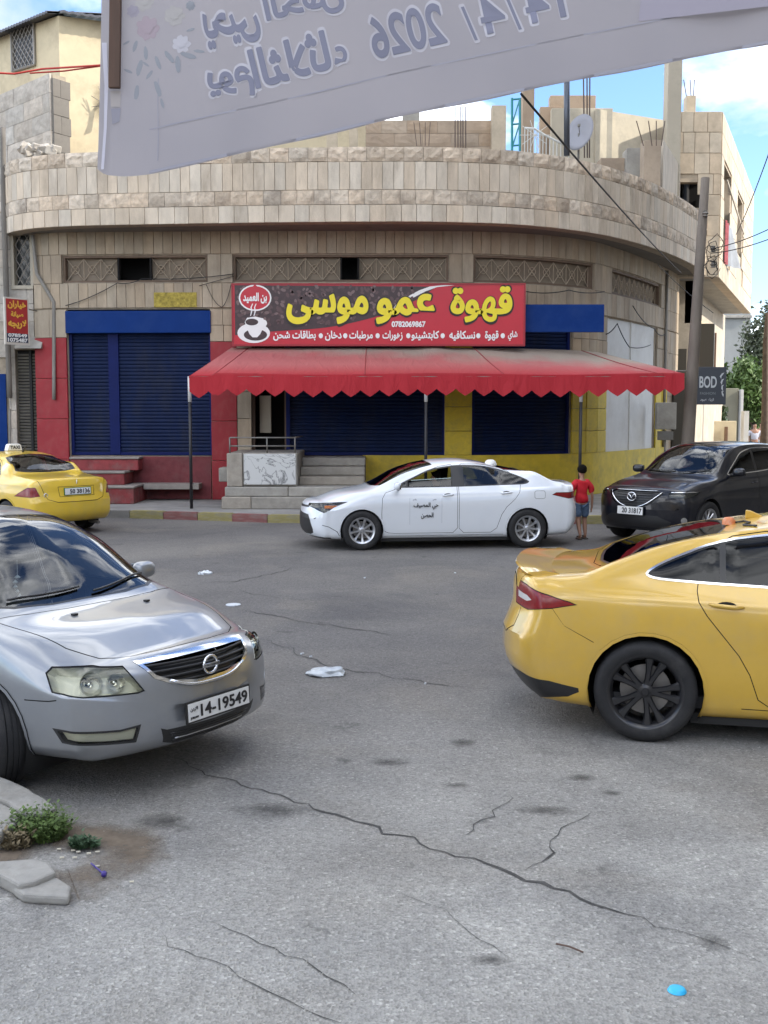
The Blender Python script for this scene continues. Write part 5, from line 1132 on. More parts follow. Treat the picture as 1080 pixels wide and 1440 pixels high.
    def normal(s, p):
        loc, nn, i, dd = s.bvh.find_nearest(p)
        if i is None: return Vector((0, 1, 0))
        f = s.F[i]; w = []
        for j in f: w.append(1 / ((Vector(s.V[j]) - loc).length + 1e-4) ** 2)
        n = Vector((0, 0, 0))
        for a, j in zip(w, f): n += Vector(s.N[j]) * a
        if n.length < 1e-6: return nn
        return n.normalized()
    def surf(s, x, y, z, d):
        """point and normal where a ray from outside along -d hits the body"""
        o = Vector((x, y, z)) + Vector(d) * 3
        h = s.bvh.ray_cast(o, -Vector(d))
        return (h[0], s.normal(h[0])) if h[0] is not None else (Vector((x, y, z)), Vector(d))
    def piece(s, name, objname, m, parent, side=0, push=0.0, label=None, near=None):
        """side 0: both halves in one mesh; +1 / -1: right / left only"""
        vs, fs, ns = s.grab(name, push, near)
        if not fs: return None
        V = []; F = []; NN = []
        if side >= 0: V += vs; F += fs; NN += ns
        if side <= 0:
            k = len(V); V += [Vector((v.x, -v.y, v.z)) for v in vs]; F += [tuple(reversed([i + k for i in f])) for f in fs]; NN += [Vector((n.x, -n.y, n.z)) for n in ns]
        me = mesh(objname, V, F); me.polygons.foreach_set('use_smooth', [True] * len(me.polygons))
        NL = [NN[l.vertex_index] for l in me.loops]
        me.normals_split_custom_set([tuple(n) for n in NL])
        o = link(objname, me, m, parent)
        if label: o['label'] = label
        return o

def circ(cx, cz, r, n=26, a0=0, a1=360):
    return [(cx + r * math.cos(R(a0 + (a1 - a0) * i / n)), cz + r * math.sin(R(a0 + (a1 - a0) * i / n))) for i in range(n)]
def rrect(u0, u1, v0, v1, r=.02, n=3):
    q = []
    for (cx, cy, a) in ((u1 - r, v1 - r, 0), (u0 + r, v1 - r, 90), (u0 + r, v0 + r, 180), (u1 - r, v0 + r, 270)):
        for i in range(n + 1): t = R(a + 90 * i / n); q.append((cx + r * math.cos(t), cy + r * math.sin(t)))
    return q

def wheel_meshes(style):
    r = style['r']; w = style['w']; rr = style['rim']
    t = MB().lathe([(rr - .012, -w / 2 + .015), (rr + .01, -w / 2 + .002), (rr + (r - rr) * .55, -w / 2 - .006), (r - .02, -w / 2 + .004), (r - .004, -w / 2 + .022), (r, -w / 2 + .05), (r + .0, -w * .18), (r - .006, -w * .17), (r - .006, -w * .14), (r, -w * .13), (r, -w * .02), (r - .006, -w * .01), (r - .006, w * .02), (r, w * .03), (r, w * .16), (r - .006, w * .17), (r, w * .2), (r, w / 2 - .05), (r - .004, w / 2 - .022), (r - .02, w / 2 - .004), (rr + (r - rr) * .55, w / 2 + .006), (rr + .01, w / 2 - .002), (rr - .012, w / 2 - .015)], 56, 'Y').me('tyre')
    m = MB(); o = w / 2 - .012          # outer face towards +y
    m.lathe([(rr - .012, -w / 2 + .02), (rr - .03, -w / 2 + .03), (rr - .035, o - .05), (rr - .022, o - .012), (rr - .004, o + .006), (rr + .006, o + .008), (rr + .008, o), (rr - .004, o - .01)], 56, 'Y')
    hub = style.get('hub', .055); m.lathe([(0, o - .018), (hub * .45, o - .018), (hub * .5, o - .022), (hub, o - .03), (hub * 1.15, o - .07)], 24, 'Y')
    n = style['n']; sp = style.get('split', 0); sw = style.get('sw', .02); tw = style.get('twist', 0)
    for k in range(n):
        for sd in ((-1, 1) if sp else (0,)):
            a0 = 2 * math.pi * k / n + sd * style.get('s0', .12); a1 = 2 * math.pi * k / n + sd * sp + tw
            p = []
            for i in range(5):
                u = i / 4; rad = hub * .8 + (rr - .02 - hub * .8) * u; a = a0 + (a1 - a0) * u; ww = sw * (1 - .25 * math.sin(math.pi * u)) * (1 + style.get('flare', .4) * u * u); dep = o - .028 + .016 * u ** 2
                tx, tz = -math.sin(a), math.cos(a); cx, cz = rad * math.cos(a), rad * math.sin(a)
                p.append([(cx + tx * ww, dep - .012, cz + tz * ww), (cx + tx * ww * .6, dep, cz + tz * ww * .6), (cx - tx * ww * .6, dep, cz - tz * ww * .6), (cx - tx * ww, dep - .012, cz - tz * ww), (cx, dep - .04, cz)])
            vs = [q for row in p for q in row]; fs = []
            for i in range(4):
                for j in range(5): fs.append((i * 5 + j, i * 5 + (j + 1) % 5, (i + 1) * 5 + (j + 1) % 5, (i + 1) * 5 + j))
            m.add(vs, fs)
    rim = m.me('rim')
    disc = MB().lathe([(0, o - .1), (rr * .68, o - .1), (rr * .68, o - .12), (0, o - .12)], 32, 'Y').me('brake_disc')
    return t, rim, disc
def add_wheels(car, style, xs, yw, rimmat, sides=(1, -1), steer=0):
    t, rm, dc = wheel_meshes(style)
    for sd in sides:
        for x in xs:
            w = bpy.data.objects.new('wheel', None); COL.objects.link(w); w.parent = car; w.location = (x, sd * yw, style['r']); w.rotation_euler = (0, random.random() * 1.2, 0 if sd > 0 else 0)
            if sd < 0: w.rotation_euler = (0, random.random(), math.pi)
            if x == xs[0] and steer: w.rotation_euler.z += R(steer)
            for nm, me, mm in (('tyre', t, M['rubber']), ('rim', rm, rimmat), ('brake_disc', dc, M['iron'])):
                if not me.materials: me.materials.append(mm)
                o = bpy.data.objects.new(nm, me); COL.objects.link(o); o.parent = w
                me.polygons.foreach_set('use_smooth', [True] * len(me.polygons)); me.set_sharp_from_angle(angle=R(38))
def mirror_pair(car, x, y, z, m, sides=(1, -1), sc=1.0):
    for sd in sides:
        me = bpy.data.meshes.new('side_mirror'); bm = bmesh.new(); bmesh.ops.create_uvsphere(bm, u_segments=20, v_segments=12, radius=1)
        for v in bm.verts:
            c = v.co; sg = lambda q, e: (abs(q) ** e) * (1 if q > 0 else -1); c.x = (c.x * .07 if c.x < 0 else c.x * .02) * sc; c.y = sg(c.y, .75) * .10 * sc; c.z = sg(c.z, .6) * .062 * sc
        bm.to_mesh(me); bm.free(); me.transform(Matrix.Translation((x, sd * (y + .13), z)))
        o = link('side_mirror', me, m, car, smooth=True)
        g = MB().box((x + .031 * sc, sd * (y + .13), z), (.004, .17 * sc, .10 * sc)).build('mirror_glass', M['mirror_glass'], o)
        MB().tube([(x + .02, sd * (y - .03), z - .055), (x, sd * (y + .05), z - .05), (x - .01, sd * (y + .1), z - .04)], [.03, .025, .02], 8).build('mirror_arm', M['black_plastic'], o, smooth=True)
def handle(door, B, x, z, side, m, w=.18):
    p, n = B.surf(x, 0, z, (0, 1, 0)); 
    mb = MB(); pts = []
    for i in range(7):
        u = -1 + i / 3; pts.append((p.x + u * w / 2, side * (p.y + .032 * (1 - u ** 4) - .004), p.z + .008 * u))
    mb.tube(pts, [.008, .013, .014, .014, .014, .013, .008], 8); mb.build('handle', m, door, smooth=True)
    q = MB(); q.lathe([(0, .0), (.05, .001), (.058, .003)], 16, 'Y'); me = q.me('handle_cup')
    me.transform(Matrix.Translation((p.x, side * (p.y + .002), p.z)) @ Matrix.Scale(1.1, 4, (1, 0, 0)) @ Matrix.Scale(.5, 4, (0, 0, 1)))
    link('handle_cup', me, M['seam'], door)
def plate(car, c, right, up, w, h, txt, frame='black', style='jordan', side_txt=True):
    r = Vector(right).normalized(); u = Vector(up).normalized(); n = r.cross(u).normalized(); u = n.cross(r); mt = Matrix((r, u, n)).transposed().to_4x4(); mt.translation = Vector(c)
    e = MB().box((0, 0, 0), (w, h, .012)); me = e.me('number_plate'); me.transform(mt); o = link('number_plate', me, mat('plate_frame_' + frame, {'black': (.02, .02, .02), 'green': (.02, .16, .06)}[frame], .4), car)
    me = MB().box((0, 0, .007), (w - .024, h - .022, .006)).me('plate_face'); me.transform(mt); link('plate_face', me, M['plate_white'], o)
    def tx(s, cx, cy, **k):
        me = text_mesh(s, extrude=.0115, **k); me.transform(mt @ Matrix.Translation((cx, cy, 0))); link('plate_lettering', me, M['ink'], o)
    tx(txt, w * .07, 0, width=w * .74, height=h * .56, bold=.012)
    if side_txt:
        tx('الاردن', -w * .40, h * .14, width=w * .11, bold=.004); tx('JORDAN', -w * .40, -h * .26, width=w * .12, bold=.01)
    return o


def interior(car, P, col='cabin', wheel_side=-1, rows=((1.95), (2.85)), steer=True, y=.36, zseat=.33, zdash=.82):
    c = M[col]; m = MB(); L = P['L']
    MB().b2((.75, -P['W'] + .14, .22), (L - .75, P['W'] - .14, .3)).build('cabin_floor', M['cabin'], car)
    xb = P['xb']
    d = MB(); d.prism([(xb + .0, zdash - .1), (xb + .15, zdash + .06), (xb + .50, zdash + .05), (xb + .62, zdash - .04), (xb + .55, .45), (xb, .45)], -P['W'] + .16, P['W'] - .16, lambda u, v, h: (u, h, v)); d.build('dashboard', M['cabin'], car, bevel=.03)
    for x in rows:
        for yy in ((-y, y) if x != rows[-1] or len(rows) == 1 else (-y, y)):
            s = MB(); s.prism([(x - .35, zseat), (x - .38, zseat + .12), (x - .3, zseat + .18), (x + .12, zseat + .14), (x + .3, zseat + .62), (x + .36, zseat + .66), (x + .42, zseat + .62), (x + .28, zseat + .1), (x + .2, zseat)], yy - .25, yy + .25, lambda u, v, h: (u, h, v))
            so = s.build('car_seat', c, car, bevel=.04)
            MB().box((x + .42, yy, zseat + .76), (.09, .26, .17)).build('headrest', c, so, bevel=.03)
    if steer:
        sw = MB(); sw.lathe([(.18 + .014 * math.cos(a), .014 * math.sin(a)) for a in [i * math.pi / 4 for i in range(9)]], 24, 'X'); sw.box((0, 0, 0), (.02, .34, .04)); sw.lathe([(0, -.02), (.05, -.02), (.06, .02)], 12, 'X')
        me = sw.me('steering_wheel'); me.transform(Matrix.Translation((xb + .68, wheel_side * y, zdash + .02)) @ Matrix.Rotation(R(-25), 4, 'Y')); link('steering_wheel', me, M['cabin'], car, smooth=True)

def std_lines(P):
    """control lines of the body shell from a few measures"""
    L, W, H = P['L'], P['W'], P['H']; xb, xt, xr, xe = P['xb'], P['xt'], P['xr'], P['xe']
    zb = P.get('zb', .17); hf, hb = P['hf'], P['hb']; df, db = P['df'], P['db']   # hood front/back height, deck front/back height
    bf, bm_, br = P['bf'], P['bm'], P['br']   # belt height at windscreen base, middle, rear
    yr, yrb = P['yr'], P['yrb']               # half width of roof, of windscreen base
    zs = P.get('zs', .30)
    top = [(0, hf), (.18, hf + .35 * (hb - hf) * .5), (xb * .5, hf + (hb - hf) * .66), (xb - .02, hb), (xb + .06, hb + .035), ((xb + xt) / 2, (hb + H) / 2 + .055), (xt - .05, H - .04), (xt + .25, H - .008), ((xt + xr) / 2, H), (xr - .1, H - P.get('rd', .03)), (xr + .12, H - P.get('rd', .03) * 2.1), ((xr + xe) / 2 + .06, (H - .06 + df) / 2 + P.get('rbulge', .02)), (xe - .03, df + .02), (xe + .05, df + .003), (L - .2, db), (L, db - .02)]
    lag = P.get('lag', .16)
    rail = [(0, hf - .05), (.3, hf - .02 + (hb - hf) * .2), (xb * .6, hf + (hb - hf) * .66 - .03), (xb + .02, hb - .03), (xb + lag + .02, hb + .03), ((xb + xt) / 2 + lag, (hb + H) / 2 + .01), (xt + lag - .02, H - .105), (xt + .45, H - .06), ((xt + xr) / 2, H - .05), (xr - .05, H - .085 - P.get('rd', .03) * .5), (xr + .22, H - .16 - P.get('rd', .03)), ((xr + xe) / 2 + .14, (H + df) / 2 - .02), (xe + .06, df - .01), (xe + .2, df - .03), (L - .2, db - .04), (L, db - .06)]
    belt = [(0, hf - .10), (.3, hf - .07 + (hb - hf) * .2), (xb * .6, hf + (hb - hf) * .55 - .06), (xb + .1, bf), ((xb + L) / 2, bm_), (xe - .2, br), (xe + .25, min(br, df - .04)), (L - .2, db - .09), (L, db - .12)]
    yrail = [(0, W * .74), (.3, W * .80), (xb - .05, yrb + .02), (xb + lag, yrb - .01), ((xb + xt) / 2 + lag, (yr + yrb) / 2), (xt + lag + .05, yr + .01), ((xt + xr) / 2, yr), (xr, yr - .01), ((xr + xe) / 2 + .1, (yr + yrb) / 2 - .01), (xe + .1, yrb - .01), (L - .2, W * .78), (L, W * .76)]
    yb = [(0, W * .86), (.35, W * .915), (xb, W * .925), (xb + .5, W * .915), (xr, W * .91), (xe, W * .90), (L - .25, W * .88), (L, W * .86)]
    def sh(p, d): return [(x, v + d) for x, v in p]
    def mul(p, k): return [(x, v * k) for x, v in p]
    full = [(0, W * .93), (.45, W * .985), (P['fa'], W), (P['fa'] + .55, W * .975), ((xb + xr) / 2, W * .975), (P['ra'] - .5, W * .98), (P['ra'], W), (L - .4, W * .97), (L, W * .92)]
    zlow = P.get('zlow', .42); zmid = P.get('zmid', .66)
    b0, b1, b2 = P.get('zbf', zb), zb, P.get('zbr', zb + .03)
    bot = [(0, b0 + .02), (.5, b0), (P['fa'] + .5, b1), (P['ra'] - .5, b1), (L - .4, b2), (L, b2 + .03)]
    L0 = ([(0, 0)], bot)
    return [([(0, 0), (L, 0)], bot), (mul(full, .86), bot), (mul(full, .965), sh(bot, .055)), (mul(full, .992), [(0, zlow), (L, zlow)]), (full, [(0, zmid - .06), (1, zmid), (L - .8, zmid + .02), (L, zmid)]),
            (mul(full, P.get('shk', .975)), sh(belt, -.07)), (yb, belt), ([(x, a) for x, a in yrail], rail), (mul(yrail, .62), [(x, v) for x, v in blend(rail, top, .72)]), ([(0, 0), (L, 0)], top)]
def blend(a, b, k):
    fa, fb = pchip(*zip(*a)), pchip(*zip(*b)); xs = sorted({x for x, _ in a} | {x for x, _ in b}); return [(x, float(fa(x) * (1 - k) + fb(x) * k)) for x in xs]
def arches(B, P):
    r = P['ar']
    for x in (P['fa'], P['ra']):
        B.cut('lip', circ(x, P['az'], r + .022), 90, nmin=-.3, cond=lambda c: c.y > P['W'] * .6)
        B.cut('hole', circ(x, P['az'], r), 90, nmin=-1.1, cond=lambda c: c.y > P['W'] * .5 and c.z < P['az'] + r + .1)
def arch_liners(car, P):
    for sd in (1, -1):
        for x in (P['fa'], P['ra']):
            m = MB(); r = P['ar'] + .004; W = P['W']
            m.lathe([(r, W * .985), (r + .01, W * .9), (r + .01, W * .55), (0, W * .55)], 28, 'Y', (x, 0, P['az']), a0=R(-30), a1=R(210))
            me = m.me('arch_liner')
            if sd < 0: me.transform(Matrix.Scale(-1, 4, (0, 1, 0)))
            link('arch_liner', me, M['seam'], car, smooth=True)
def body_common(car, B, P, paint):
    B.bm.faces.ensure_lookup_table()
    B.piece('paint', 'body', paint, car)
    for sd in (1, -1):
        for x in (P['fa'], P['ra']): B.piece('lip', 'arch_lip', paint, car, side=sd, push=-.006, near=x)
    for t, nm, mt_, pu in (('gap', 'panel_gap', M['seam'], .006), ('seal', 'window_seal', M['seal'], .002), ('trimchrome', 'window_trim', M['chrome'], -.003), ('blacktrim', 'lower_trim', M['black_plastic'], 0)):
        if t in B.tags:
            o = B.piece(t, nm, mt_, car, push=pu)
            if o: o['kind'] = 'stuff'
    arch_liners(car, P)
    MB().b2((P['fa'] + .3, -P['W'] + .1, .13), (P['ra'] - .3, P['W'] - .1, .2)).build('underbody', M['seam'], car)
def put_car(name, label, cat, x, y, phi):
    """x, y: nose centre on the road; phi: compass of the bonnet, degrees from +X"""
    t = thing(name, label, cat, (x, y, 0), R(phi) + math.pi)
    return t
def bar(B, name, m, parent, y0, y1, zf, r=.008, n=14, off=.0, d=(-1, 0, 0), both=True, flat=None):
    """bar hugging the front (or rear) of the body, both halves"""
    mb = MB(); pts = []
    for i in range(n + 1):
        y = y0 + (y1 - y0) * i / n; z = zf(abs(y)) if callable(zf) else zf
        x0 = 0 if d[0] < 0 else B.P['L']
        p, _ = B.surf(x0, abs(y), z, d); pts.append(Vector((p.x + d[0] * off, y, z)))
    mb.tube(pts, r, 6)
    return mb.build(name, m, parent, smooth=True)
def ellipse_ring(car, name, m, c, n, rx, rz, r, parent=None, seg=24):
    n = Vector(n).normalized(); up = Vector((0, 0, 1)); rt = up.cross(n).normalized(); u = n.cross(rt)
    mb = MB(); pts = [Vector(c) + rt * rx * math.cos(2 * math.pi * i / seg) + u * rz * math.sin(2 * math.pi * i / seg) for i in range(seg + 1)]
    mb.tube(pts, r, 6, cap=False); return mb.build(name, m, parent or car, smooth=True)
def lamp_bowl(parent, c, n, r, m='reflector'):
    mb = MB(); mb.lathe([(r, .0), (r * .95, -.02), (r * .75, -.05), (r * .4, -.07), (.02, -.075)], 24, 'Z'); mb.lathe([(.0, -.02), (.018, -.025), (.02, -.07)], 10, 'Z')
    me = mb.me('bowl'); q = Vector(n).to_track_quat('Z', 'Y').to_matrix().to_4x4(); me.transform(Matrix.Translation(Vector(c)) @ q)
    return link('bowl', me, M[m], parent, smooth=True)

# ---------------------------------------------------------------- silver saloon, near left
def silver_car():
    L = 4.51
    P = dict(L=L, W=.853, H=1.52, xb=1.03, xt=1.86, xr=3.0, xe=3.72, hf=.76, hb=.985, df=1.05, db=1.0, bf=.92, bm=.94, br=.96, yr=.55, yrb=.72, fa=1.01, ra=3.415, ar=.345, az=.305,
             zb=.18, zbf=.235, capf=.2, capr=.2, bow=.27, nose=[(0, .07), (.2, .03), (.33, 0), (.45, 0), (.58, .015), (.70, .04), (.80, .09), (1.0, .12)], ef=3.4, zf=.5, ykf=.2, bowr=.2, lag=.2)
    P['lines'] = std_lines(P); B = Body(P)
    paint = mat('silver_paint', (.30, .315, .335), .34, .6, coat=.8, var=.05, vscale=5, dirt=(.34, .33, .31), dirt_amt=.4, dirt_scale=2.2, inside=(.03, .03, .03))
    car = put_car('parked_car', 'silver grey saloon with a front plate reading 14-19549, its nose turned towards the road', 'car', -1.0, 6.40, -33.5)
    hood = [(.20, -.05), (.215, .2), (.26, .42), (.36, .56), (.54, .645), (1.08, .735), (1.02, .5), (.985, .25), (.975, -.05)]
    B.panel('hood', [(a, b) for a, b in hood], 'top', gap=.007, cond=lambda c: c.z > .55)
    ws = [(1.045, -.05), (1.055, .3), (1.10, .55), (1.17, .665), (1.58, .60), (1.95, .525), (1.895, .3), (1.875, -.05)]
    B.cut('seal', ws, 'top'); B.cut('windscreen', inset(ws, .022), 'top')
    rw = [(3.02, -.05), (3.03, .3), (3.06, .48), (3.4, .56), (3.68, .62), (3.66, .3), (3.66, -.05)]
    B.cut('seal', rw, 'top'); B.cut('rear_window', inset(rw, .02), 'top')
    # side: doors and glass
    w1 = smooth_poly([(1.40, .965), (2.0, 1.345), (2.2, 1.41), (2.40, 1.425), (2.40, .975)]); w2 = smooth_poly([(2.47, .975), (2.47, 1.425), (2.85, 1.41), (3.12, 1.33), (3.36, 1.0)])
    d1 = smooth_poly([(1.22, .30), (1.18, .5), (1.2, .90), (1.38, .96), (2.0, 1.375), (2.435, 1.445), (2.435, .27), (1.3, .27)], 1); d2 = smooth_poly([(2.45, .27), (2.45, 1.445), (2.85, 1.43), (3.14, 1.35), (3.40, 1.0), (3.36, .75), (3.08, .6), (2.98, .3)], 1)
    B.panel('front_door', d1, 90); B.panel('rear_door', d2, 90)
    for w, n in ((w1, 'glass_front'), (w2, 'glass_rear')): B.cut('seal', w, 90); B.cut(n, inset(w, .014), 90)
    # front lamps
    hl = [(.46, .625), (.50, .615), (.80, .618), (.94, .638), (.955, .735), (.92, .768), (.72, .770), (.56, .763)]
    B.cut('gap', hl, 28, cond=lambda c: c.x < .75); B.cut('headlight', inset(hl, .008), 28, cond=lambda c: c.x < .75)
    gr = [(-.05, .605), (.12, .608), (.30, .635), (.40, .68), (.455, .775), (.30, .782), (-.05, .785)]
    B.cut('trimchrome', gr, 0, cond=lambda c: c.x < .6); B.cut('grille', inset(gr, .022), 0, cond=lambda c: c.x < .6)
    lo = [(-.05, .275), (.28, .280), (.37, .31), (.40, .40), (.36, .385), (-.05, .375)]
    B.cut('blacktrim', lo, 0, cond=lambda c: c.x < .6)
    fg = [(.53, .345), (.90, .36), (.94, .44), (.62, .43), (.50, .445)]
    B.cut('blacktrim', fg, 25, cond=lambda c: c.x < .7); B.cut('fog', inset(fg, .012), 25, cond=lambda c: c.x < .7)
    B.cut('gap', [(.40, .60), (.47, .585), (.66, .57), (.66, .576), (.47, .592), (.40, .607)], 90, cond=lambda c: c.x > .42)
    arches(B, P); body_common(car, B, P, paint)
    B.piece('hood', 'bonnet', paint, car); g = M['windscreen']
    B.piece('windscreen', 'windscreen', g, car, push=.004); B.piece('rear_window', 'rear_window', M['glass'], car, push=.004)
    B.piece('grille', 'grille', M['grille_black'], car, push=.03); gx = car.children[-1]
    for k in range(4):
        z = .655 + k * .033; hw = .36 + k * .028
        bar(B, 'grille_bar', M['black_plastic'], gx, -hw, hw, lambda y, z=z: z - (.02 * (1 - y)), r=.009, off=-.012)
    bar(B, 'grille_trim', M['chrome'], car, -.31, .31, lambda y: .603 + .06 * (y / .32) ** 3, r=.011, off=.006)
    bar(B, 'bumper_grille', M['alloy'], car, -.29, .29, .318, r=.006, off=-.004)
    for z in (.295, .31, .34, .355): bar(B, 'intake_slat', M['grille_black'], car, -.27 - (z - .25) * .6, .27 + (z - .25) * .6, z, r=.004, off=.0)
    for sd in (1, -1):
        o = B.piece('headlight', 'headlight', M['lens'], car, side=sd, label='headlight with a yellowed clear cover')
        B.piece('headlight', 'lamp_housing', mat('lamp_housing', (.80, .80, .72), .4), o, side=sd, push=.075)
        vs, fs, ns = B.grab('headlight', .03)
        # wall between the lens edge and the housing
        bm = bmesh.new(); a, f_, n_ = B.grab('headlight', .0); vv = [bm.verts.new((p.x, p.y * sd, p.z)) for p in a]
        for f in f_: bm.faces.new([vv[i] for i in f])
        bd = [e for e in bm.edges if len(e.link_faces) == 1]; W_ = MB(); ix = {v: i for i, v in enumerate(vv)}
        for e in bd:
            p, q = e.verts; np_, nq = n_[ix[p]].copy(), n_[ix[q]].copy(); np_.y *= sd; nq.y *= sd
            W_.add([p.co, q.co, q.co - nq * .075, p.co - np_ * .075], [(0, 1, 2, 3)])
        bm.free(); W_.build('lamp_rim', M['lamp_housing'], o)
        for (u, z, r) in ((.74, .69, .066), (.60, .688, .052)):
            th = R(28); p = Vector((math.sin(th) * u, math.cos(th) * u, z)); h, n = B.surf(p.x, p.y, p.z, (-math.cos(th), math.sin(th), 0)); n = (n + Vector((-1, .0, 0))).normalized()
            c = h - n * .028; lamp_bowl(o, (c.x, c.y * sd, c.z), (n.x, n.y * sd, n.z), r)
        f = B.piece('fog', 'fog_lamp', M['lens'], car, side=sd); B.piece('fog', 'fog_housing', M['lamp_housing'], f, side=sd, push=.03)
        B.piece('front_door', 'door', paint, car, side=sd); dr = car.children[-1]; handle(dr, B, 2.28, .80, sd, paint)
        B.piece('rear_door', 'door', paint, car, side=sd); dr2 = car.children[-1]; handle(dr2, B, 3.18, .82, sd, paint)
        B.piece('glass_front', 'side_window', M['glass'], dr, side=sd, push=.004); B.piece('glass_rear', 'side_window', M['glass'], dr2, side=sd, push=.004)
    # badge
    p, n = B.surf(0, 0, .695, (-1, 0, 0)); c = p + Vector((-.02, 0, 0)); b = ellipse_ring(car, 'badge', M['chrome'], c, (-1, 0, 0), .056, .052, .0085)
    MB().box(c + Vector((-.004, 0, 0)), (.012, .142, .022)).build('badge_bar', M['chrome'], b, bevel=.003)
    p, n = B.surf(0, 0, .475, (-1, 0, 0)); plate(car, p + Vector((-.03, 0, -.01)), (0, -1, 0), (.06, 0, 1), .55, .125, '14-19549')
    interior(car, P, 'cabin_grey', -1)
    mirror_pair(car, 1.50, .76, 1.04, paint)
    # wipers, washer jets, charm on the rear view mirror
    for y0, y1 in ((-.06, -.62), (.55, .02)):
        pts = []
        for i in range(9):
            u = i / 8; y = y0 + (y1 - y0) * u; x = 1.06 + .09 * (abs(y) / .6) ** 2 + .03 + .05 * u; q, n = B.surf(x, abs(y), 1.2, (0, 0, 1)); pts.append((x, y, q.z + .016))
        MB().tube(pts, .008, 6).build('wiper', M['black_plastic'], car, smooth=True)
    for y in (-.3, .3): q, n = B.surf(.86, abs(y), 1, (0, 0, 1)); MB().box((.86, y, q.z + .006), (.03, .035, .012)).build('washer_jet', M['black_plastic'], car, bevel=.003)
    MB().box((1.78, 0, 1.22), (.03, .2, .06)).build('rear_view_mirror', M['black_plastic'], car, bevel=.01)
    ch = MB(); ch.tube([(1.77, 0, 1.19), (1.77, 0, 1.08)], .003, 5)
    for k in range(5): ch.lathe([(0, -.02), (.022 - .003 * k, 0), (0, .02)], 8, 'Z', (1.77, .02 * math.sin(k), 1.07 - .032 * k))
    ch.build('hanging_charm', mat('charm', (.8, .8, .76), .5), car)
    add_wheels(car, dict(r=.305, w=.19, rim=.20, n=7, sw=.024, flare=.5), (P['fa'], P['ra']), .745, M['alloy'], steer=-24)
    return car

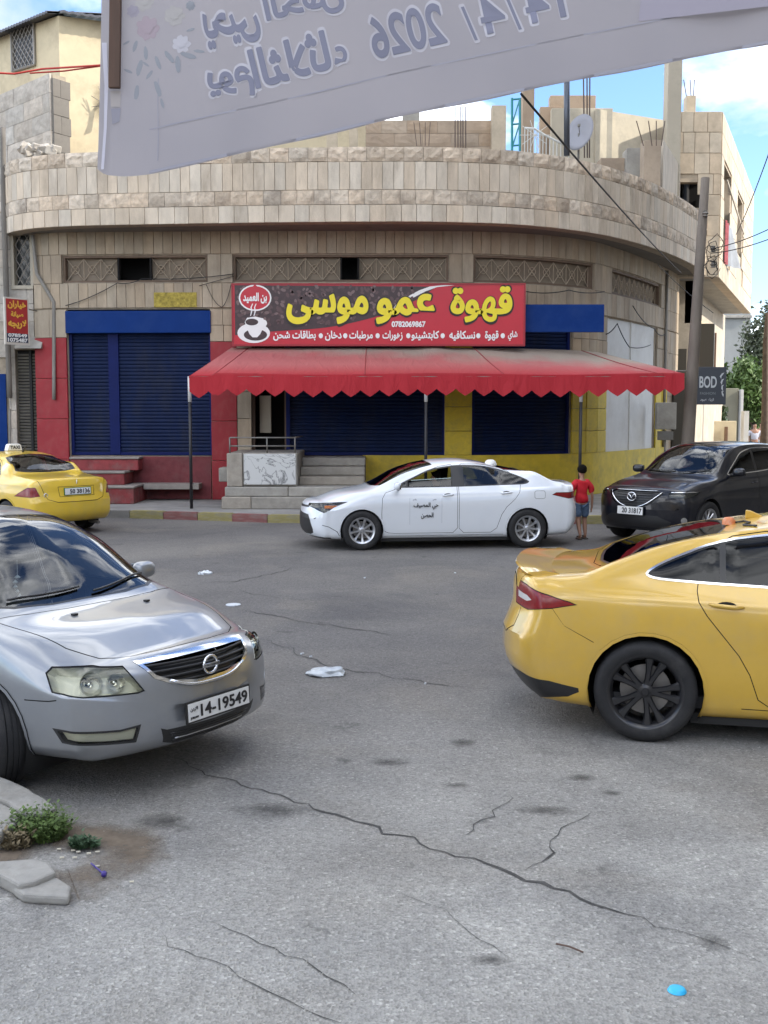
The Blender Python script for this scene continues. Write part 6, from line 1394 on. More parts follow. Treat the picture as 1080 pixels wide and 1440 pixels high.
# ---------------------------------------------------------------- yellow saloon, near right
def golden_taxi():
    L = 4.87
    P = dict(L=L, W=.925, H=1.475, xb=1.25, xt=2.15, xr=3.25, xe=4.22, hf=.78, hb=1.0, df=1.10, db=1.08, bf=.93, bm=.975, br=1.02, yr=.56, yrb=.74, fa=.98, ra=3.83, ar=.375, az=.345,
             zb=.17, capf=.22, capr=.2, bow=.34, bowr=.30, bowrp=2.8, tail=[(0, .16), (.2, .13), (.33, .06), (.5, .0), (.62, 0), (.72, .035), (.85, .07), (1.0, .05), (1.1, .03), (1.2, .05)], er=3.4, zr=.66, rd=.05, zlow=.40, zmid=.70, shk=.975)
    P['lines'] = std_lines(P)
    P['lines'][7] = ([q for q in P['lines'][7][0] if q[0] < 3.3] + [(3.4, .585), (3.8, .64), (4.15, .70), (4.35, .73), (L, P['W'] * .78)], [q for q in P['lines'][7][1] if q[0] < 3.0] + [(3.2, 1.385), (3.5, 1.335), (3.8, 1.255), (4.1, 1.155), (4.3, 1.085), (4.6, 1.06), (L, 1.03)])
    P['lines'][8] = ([(x, v * .62) for x, v in P['lines'][7][0]], [(x, v) for x, v in blend(P['lines'][7][1], P['lines'][9][1], .72)])
    P2 = P; B = Body(P)
    paint = mat('golden_paint', (.62, .385, .048), .30, .1, coat=1, var=.05, vscale=3, dirt=(.42, .32, .16), dirt_amt=.3, dirt_scale=2.5, inside=(.03, .03, .03))
    car = put_car('taxi', 'golden yellow saloon with black alloy wheels and a boot spoiler at the near right', 'car', 5.66, 7.13, -13.5)
    ws = [(1.27, -.05), (1.28, .3), (1.33, .55), (1.40, .69), (1.85, .62), (2.24, .54), (2.19, .3), (2.17, -.05)]
    B.cut('seal', ws, 'top'); B.cut('windscreen', inset(ws, .022), 'top')
    rw = [(3.30, -.05), (3.31, .3), (3.36, .49), (3.8, .57), (4.10, .62), (4.16, .3), (4.17, -.05)]
    B.cut('seal', rw, 'top'); B.cut('rear_window', inset(rw, .02), 'top')
    # chrome lined side glass: front door, rear door, rear quarter
    day = smooth_poly([(1.62, 1.0), (2.15, 1.29), (2.55, 1.385), (3.0, 1.385), (3.4, 1.325), (3.72, 1.20), (3.86, 1.115), (3.80, 1.075), (3.4, 1.055), (2.4, 1.02)], 2)
    d1 = smooth_poly([(1.36, .30), (1.32, .5), (1.34, .90), (1.55, .98), (2.15, 1.31), (2.52, 1.405), (2.50, .26), (1.45, .26)], 1)
    d2 = smooth_poly([(2.52, .26), (2.54, 1.405), (3.0, 1.405), (3.36, 1.345), (3.47, 1.16), (3.52, 1.04), (3.50, .92), (3.20, .55), (3.10, .26)], 1)
    B.panel('front_door', d1, 90); B.panel('rear_door', d2, 90)
    B.cut('trimchrome', day, 90); dg = inset(day, .013); B.cut('seal', dg, 90)
    def clip(poly, x0, x1):
        q = []; n = len(poly)
        for i in range(n):
            a, b = poly[i - 1], poly[i]
            for e in (x0, x1):
                if (a[0] - e) * (b[0] - e) < 0: t = (e - a[0]) / (b[0] - a[0]); q.append((e, a[1] + (b[1] - a[1]) * t, t))
            if x0 <= b[0] <= x1: q.append((b[0], b[1], 1))
        # keep order of insertion but sort the crossings of one edge
        return [(a, b) for a, b, _ in q]
    dgi = inset(day, .022)
    B.cut('glass_front', clip(dgi, 0, 2.48), 90); B.cut('glass_rear', clip(dgi, 2.55, 3.33), 90); B.cut('glass_quarter', clip(dgi, 3.37, 4), 90)
    # tail lamp wraps round the corner
    tl = [(.50, .845), (.74, .832), (.93, .862), (1.06, .90), (1.02, .92), (.86, .965), (.70, 1.005), (.50, 1.02)]
    B.cut('gap', tl, 'r40'); B.cut('tail_lamp', inset(tl, .006), 'r40')
    B.cut('rear_lens', [(.56, .90), (.72, .89), (.78, .905), (.72, .93), (.56, .945)], 'r40', only=['tail_lamp'])
    # boot lid line on the tail and black insert of the bumper
    B.cut('gap', [(.66, .85), (.665, .85), (.66, .70), (.52, .63), (-.05, .62), (-.05, .627), (.515, .637), (.652, .705)], 'r0', cond=lambda c: c.x > 4.2)
    lowt = [(-.05, .20), (.70, .20), (1.02, .27), (1.10, .33), (.96, .37), (.75, .40), (-.05, .40)]
    B.cut('blacktrim', lowt, 'r30', cond=lambda c: c.x > 4.25)
    # boot lid on top
    bl = [(4.20, -.05), (4.2, .35), (4.14, .62), (4.19, .645), (4.55, .66), (4.72, .60), (4.82, -.05)]
    B.panel('boot', bl, 'top', gap=.005, cond=lambda c: c.z > .9)
    # bumper seam from lamp to arch, side crease shadow line comes from the shell
    B.cut('gap', [(L - .42, .865), (L - .50, .76), (L - .70, .66), (L - .70, .655), (L - .505, .755), (L - .426, .862)], 90)
    B.cut('gap', [(3.22, .255), (1.3, .235), (1.3, .241), (3.22, .261)], 90)
    fl = smooth_poly([(3.98, .86), (4.12, .86), (4.12, .98), (3.98, .98)], 2)
    arches(B, P); body_common(car, B, P, paint)
    B.piece('boot', 'boot_lid', paint, car); bootl = car.children[-1]
    B.piece('windscreen', 'windscreen', M['windscreen'], car, push=.004); B.piece('rear_window', 'rear_window', M['glass_dark'], car, push=.004, label='sloping dark rear window')
    for sd in (1, -1):
        o = B.piece('tail_lamp', 'tail_lamp', M['lamp_red'], car, side=sd, label='pointed red tail lamp'); B.piece('rear_lens', 'reverse_lamp', M['lamp_white'], o, side=sd)
        B.piece('front_door', 'door', paint, car, side=sd); dr = car.children[-1]; handle(dr, B, 2.34, .90, sd, paint, .2)
        B.piece('rear_door', 'door', paint, car, side=sd); dr2 = car.children[-1]; handle(dr2, B, 3.33, .93, sd, paint, .22)
        B.piece('glass_front', 'side_window', M['glass_dark'], dr, side=sd, push=.004); B.piece('glass_rear', 'side_window', M['glass_dark'], dr2, side=sd, push=.004); B.piece('glass_quarter', 'quarter_window', M['glass_dark'], car, side=sd, push=.004)
    # spoiler lip standing on the boot lid
    sp = MB(); prof = []
    n = 24; rows = []
    for i in range(n + 1):
        y = -.68 + 1.36 * i / n; a = abs(y) / .68; q, _ = B.surf(4.6 - .06 * a ** 4, min(abs(y), .66), 1.2, (0, 0, 1)); xe_ = L - .10 - .14 * a ** 3; zt = q.z
        rows.append([(4.46 - .12 * a ** 3, y, zt - .008), (4.54 - .12 * a ** 3, y, zt + .012), (4.65 - .13 * a ** 3, y, zt + .028), (xe_, y, zt + .040 - .025 * a ** 6), (xe_ + .008, y, zt + .027 - .02 * a ** 6), (xe_ - .05, y, zt - .012), (4.62 - .13 * a ** 3, y, zt - .03)])
    vs = [p for r in rows for p in r]; fs = [(i * 7 + j, i * 7 + (j + 1) % 7, (i + 1) * 7 + (j + 1) % 7, (i + 1) * 7 + j) for i in range(n) for j in range(7)] + [tuple(range(7)), tuple(range(n * 7, n * 7 + 7))]
    sp.add(vs, fs); sp.build('spoiler', paint, car, angle=50)
    # shark fin, beacon lamp with a cable, left on the roof by the rear window
    f = MB(); q, _ = B.surf(3.12, 0, 1.6, (0, 0, 1)); f.prism([(-.1, 0), (.02, .055), (.055, .06), (.06, 0)], -.016, .016, lambda u, v, h: (3.10 + u, h, q.z + v - .004)); f.build('roof_fin', paint, car, bevel=.006)
    bc = MB(); bc.lathe([(0, .055), (.03, .05), (.045, .03), (.048, .0)], 14, 'Z', (3.28, .16, B.surf(3.28, .16, 1.6, (0, 0, 1))[0].z)); bc.build('roof_lamp', mat('orange_plastic', (.62, .2, .07), .4, dirt=(.6, .5, .4), dirt_amt=.6, dirt_scale=20), car, smooth=True)
    pts = [B.surf(x, y, 1.6, (0, 0, 1))[0] + Vector((0, 0, .008)) for x, y in ((3.24, .17), (3.18, .2), (3.15, .3), (3.2, .38), (3.12, .46))]; MB().tube(pts, .007, 6).build('lamp_cable', M['black_plastic'], car)
    interior(car, P2, 'cabin', -1, rows=(2.2, 3.1))
    mirror_pair(car, 1.62, .86, 1.03, paint)
    add_wheels(car, dict(r=.338, w=.235, rim=.245, n=5, split=.22, s0=.16, sw=.022, flare=.55, hub=.05), (P['fa'], P['ra']), .80, M['black_alloy'])
    return car
# ---------------------------------------------------------------- white saloon crossing in front of the cafe
def white_car():
    L = 4.63
    P = dict(L=L, W=.895, H=1.435, xb=1.10, xt=2.05, xr=3.05, xe=4.12, hf=.74, hb=.99, df=1.08, db=1.05, bf=.93, bm=.955, br=1.0, yr=.555, yrb=.73, fa=.95, ra=3.65, ar=.345, az=.315,
             zb=.17, bow=.36, nose=[(0, .06), (.2, .02), (.35, 0), (.5, 0), (.62, .02), (.72, .03), (.80, .08), (1.0, .12)], bowr=.26, tail=[(0, .14), (.25, .05), (.45, 0), (.6, 0), (.8, .04), (.95, .02), (1.05, .0), (1.2, .05)], zmid=.68, rd=.045)
    P['lines'] = std_lines(P); B = Body(P)
    paint = mat('white_paint', (.74, .77, .80), .3, coat=1, var=.03, dirt=(.45, .43, .4), dirt_amt=.12, dirt_scale=3, inside=(.05, .05, .05))
    car = put_car('moving_car', 'white saloon crossing in front of the red awning with arabic writing on its door', 'car', -1.40, 18.21, 187)
    ws = [(1.12, -.05), (1.13, .3), (1.18, .55), (1.25, .68), (1.75, .61), (2.13, .53), (2.08, .3), (2.065, -.05)]
    B.cut('seal', ws, 'top'); B.cut('windscreen', inset(ws, .02), 'top')
    rw = [(3.18, -.05), (3.19, .3), (3.24, .48), (3.6, .56), (4.02, .62), (4.05, .3), (4.06, -.05)]
    B.cut('seal', rw, 'top'); B.cut('rear_window', inset(rw, .02), 'top')
    d1 = smooth_poly([(1.30, .30), (1.26, .5), (1.28, .90), (1.5, .97), (2.15, 1.31), (2.50, 1.365), (2.50, .26), (1.4, .26)], 1); d2 = smooth_poly([(2.52, .26), (2.52, 1.365), (2.95, 1.355), (3.35, 1.27), (3.56, 1.06), (3.50, .85), (3.25, .62), (3.12, .26)], 1)
    B.panel('front_door', d1, 90, gap=.007); B.panel('rear_door', d2, 90, gap=.007)
    day = smooth_poly([(1.42, .985), (2.08, 1.285), (2.52, 1.345), (2.95, 1.335), (3.35, 1.24), (3.72, 1.085), (3.64, 1.03), (2.6, 1.0)], 2)
    B.cut('seal', day, 90); dgi = inset(day, .02)
    def clip(poly, x0, x1):
        q = []; n = len(poly)
        for i in range(n):
            a, b = poly[i - 1], poly[i]; c = []
            for e in (x0, x1):
                if (a[0] - e) * (b[0] - e) < 0: t = (e - a[0]) / (b[0] - a[0]); c.append((t, (e, a[1] + (b[1] - a[1]) * t)))
            q += [p for _, p in sorted(c)]
            if x0 <= b[0] <= x1: q.append(b)
        return q
    B.cut('glass_fixed', clip(dgi, 0, 1.66), 90); B.cut('glass_open', clip(dgi, 1.70, 2.42), 90)
    B.cut('glass_rear', clip(dgi, 2.62, 3.22), 90); B.cut('glass_quarter', clip(dgi, 3.25, 4), 90)
    hl = [(.42, .695), (.62, .665), (.86, .60), (.90, .615), (.96, .68), (1.12, .775), (1.0, .772), (.62, .745), (.42, .735)]
    B.cut('gap', hl, 40, cond=lambda c: c.x < .95); B.cut('headlight', inset(hl, .006), 40, cond=lambda c: c.x < .95)
    gr = [(-.05, .24), (.55, .235), (.66, .27), (.68, .33), (.60, .50), (.55, .56), (-.05, .60)]
    B.cut('blacktrim', gr, 12, cond=lambda c: c.x < .7)
    B.cut('blacktrim', [(-.05, .66), (.5, .67), (.5, .70), (-.05, .70)], 0, cond=lambda c: c.x < .6)
    B.cut('blacktrim', [(.30, .17), (.80, .17), (.80, .205), (.42, .215), (.30, .2)], 60, cond=lambda c: c.x < .9)
    B.cut('gap', [(.32, .40), (.42, .375), (.55, .30), (.60, .21), (.608, .21), (.56, .305), (.425, .383), (.32, .41)], 90)
    tl = [(.48, .80), (.80, .795), (1.02, .86), (.96, .90), (.48, .90)]
    B.cut('gap', tl, 'r45'); B.cut('tail_lamp', inset(tl, .006), 'r45')
    B.cut('gap', rrect(3.76, 3.94, .80, .93, .03), 90); B.cut('paint', inset(rrect(3.76, 3.94, .80, .93, .03), .005), 90)
    B.cut('gap', [(1.28, .215), (3.25, .225), (3.25, .231), (1.28, .221)], 90)
    arches(B, P); body_common(car, B, P, paint)
    B.piece('windscreen', 'windscreen', M['glass'], car, push=.004); B.piece('rear_window', 'rear_window', M['glass'], car, push=.004)
    for sd in (1, -1):
        o = B.piece('headlight', 'headlight', M['lens'], car, side=sd); B.piece('headlight', 'lamp_housing', mat('dark_housing', (.07, .07, .075), .3, .4), o, side=sd, push=.04)
        p, n = B.surf(.46, 0, .69, (0, 1, 0)); MB().box((p.x, sd * (p.y - .022), p.z), (.2, .02, .05)).build('indicator', M['lamp_amber'], o, bevel=.006)
        B.piece('tail_lamp', 'tail_lamp', M['lamp_red'], car, side=sd)
        B.piece('front_door', 'door', paint, car, side=sd); dr = car.children[-1]; handle(dr, B, 2.34, .87, sd, paint, .19)
        B.piece('rear_door', 'door', paint, car, side=sd); dr2 = car.children[-1]; handle(dr2, B, 3.30, .90, sd, paint, .19)
        B.piece('glass_fixed', 'quarter_window', M['glass'], dr, side=sd, push=.004); 
        if sd > 0: B.piece('glass_open', 'side_window', M['glass'], dr, side=sd, push=.004)
        B.piece('glass_rear', 'side_window', M['glass'], dr2, side=sd, push=.004); B.piece('glass_quarter', 'quarter_window', M['glass'], car, side=sd, push=.004)
    # half wound-down driver's window
    ow = clip(dgi, 1.72, 2.42); ow = [(a, min(b, 1.085 + (a - 1.72) * .07)) for a, b in ow]
    B.cut('glass_low', ow, 90, only=['glass_open']); o = B.piece('glass_low', 'side_window', M['glass'], car, side=-1, push=.02)
    q = MB()
    pts = [];
    for i in range(10):
        x = 1.76 + .66 * i / 9; p, n = B.surf(x, 0, 1.10 + (x - 1.72) * .05, (0, 1, 0)); pts.append((p.x, -(p.y - .02), p.z))
    q.tube(pts, .006, 5); q.build('glass_edge', mat('glass_edge', (.5, .62, .6), .1), o)
    # writing and its faint frame on the door facing the camera
    def dt(s, x, z, w, h, **k):
        p, n = B.surf(x, 0, z, (0, 1, 0)); n = Vector((n.x, -n.y, n.z)); up = Vector((0, 0, 1)); up = (up - n * up.dot(n)).normalized()
        letter('door_lettering', s, M['ink'], car, (p.x, -p.y, p.z) + n * .006 if False else Vector((p.x, -p.y, p.z)) + n * .006, up.cross(n), up, width=w, height=h, **k)
    dt('حي المصيف', 1.98, .70, .40, .11, bold=.012); dt('الحصن', 2.0, .545, .2, .10, bold=.012); dt('رقم', 1.80, .80, .06, .03); dt('خاص', 2.12, .80, .06, .03)
    for (x, z0, z1) in ((1.72, .40, .83), (2.24, .42, .83)):
        m = MB(); pts = [Vector((B.surf(x, 0, z0 + (z1 - z0) * i / 8, (0, 1, 0))[0].x, -B.surf(x, 0, z0 + (z1 - z0) * i / 8, (0, 1, 0))[0].y - .001, z0 + (z1 - z0) * i / 8)) for i in range(9)]
        m.tube(pts, .0025, 4); m.build('frame_line', mat('faint_line', (.45, .47, .5), .5), car)
    interior(car, P, 'cabin', -1, rows=(2.25, 3.1)); mirror_pair(car, 1.52, .86, 1.03, paint)
    d = MB(); z = B.surf(3.28, 0, 1.6, (0, 0, 1))[0].z; d.lathe([(0, .085), (.05, .08), (.08, .06), (.10, .02), (.105, -.01)], 20, 'Z', (3.22, 0, z)); d.build('roof_dome', mat('white_plastic', (.8, .8, .78), .35), car, smooth=True)
    add_wheels(car, dict(r=.318, w=.205, rim=.205, n=9, sw=.021, flare=.35, hub=.05), (P['fa'], P['ra']), .79, M['alloy'])
    return car, B, P

# ---------------------------------------------------------------- black SUV, right
def black_suv():
    L = 4.55
    P = dict(L=L, W=.92, H=1.675, xb=1.22, xt=2.05, xr=3.75, xe=4.25, hf=.93, hb=1.12, df=1.18, db=1.12, bf=1.06, bm=1.10, br=1.16, yr=.62, yrb=.75, fa=.93, ra=3.63, ar=.405, az=.365,
             zb=.22, capf=.2, bow=.36, nose=[(0, .10), (.25, .03), (.4, 0), (.6, 0), (.8, .015), (.9, .05), (.98, .10), (1.2, .14)], bowr=.22, zmid=.76, zlow=.5, zf=.6, zr=.8, rd=.03, ef=3.4)
    P['lines'] = std_lines(P); B = Body(P)
    paint = mat('black_paint', (.004, .005, .010), .3, coat=.6, spec=.3, dirt=(.2, .18, .15), dirt_amt=.10, dirt_scale=2.5, inside=(.02, .02, .02))
    car = put_car('parked_car', 'black SUV standing by the kerb beside the boy in the red top', 'suv', 4.12, 18.3, 222.5)
    ws = [(1.24, -.05), (1.25, .3), (1.30, .55), (1.38, .70), (1.85, .655), (2.15, .60), (2.09, .3), (2.07, -.05)]
    B.cut('seal', ws, 'top'); B.cut('windscreen', inset(ws, .022), 'top')
    hood = [(.28, -.05), (.30, .3), (.36, .52), (.50, .66), (1.25, .77), (1.19, .5), (1.16, .25), (1.15, -.05)]
    B.panel('hood', hood, 'top', gap=.006, cond=lambda c: c.z > .75)
    d1 = smooth_poly([(1.46, .42), (1.42, .6), (1.44, 1.05), (1.62, 1.13), (2.25, 1.53), (2.58, 1.60), (2.56, .36), (1.55, .36)], 1); d2 = smooth_poly([(2.59, .36), (2.60, 1.60), (3.1, 1.60), (3.45, 1.53), (3.60, 1.25), (3.5, .95), (3.2, .8), (3.1, .36)], 1)
    B.panel('front_door', d1, 90); B.panel('rear_door', d2, 90)
    day = smooth_poly([(1.55, 1.12), (2.2, 1.50), (2.6, 1.575), (3.2, 1.575), (3.7, 1.50), (4.1, 1.32), (4.0, 1.23), (2.6, 1.15)], 2)
    B.cut('trimchrome', day, 90); B.cut('seal', inset(day, .016), 90); dgi = inset(day, .03)
    for nm, x0, x1 in (('glass_front', 0, 2.54), ('glass_rear', 2.62, 3.42), ('glass_quarter', 3.48, 5)):
        q = []; n = len(dgi)
        for i in range(n):
            a, b = dgi[i - 1], dgi[i]; c = []
            for e in (x0, x1):
                if (a[0] - e) * (b[0] - e) < 0: t = (e - a[0]) / (b[0] - a[0]); c.append((t, (e, a[1] + (b[1] - a[1]) * t)))
            q += [p for _, p in sorted(c)]
            if x0 <= b[0] <= x1: q.append(b)
        B.cut(nm, q, 90)
    gr = [(-.05, .62), (.22, .63), (.42, .72), (.52, .86), (.40, .90), (-.05, .90)]
    B.cut('grille', gr, 0, cond=lambda c: c.x < .6)
    hl = [(.60, .80), (.86, .79), (1.04, .83), (1.12, .895), (.9, .90), (.60, .875)]
    B.cut('gap', hl, 33, cond=lambda c: c.x < .9); B.cut('headlight', inset(hl, .006), 33, cond=lambda c: c.x < .9)
    B.cut('blacktrim', [(-.05, .30), (.6, .30), (.66, .40), (.45, .50), (-.05, .50)], 0, cond=lambda c: c.x < .6)
    B.cut('fog', circ(.86, .43, .05, 14), 30, cond=lambda c: c.x < .7)
    B.cut('blacktrim', [(1.3, .22), (3.3, .22), (3.3, .36), (1.3, .34)], 90)
    arches(B, P); body_common(car, B, P, paint)
    # lip of the arches in black plastic
    B.piece('hood', 'bonnet', paint, car); B.piece('windscreen', 'windscreen', M['windscreen'], car, push=.004)
    B.piece('grille', 'grille', M['grille_black'], car, push=.02); g = car.children[-1]
    for z in (.67, .71, .75, .79, .83, .87): bar(B, 'grille_slat', M['black_plastic'], g, -.36, .36, z, r=.006, off=-.008)
    bar(B, 'grille_wing', M['chrome'], car, -.50, .50, lambda y: .625 + .26 * (y / .5) ** 2.2, r=.012, off=.004)
    bar(B, 'bumper_line', M['chrome'], car, -.42, .42, .905, r=.006, off=.002)
    p, n = B.surf(0, 0, .80, (-1, 0, 0)); b = ellipse_ring(car, 'badge', M['chrome'], p + Vector((-.02, 0, 0)), (-1, 0, 0), .085, .068, .010)
    w = MB(); w.tube([(p.x - .022, y, .80 + z) for y, z in ((-.078, .03), (-.045, .034), (-.02, .01), (0, -.028), (.02, .01), (.045, .034), (.078, .03))], .009, 6); w.build('badge_wings', M['chrome'], b, smooth=True)
    p, n = B.surf(0, 0, .57, (-1, 0, 0)); plate(car, p + Vector((-.03, 0, 0)), (0, -1, 0), (.06, 0, 1), .52, .15, '20 31817', side_txt=False)
    for sd in (1, -1):
        o = B.piece('headlight', 'headlight', M['lens'], car, side=sd); B.piece('headlight', 'lamp_housing', mat('dark_housing', (.07, .07, .075), .3, .4), o, side=sd, push=.04)
        q = MB(); pts = []
        for i in range(8):
            u = .64 + .42 * i / 7; th = R(33); pp, n = B.surf(math.sin(th) * u, math.cos(th) * u, .885, (-math.cos(th), math.sin(th), 0)); pts.append((pp.x - .0, sd * (pp.y - .0), .885))
        q.tube(pts, .011, 6); q.build('light_strip', M['chrome'], o, smooth=True)
        B.piece('fog', 'fog_lamp', M['reflector'], car, side=sd)
        B.piece('front_door', 'door', paint, car, side=sd); dr = car.children[-1]; handle(dr, B, 2.40, .98, sd, paint, .2)
        B.piece('rear_door', 'door', paint, car, side=sd); dr2 = car.children[-1]; handle(dr2, B, 3.36, 1.0, sd, paint, .2)
        for a, pr in (('glass_front', dr), ('glass_rear', dr2), ('glass_quarter', car)): B.piece(a, 'side_window', M['glass_dark'], pr, side=sd, push=.004)
    interior(car, P, 'cabin', -1, rows=(2.2, 3.1), zseat=.5, zdash=.98); mirror_pair(car, 1.66, .88, 1.18, paint, sc=1.15)
    for y0, y1 in ((-.06, -.62), (.55, .02)):
        pts = []
        for i in range(9):
            u = i / 8; y = y0 + (y1 - y0) * u; x = 1.27 + .1 * (abs(y) / .6) ** 2 + .05 * u; q, n = B.surf(x, abs(y), 1.4, (0, 0, 1)); pts.append((x, y, q.z + .016))
        MB().tube(pts, .009, 6).build('wiper', M['black_plastic'], car, smooth=True)
    add_wheels(car, dict(r=.36, w=.225, rim=.235, n=10, sw=.017, flare=.8, hub=.055), (P['fa'], P['ra']), .80, M['alloy'])
    return car

# ---------------------------------------------------------------- old yellow cab, left
def yellow_cab():
    L = 4.60
    P = dict(L=L, W=.885, H=1.47, xb=1.18, xt=2.0, xr=3.0, xe=3.62, hf=.78, hb=1.0, df=1.08, db=1.04, bf=.94, bm=.965, br=.98, yr=.58, yrb=.74, fa=.92, ra=3.62, ar=.35, az=.31,
             zb=.19, bow=.3, bowr=.22, tail=[(0, .12), (.25, .04), (.4, 0), (.6, 0), (.66, .03), (.8, .05), (.95, .05), (1.05, .02), (1.2, .05)], zmid=.66, er=3.6)
    P['lines'] = std_lines(P); B = Body(P)
    paint = mat('cab_paint', (.70, .47, .035), .32, coat=.9, var=.04, dirt=(.4, .33, .15), dirt_amt=.3, dirt_scale=2.5, inside=(.03, .03, .03))
    car = put_car('taxi', 'pale yellow old saloon with a white lamp on its roof, seen from behind', 'car', -9.0, 22.7, 140)
    rw = [(3.02, -.05), (3.03, .3), (3.06, .51), (3.35, .59), (3.58, .63), (3.60, .3), (3.61, -.05)]
    B.cut('seal', rw, 'top'); B.cut('rear_window', inset(rw, .03), 'top')
    ws = [(1.20, -.05), (1.21, .3), (1.26, .55), (1.33, .68), (1.75, .62), (2.09, .56), (2.04, .3), (2.02, -.05)]
    B.cut('seal', ws, 'top'); B.cut('windscreen', inset(ws, .022), 'top')
    d2 = smooth_poly([(2.48, .28), (2.48, 1.385), (2.85, 1.38), (3.12, 1.30), (3.36, 1.0), (3.32, .75), (3.1, .6), (3.02, .28)], 1); d1 = smooth_poly([(1.30, .3), (1.3, .92), (1.5, .98), (2.1, 1.34), (2.46, 1.385), (2.46, .28)], 1)
    B.panel('front_door', d1, 90); B.panel('rear_door', d2, 90)
    for w, n in ((smooth_poly([(1.52, .98), (2.1, 1.31), (2.40, 1.36), (2.42, .995)]), 'glass_front'), (smooth_poly([(2.51, .995), (2.51, 1.36), (2.85, 1.355), (3.1, 1.28), (3.34, 1.02)]), 'glass_rear')): B.cut('seal', w, 90); B.cut(n, inset(w, .014), 90)
    tl = [(.64, .72), (.80, .70), (1.12, .71), (1.04, .77), (.86, .875), (.72, .88)]
    B.cut('gap', tl, 'r38'); B.cut('tail_lamp', inset(tl, .006), 'r38')
    B.cut('gap', [(-.05, .60), (.40, .60), (.58, .66), (.62, .74), (.70, 1.0), (.692, 1.0), (.612, .742), (.574, .667), (.40, .61), (-.05, .61)], 'r0', cond=lambda c: c.x > 4.1)
    B.cut('gap', [(-.05, .70), (.36, .70), (.38, .88), (-.05, .88)], 'r0'); B.cut('paint', [(-.05, .706), (.352, .706), (.372, .872), (-.05, .872)], 'r0')
    B.cut('blacktrim', [(-.05, .19), (.78, .19), (.78, .245), (-.05, .245)], 'r0', cond=lambda c: c.x > 4.1)
    arches(B, P); body_common(car, B, P, paint)
    B.piece('rear_window', 'rear_window', M['windscreen'], car, push=.004); B.piece('windscreen', 'windscreen', M['glass'], car, push=.004)
    for sd in (1, -1):
        B.piece('tail_lamp', 'tail_lamp', M['lamp_red'], car, side=sd)
        B.piece('front_door', 'door', paint, car, side=sd); dr = car.children[-1]; B.piece('rear_door', 'door', paint, car, side=sd); dr2 = car.children[-1]
        handle(dr, B, 2.3, .86, sd, paint); handle(dr2, B, 3.2, .87, sd, paint)
        B.piece('glass_front', 'side_window', M['glass'], dr, side=sd, push=.004); B.piece('glass_rear', 'side_window', M['glass'], dr2, side=sd, push=.004)
    p, n = B.surf(L, 0, .79, (1, 0, 0)); plate(car, p + Vector((.012, 0, 0)), (0, 1, 0), (-.05, 0, 1), .56, .135, '50 38136', 'green', side_txt=False)
    p, n = B.surf(L, 0, .96, (1, 0, 0)); m = MB(); m.tube([(p.x + .01, a, .955 + b) for a, b in ((-.01, -.035), (.012, -.02), (-.004, 0), (.014, .012), (0, .035))], .008, 6); m.build('badge', M['chrome'], car, smooth=True)
    p, n = B.surf(L, .62, .72, (1, 0, 0)); ellipse_ring(car, 'side_badge', M['chrome'], Vector((p.x + .004, -.60, .735)), (1, -.2, 0), .03, .035, .008)
    z = B.surf(2.45, 0, 1.6, (0, 0, 1))[0].z
    s = MB(); s.prism([(-.16, 0), (-.13, .11), (-.10, .13), (.10, .13), (.13, .11), (.16, 0)], -.06, .06, lambda u, v, h: (2.5 + h, u, z + v)); sg = s.build('roof_sign', mat('white_plastic', (.8, .8, .78), .35), car, bevel=.012)
    letter('sign_lettering', 'TAXI', M['ink'], sg, (2.56, 0, z + .065), (0, 1, 0), (0, 0, 1), width=.2, height=.06, bold=.02)
    z = B.surf(2.8, 0, 1.6, (0, 0, 1))[0].z; MB().tube([(2.82, 0, z), (2.86, 0, z + .05), (3.05, 0, z + .18)], [.02, .012, .003], 8).build('aerial', M['black_plastic'], car)
    MB().tube([(L - .35, .45, .2), (L - .06, .45, .19)], .03, 10).build('exhaust_pipe', M['iron'], car)
    interior(car, P, 'cabin', -1, rows=(2.1, 3.0)); mirror_pair(car, 1.5, .84, 1.03, paint)
    add_wheels(car, dict(r=.31, w=.19, rim=.2, n=7, sw=.024), (P['fa'], P['ra']), .78, M['alloy'])
    return car
silver_car(); golden_taxi(); white_o, _, _ = white_car(); black_suv(); yellow_cab()
# ------------------------------------------------------------ banner hung across the street, read from behind
BN = thing('cloth_banner', 'translucent lilac grey fabric banner with mirrored arabic lettering and the date 14/4/2026', 'banner')
def bcloth():
    m = bpy.data.materials.new('banner_cloth'); m.use_nodes = True; nt = m.node_tree; n = nt.nodes; l = nt.links.new; b = n['Principled BSDF']; o = n['Material Output']; tc = n.new('ShaderNodeTexCoord'); t = n.new('ShaderNodeTexNoise'); t.inputs['Scale'].default_value = .9; t.inputs['Detail'].default_value = 3; l(tc.outputs['Object'], t.inputs[0])
    r = n.new('ShaderNodeValToRGB'); r.color_ramp.elements[0].position = .3; r.color_ramp.elements[0].color = (.315, .30, .325, 1); r.color_ramp.elements[1].position = .7; r.color_ramp.elements[1].color = (.42, .385, .39, 1); l(t.outputs[0], r.inputs[0]); l(r.outputs[0], b.inputs['Base Color']); b.inputs['Roughness'].default_value = .6
    tr = n.new('ShaderNodeBsdfTranslucent'); tr.inputs[0].default_value = (.46, .43, .45, 1); ms = n.new('ShaderNodeMixShader'); ms.inputs[0].default_value = .45; l(b.outputs[0], ms.inputs[1]); l(tr.outputs[0], ms.inputs[2]); l(ms.outputs[0], o.inputs[0]); return m
cloth = bcloth(); BYL, BYR = 6.9, 6.2
def BY(x): u = (x + 1.7) / 4.0; return BYL + (BYR - BYL) * u + .03 * math.sin(x * 4.2) + .012 * math.sin(x * 11)
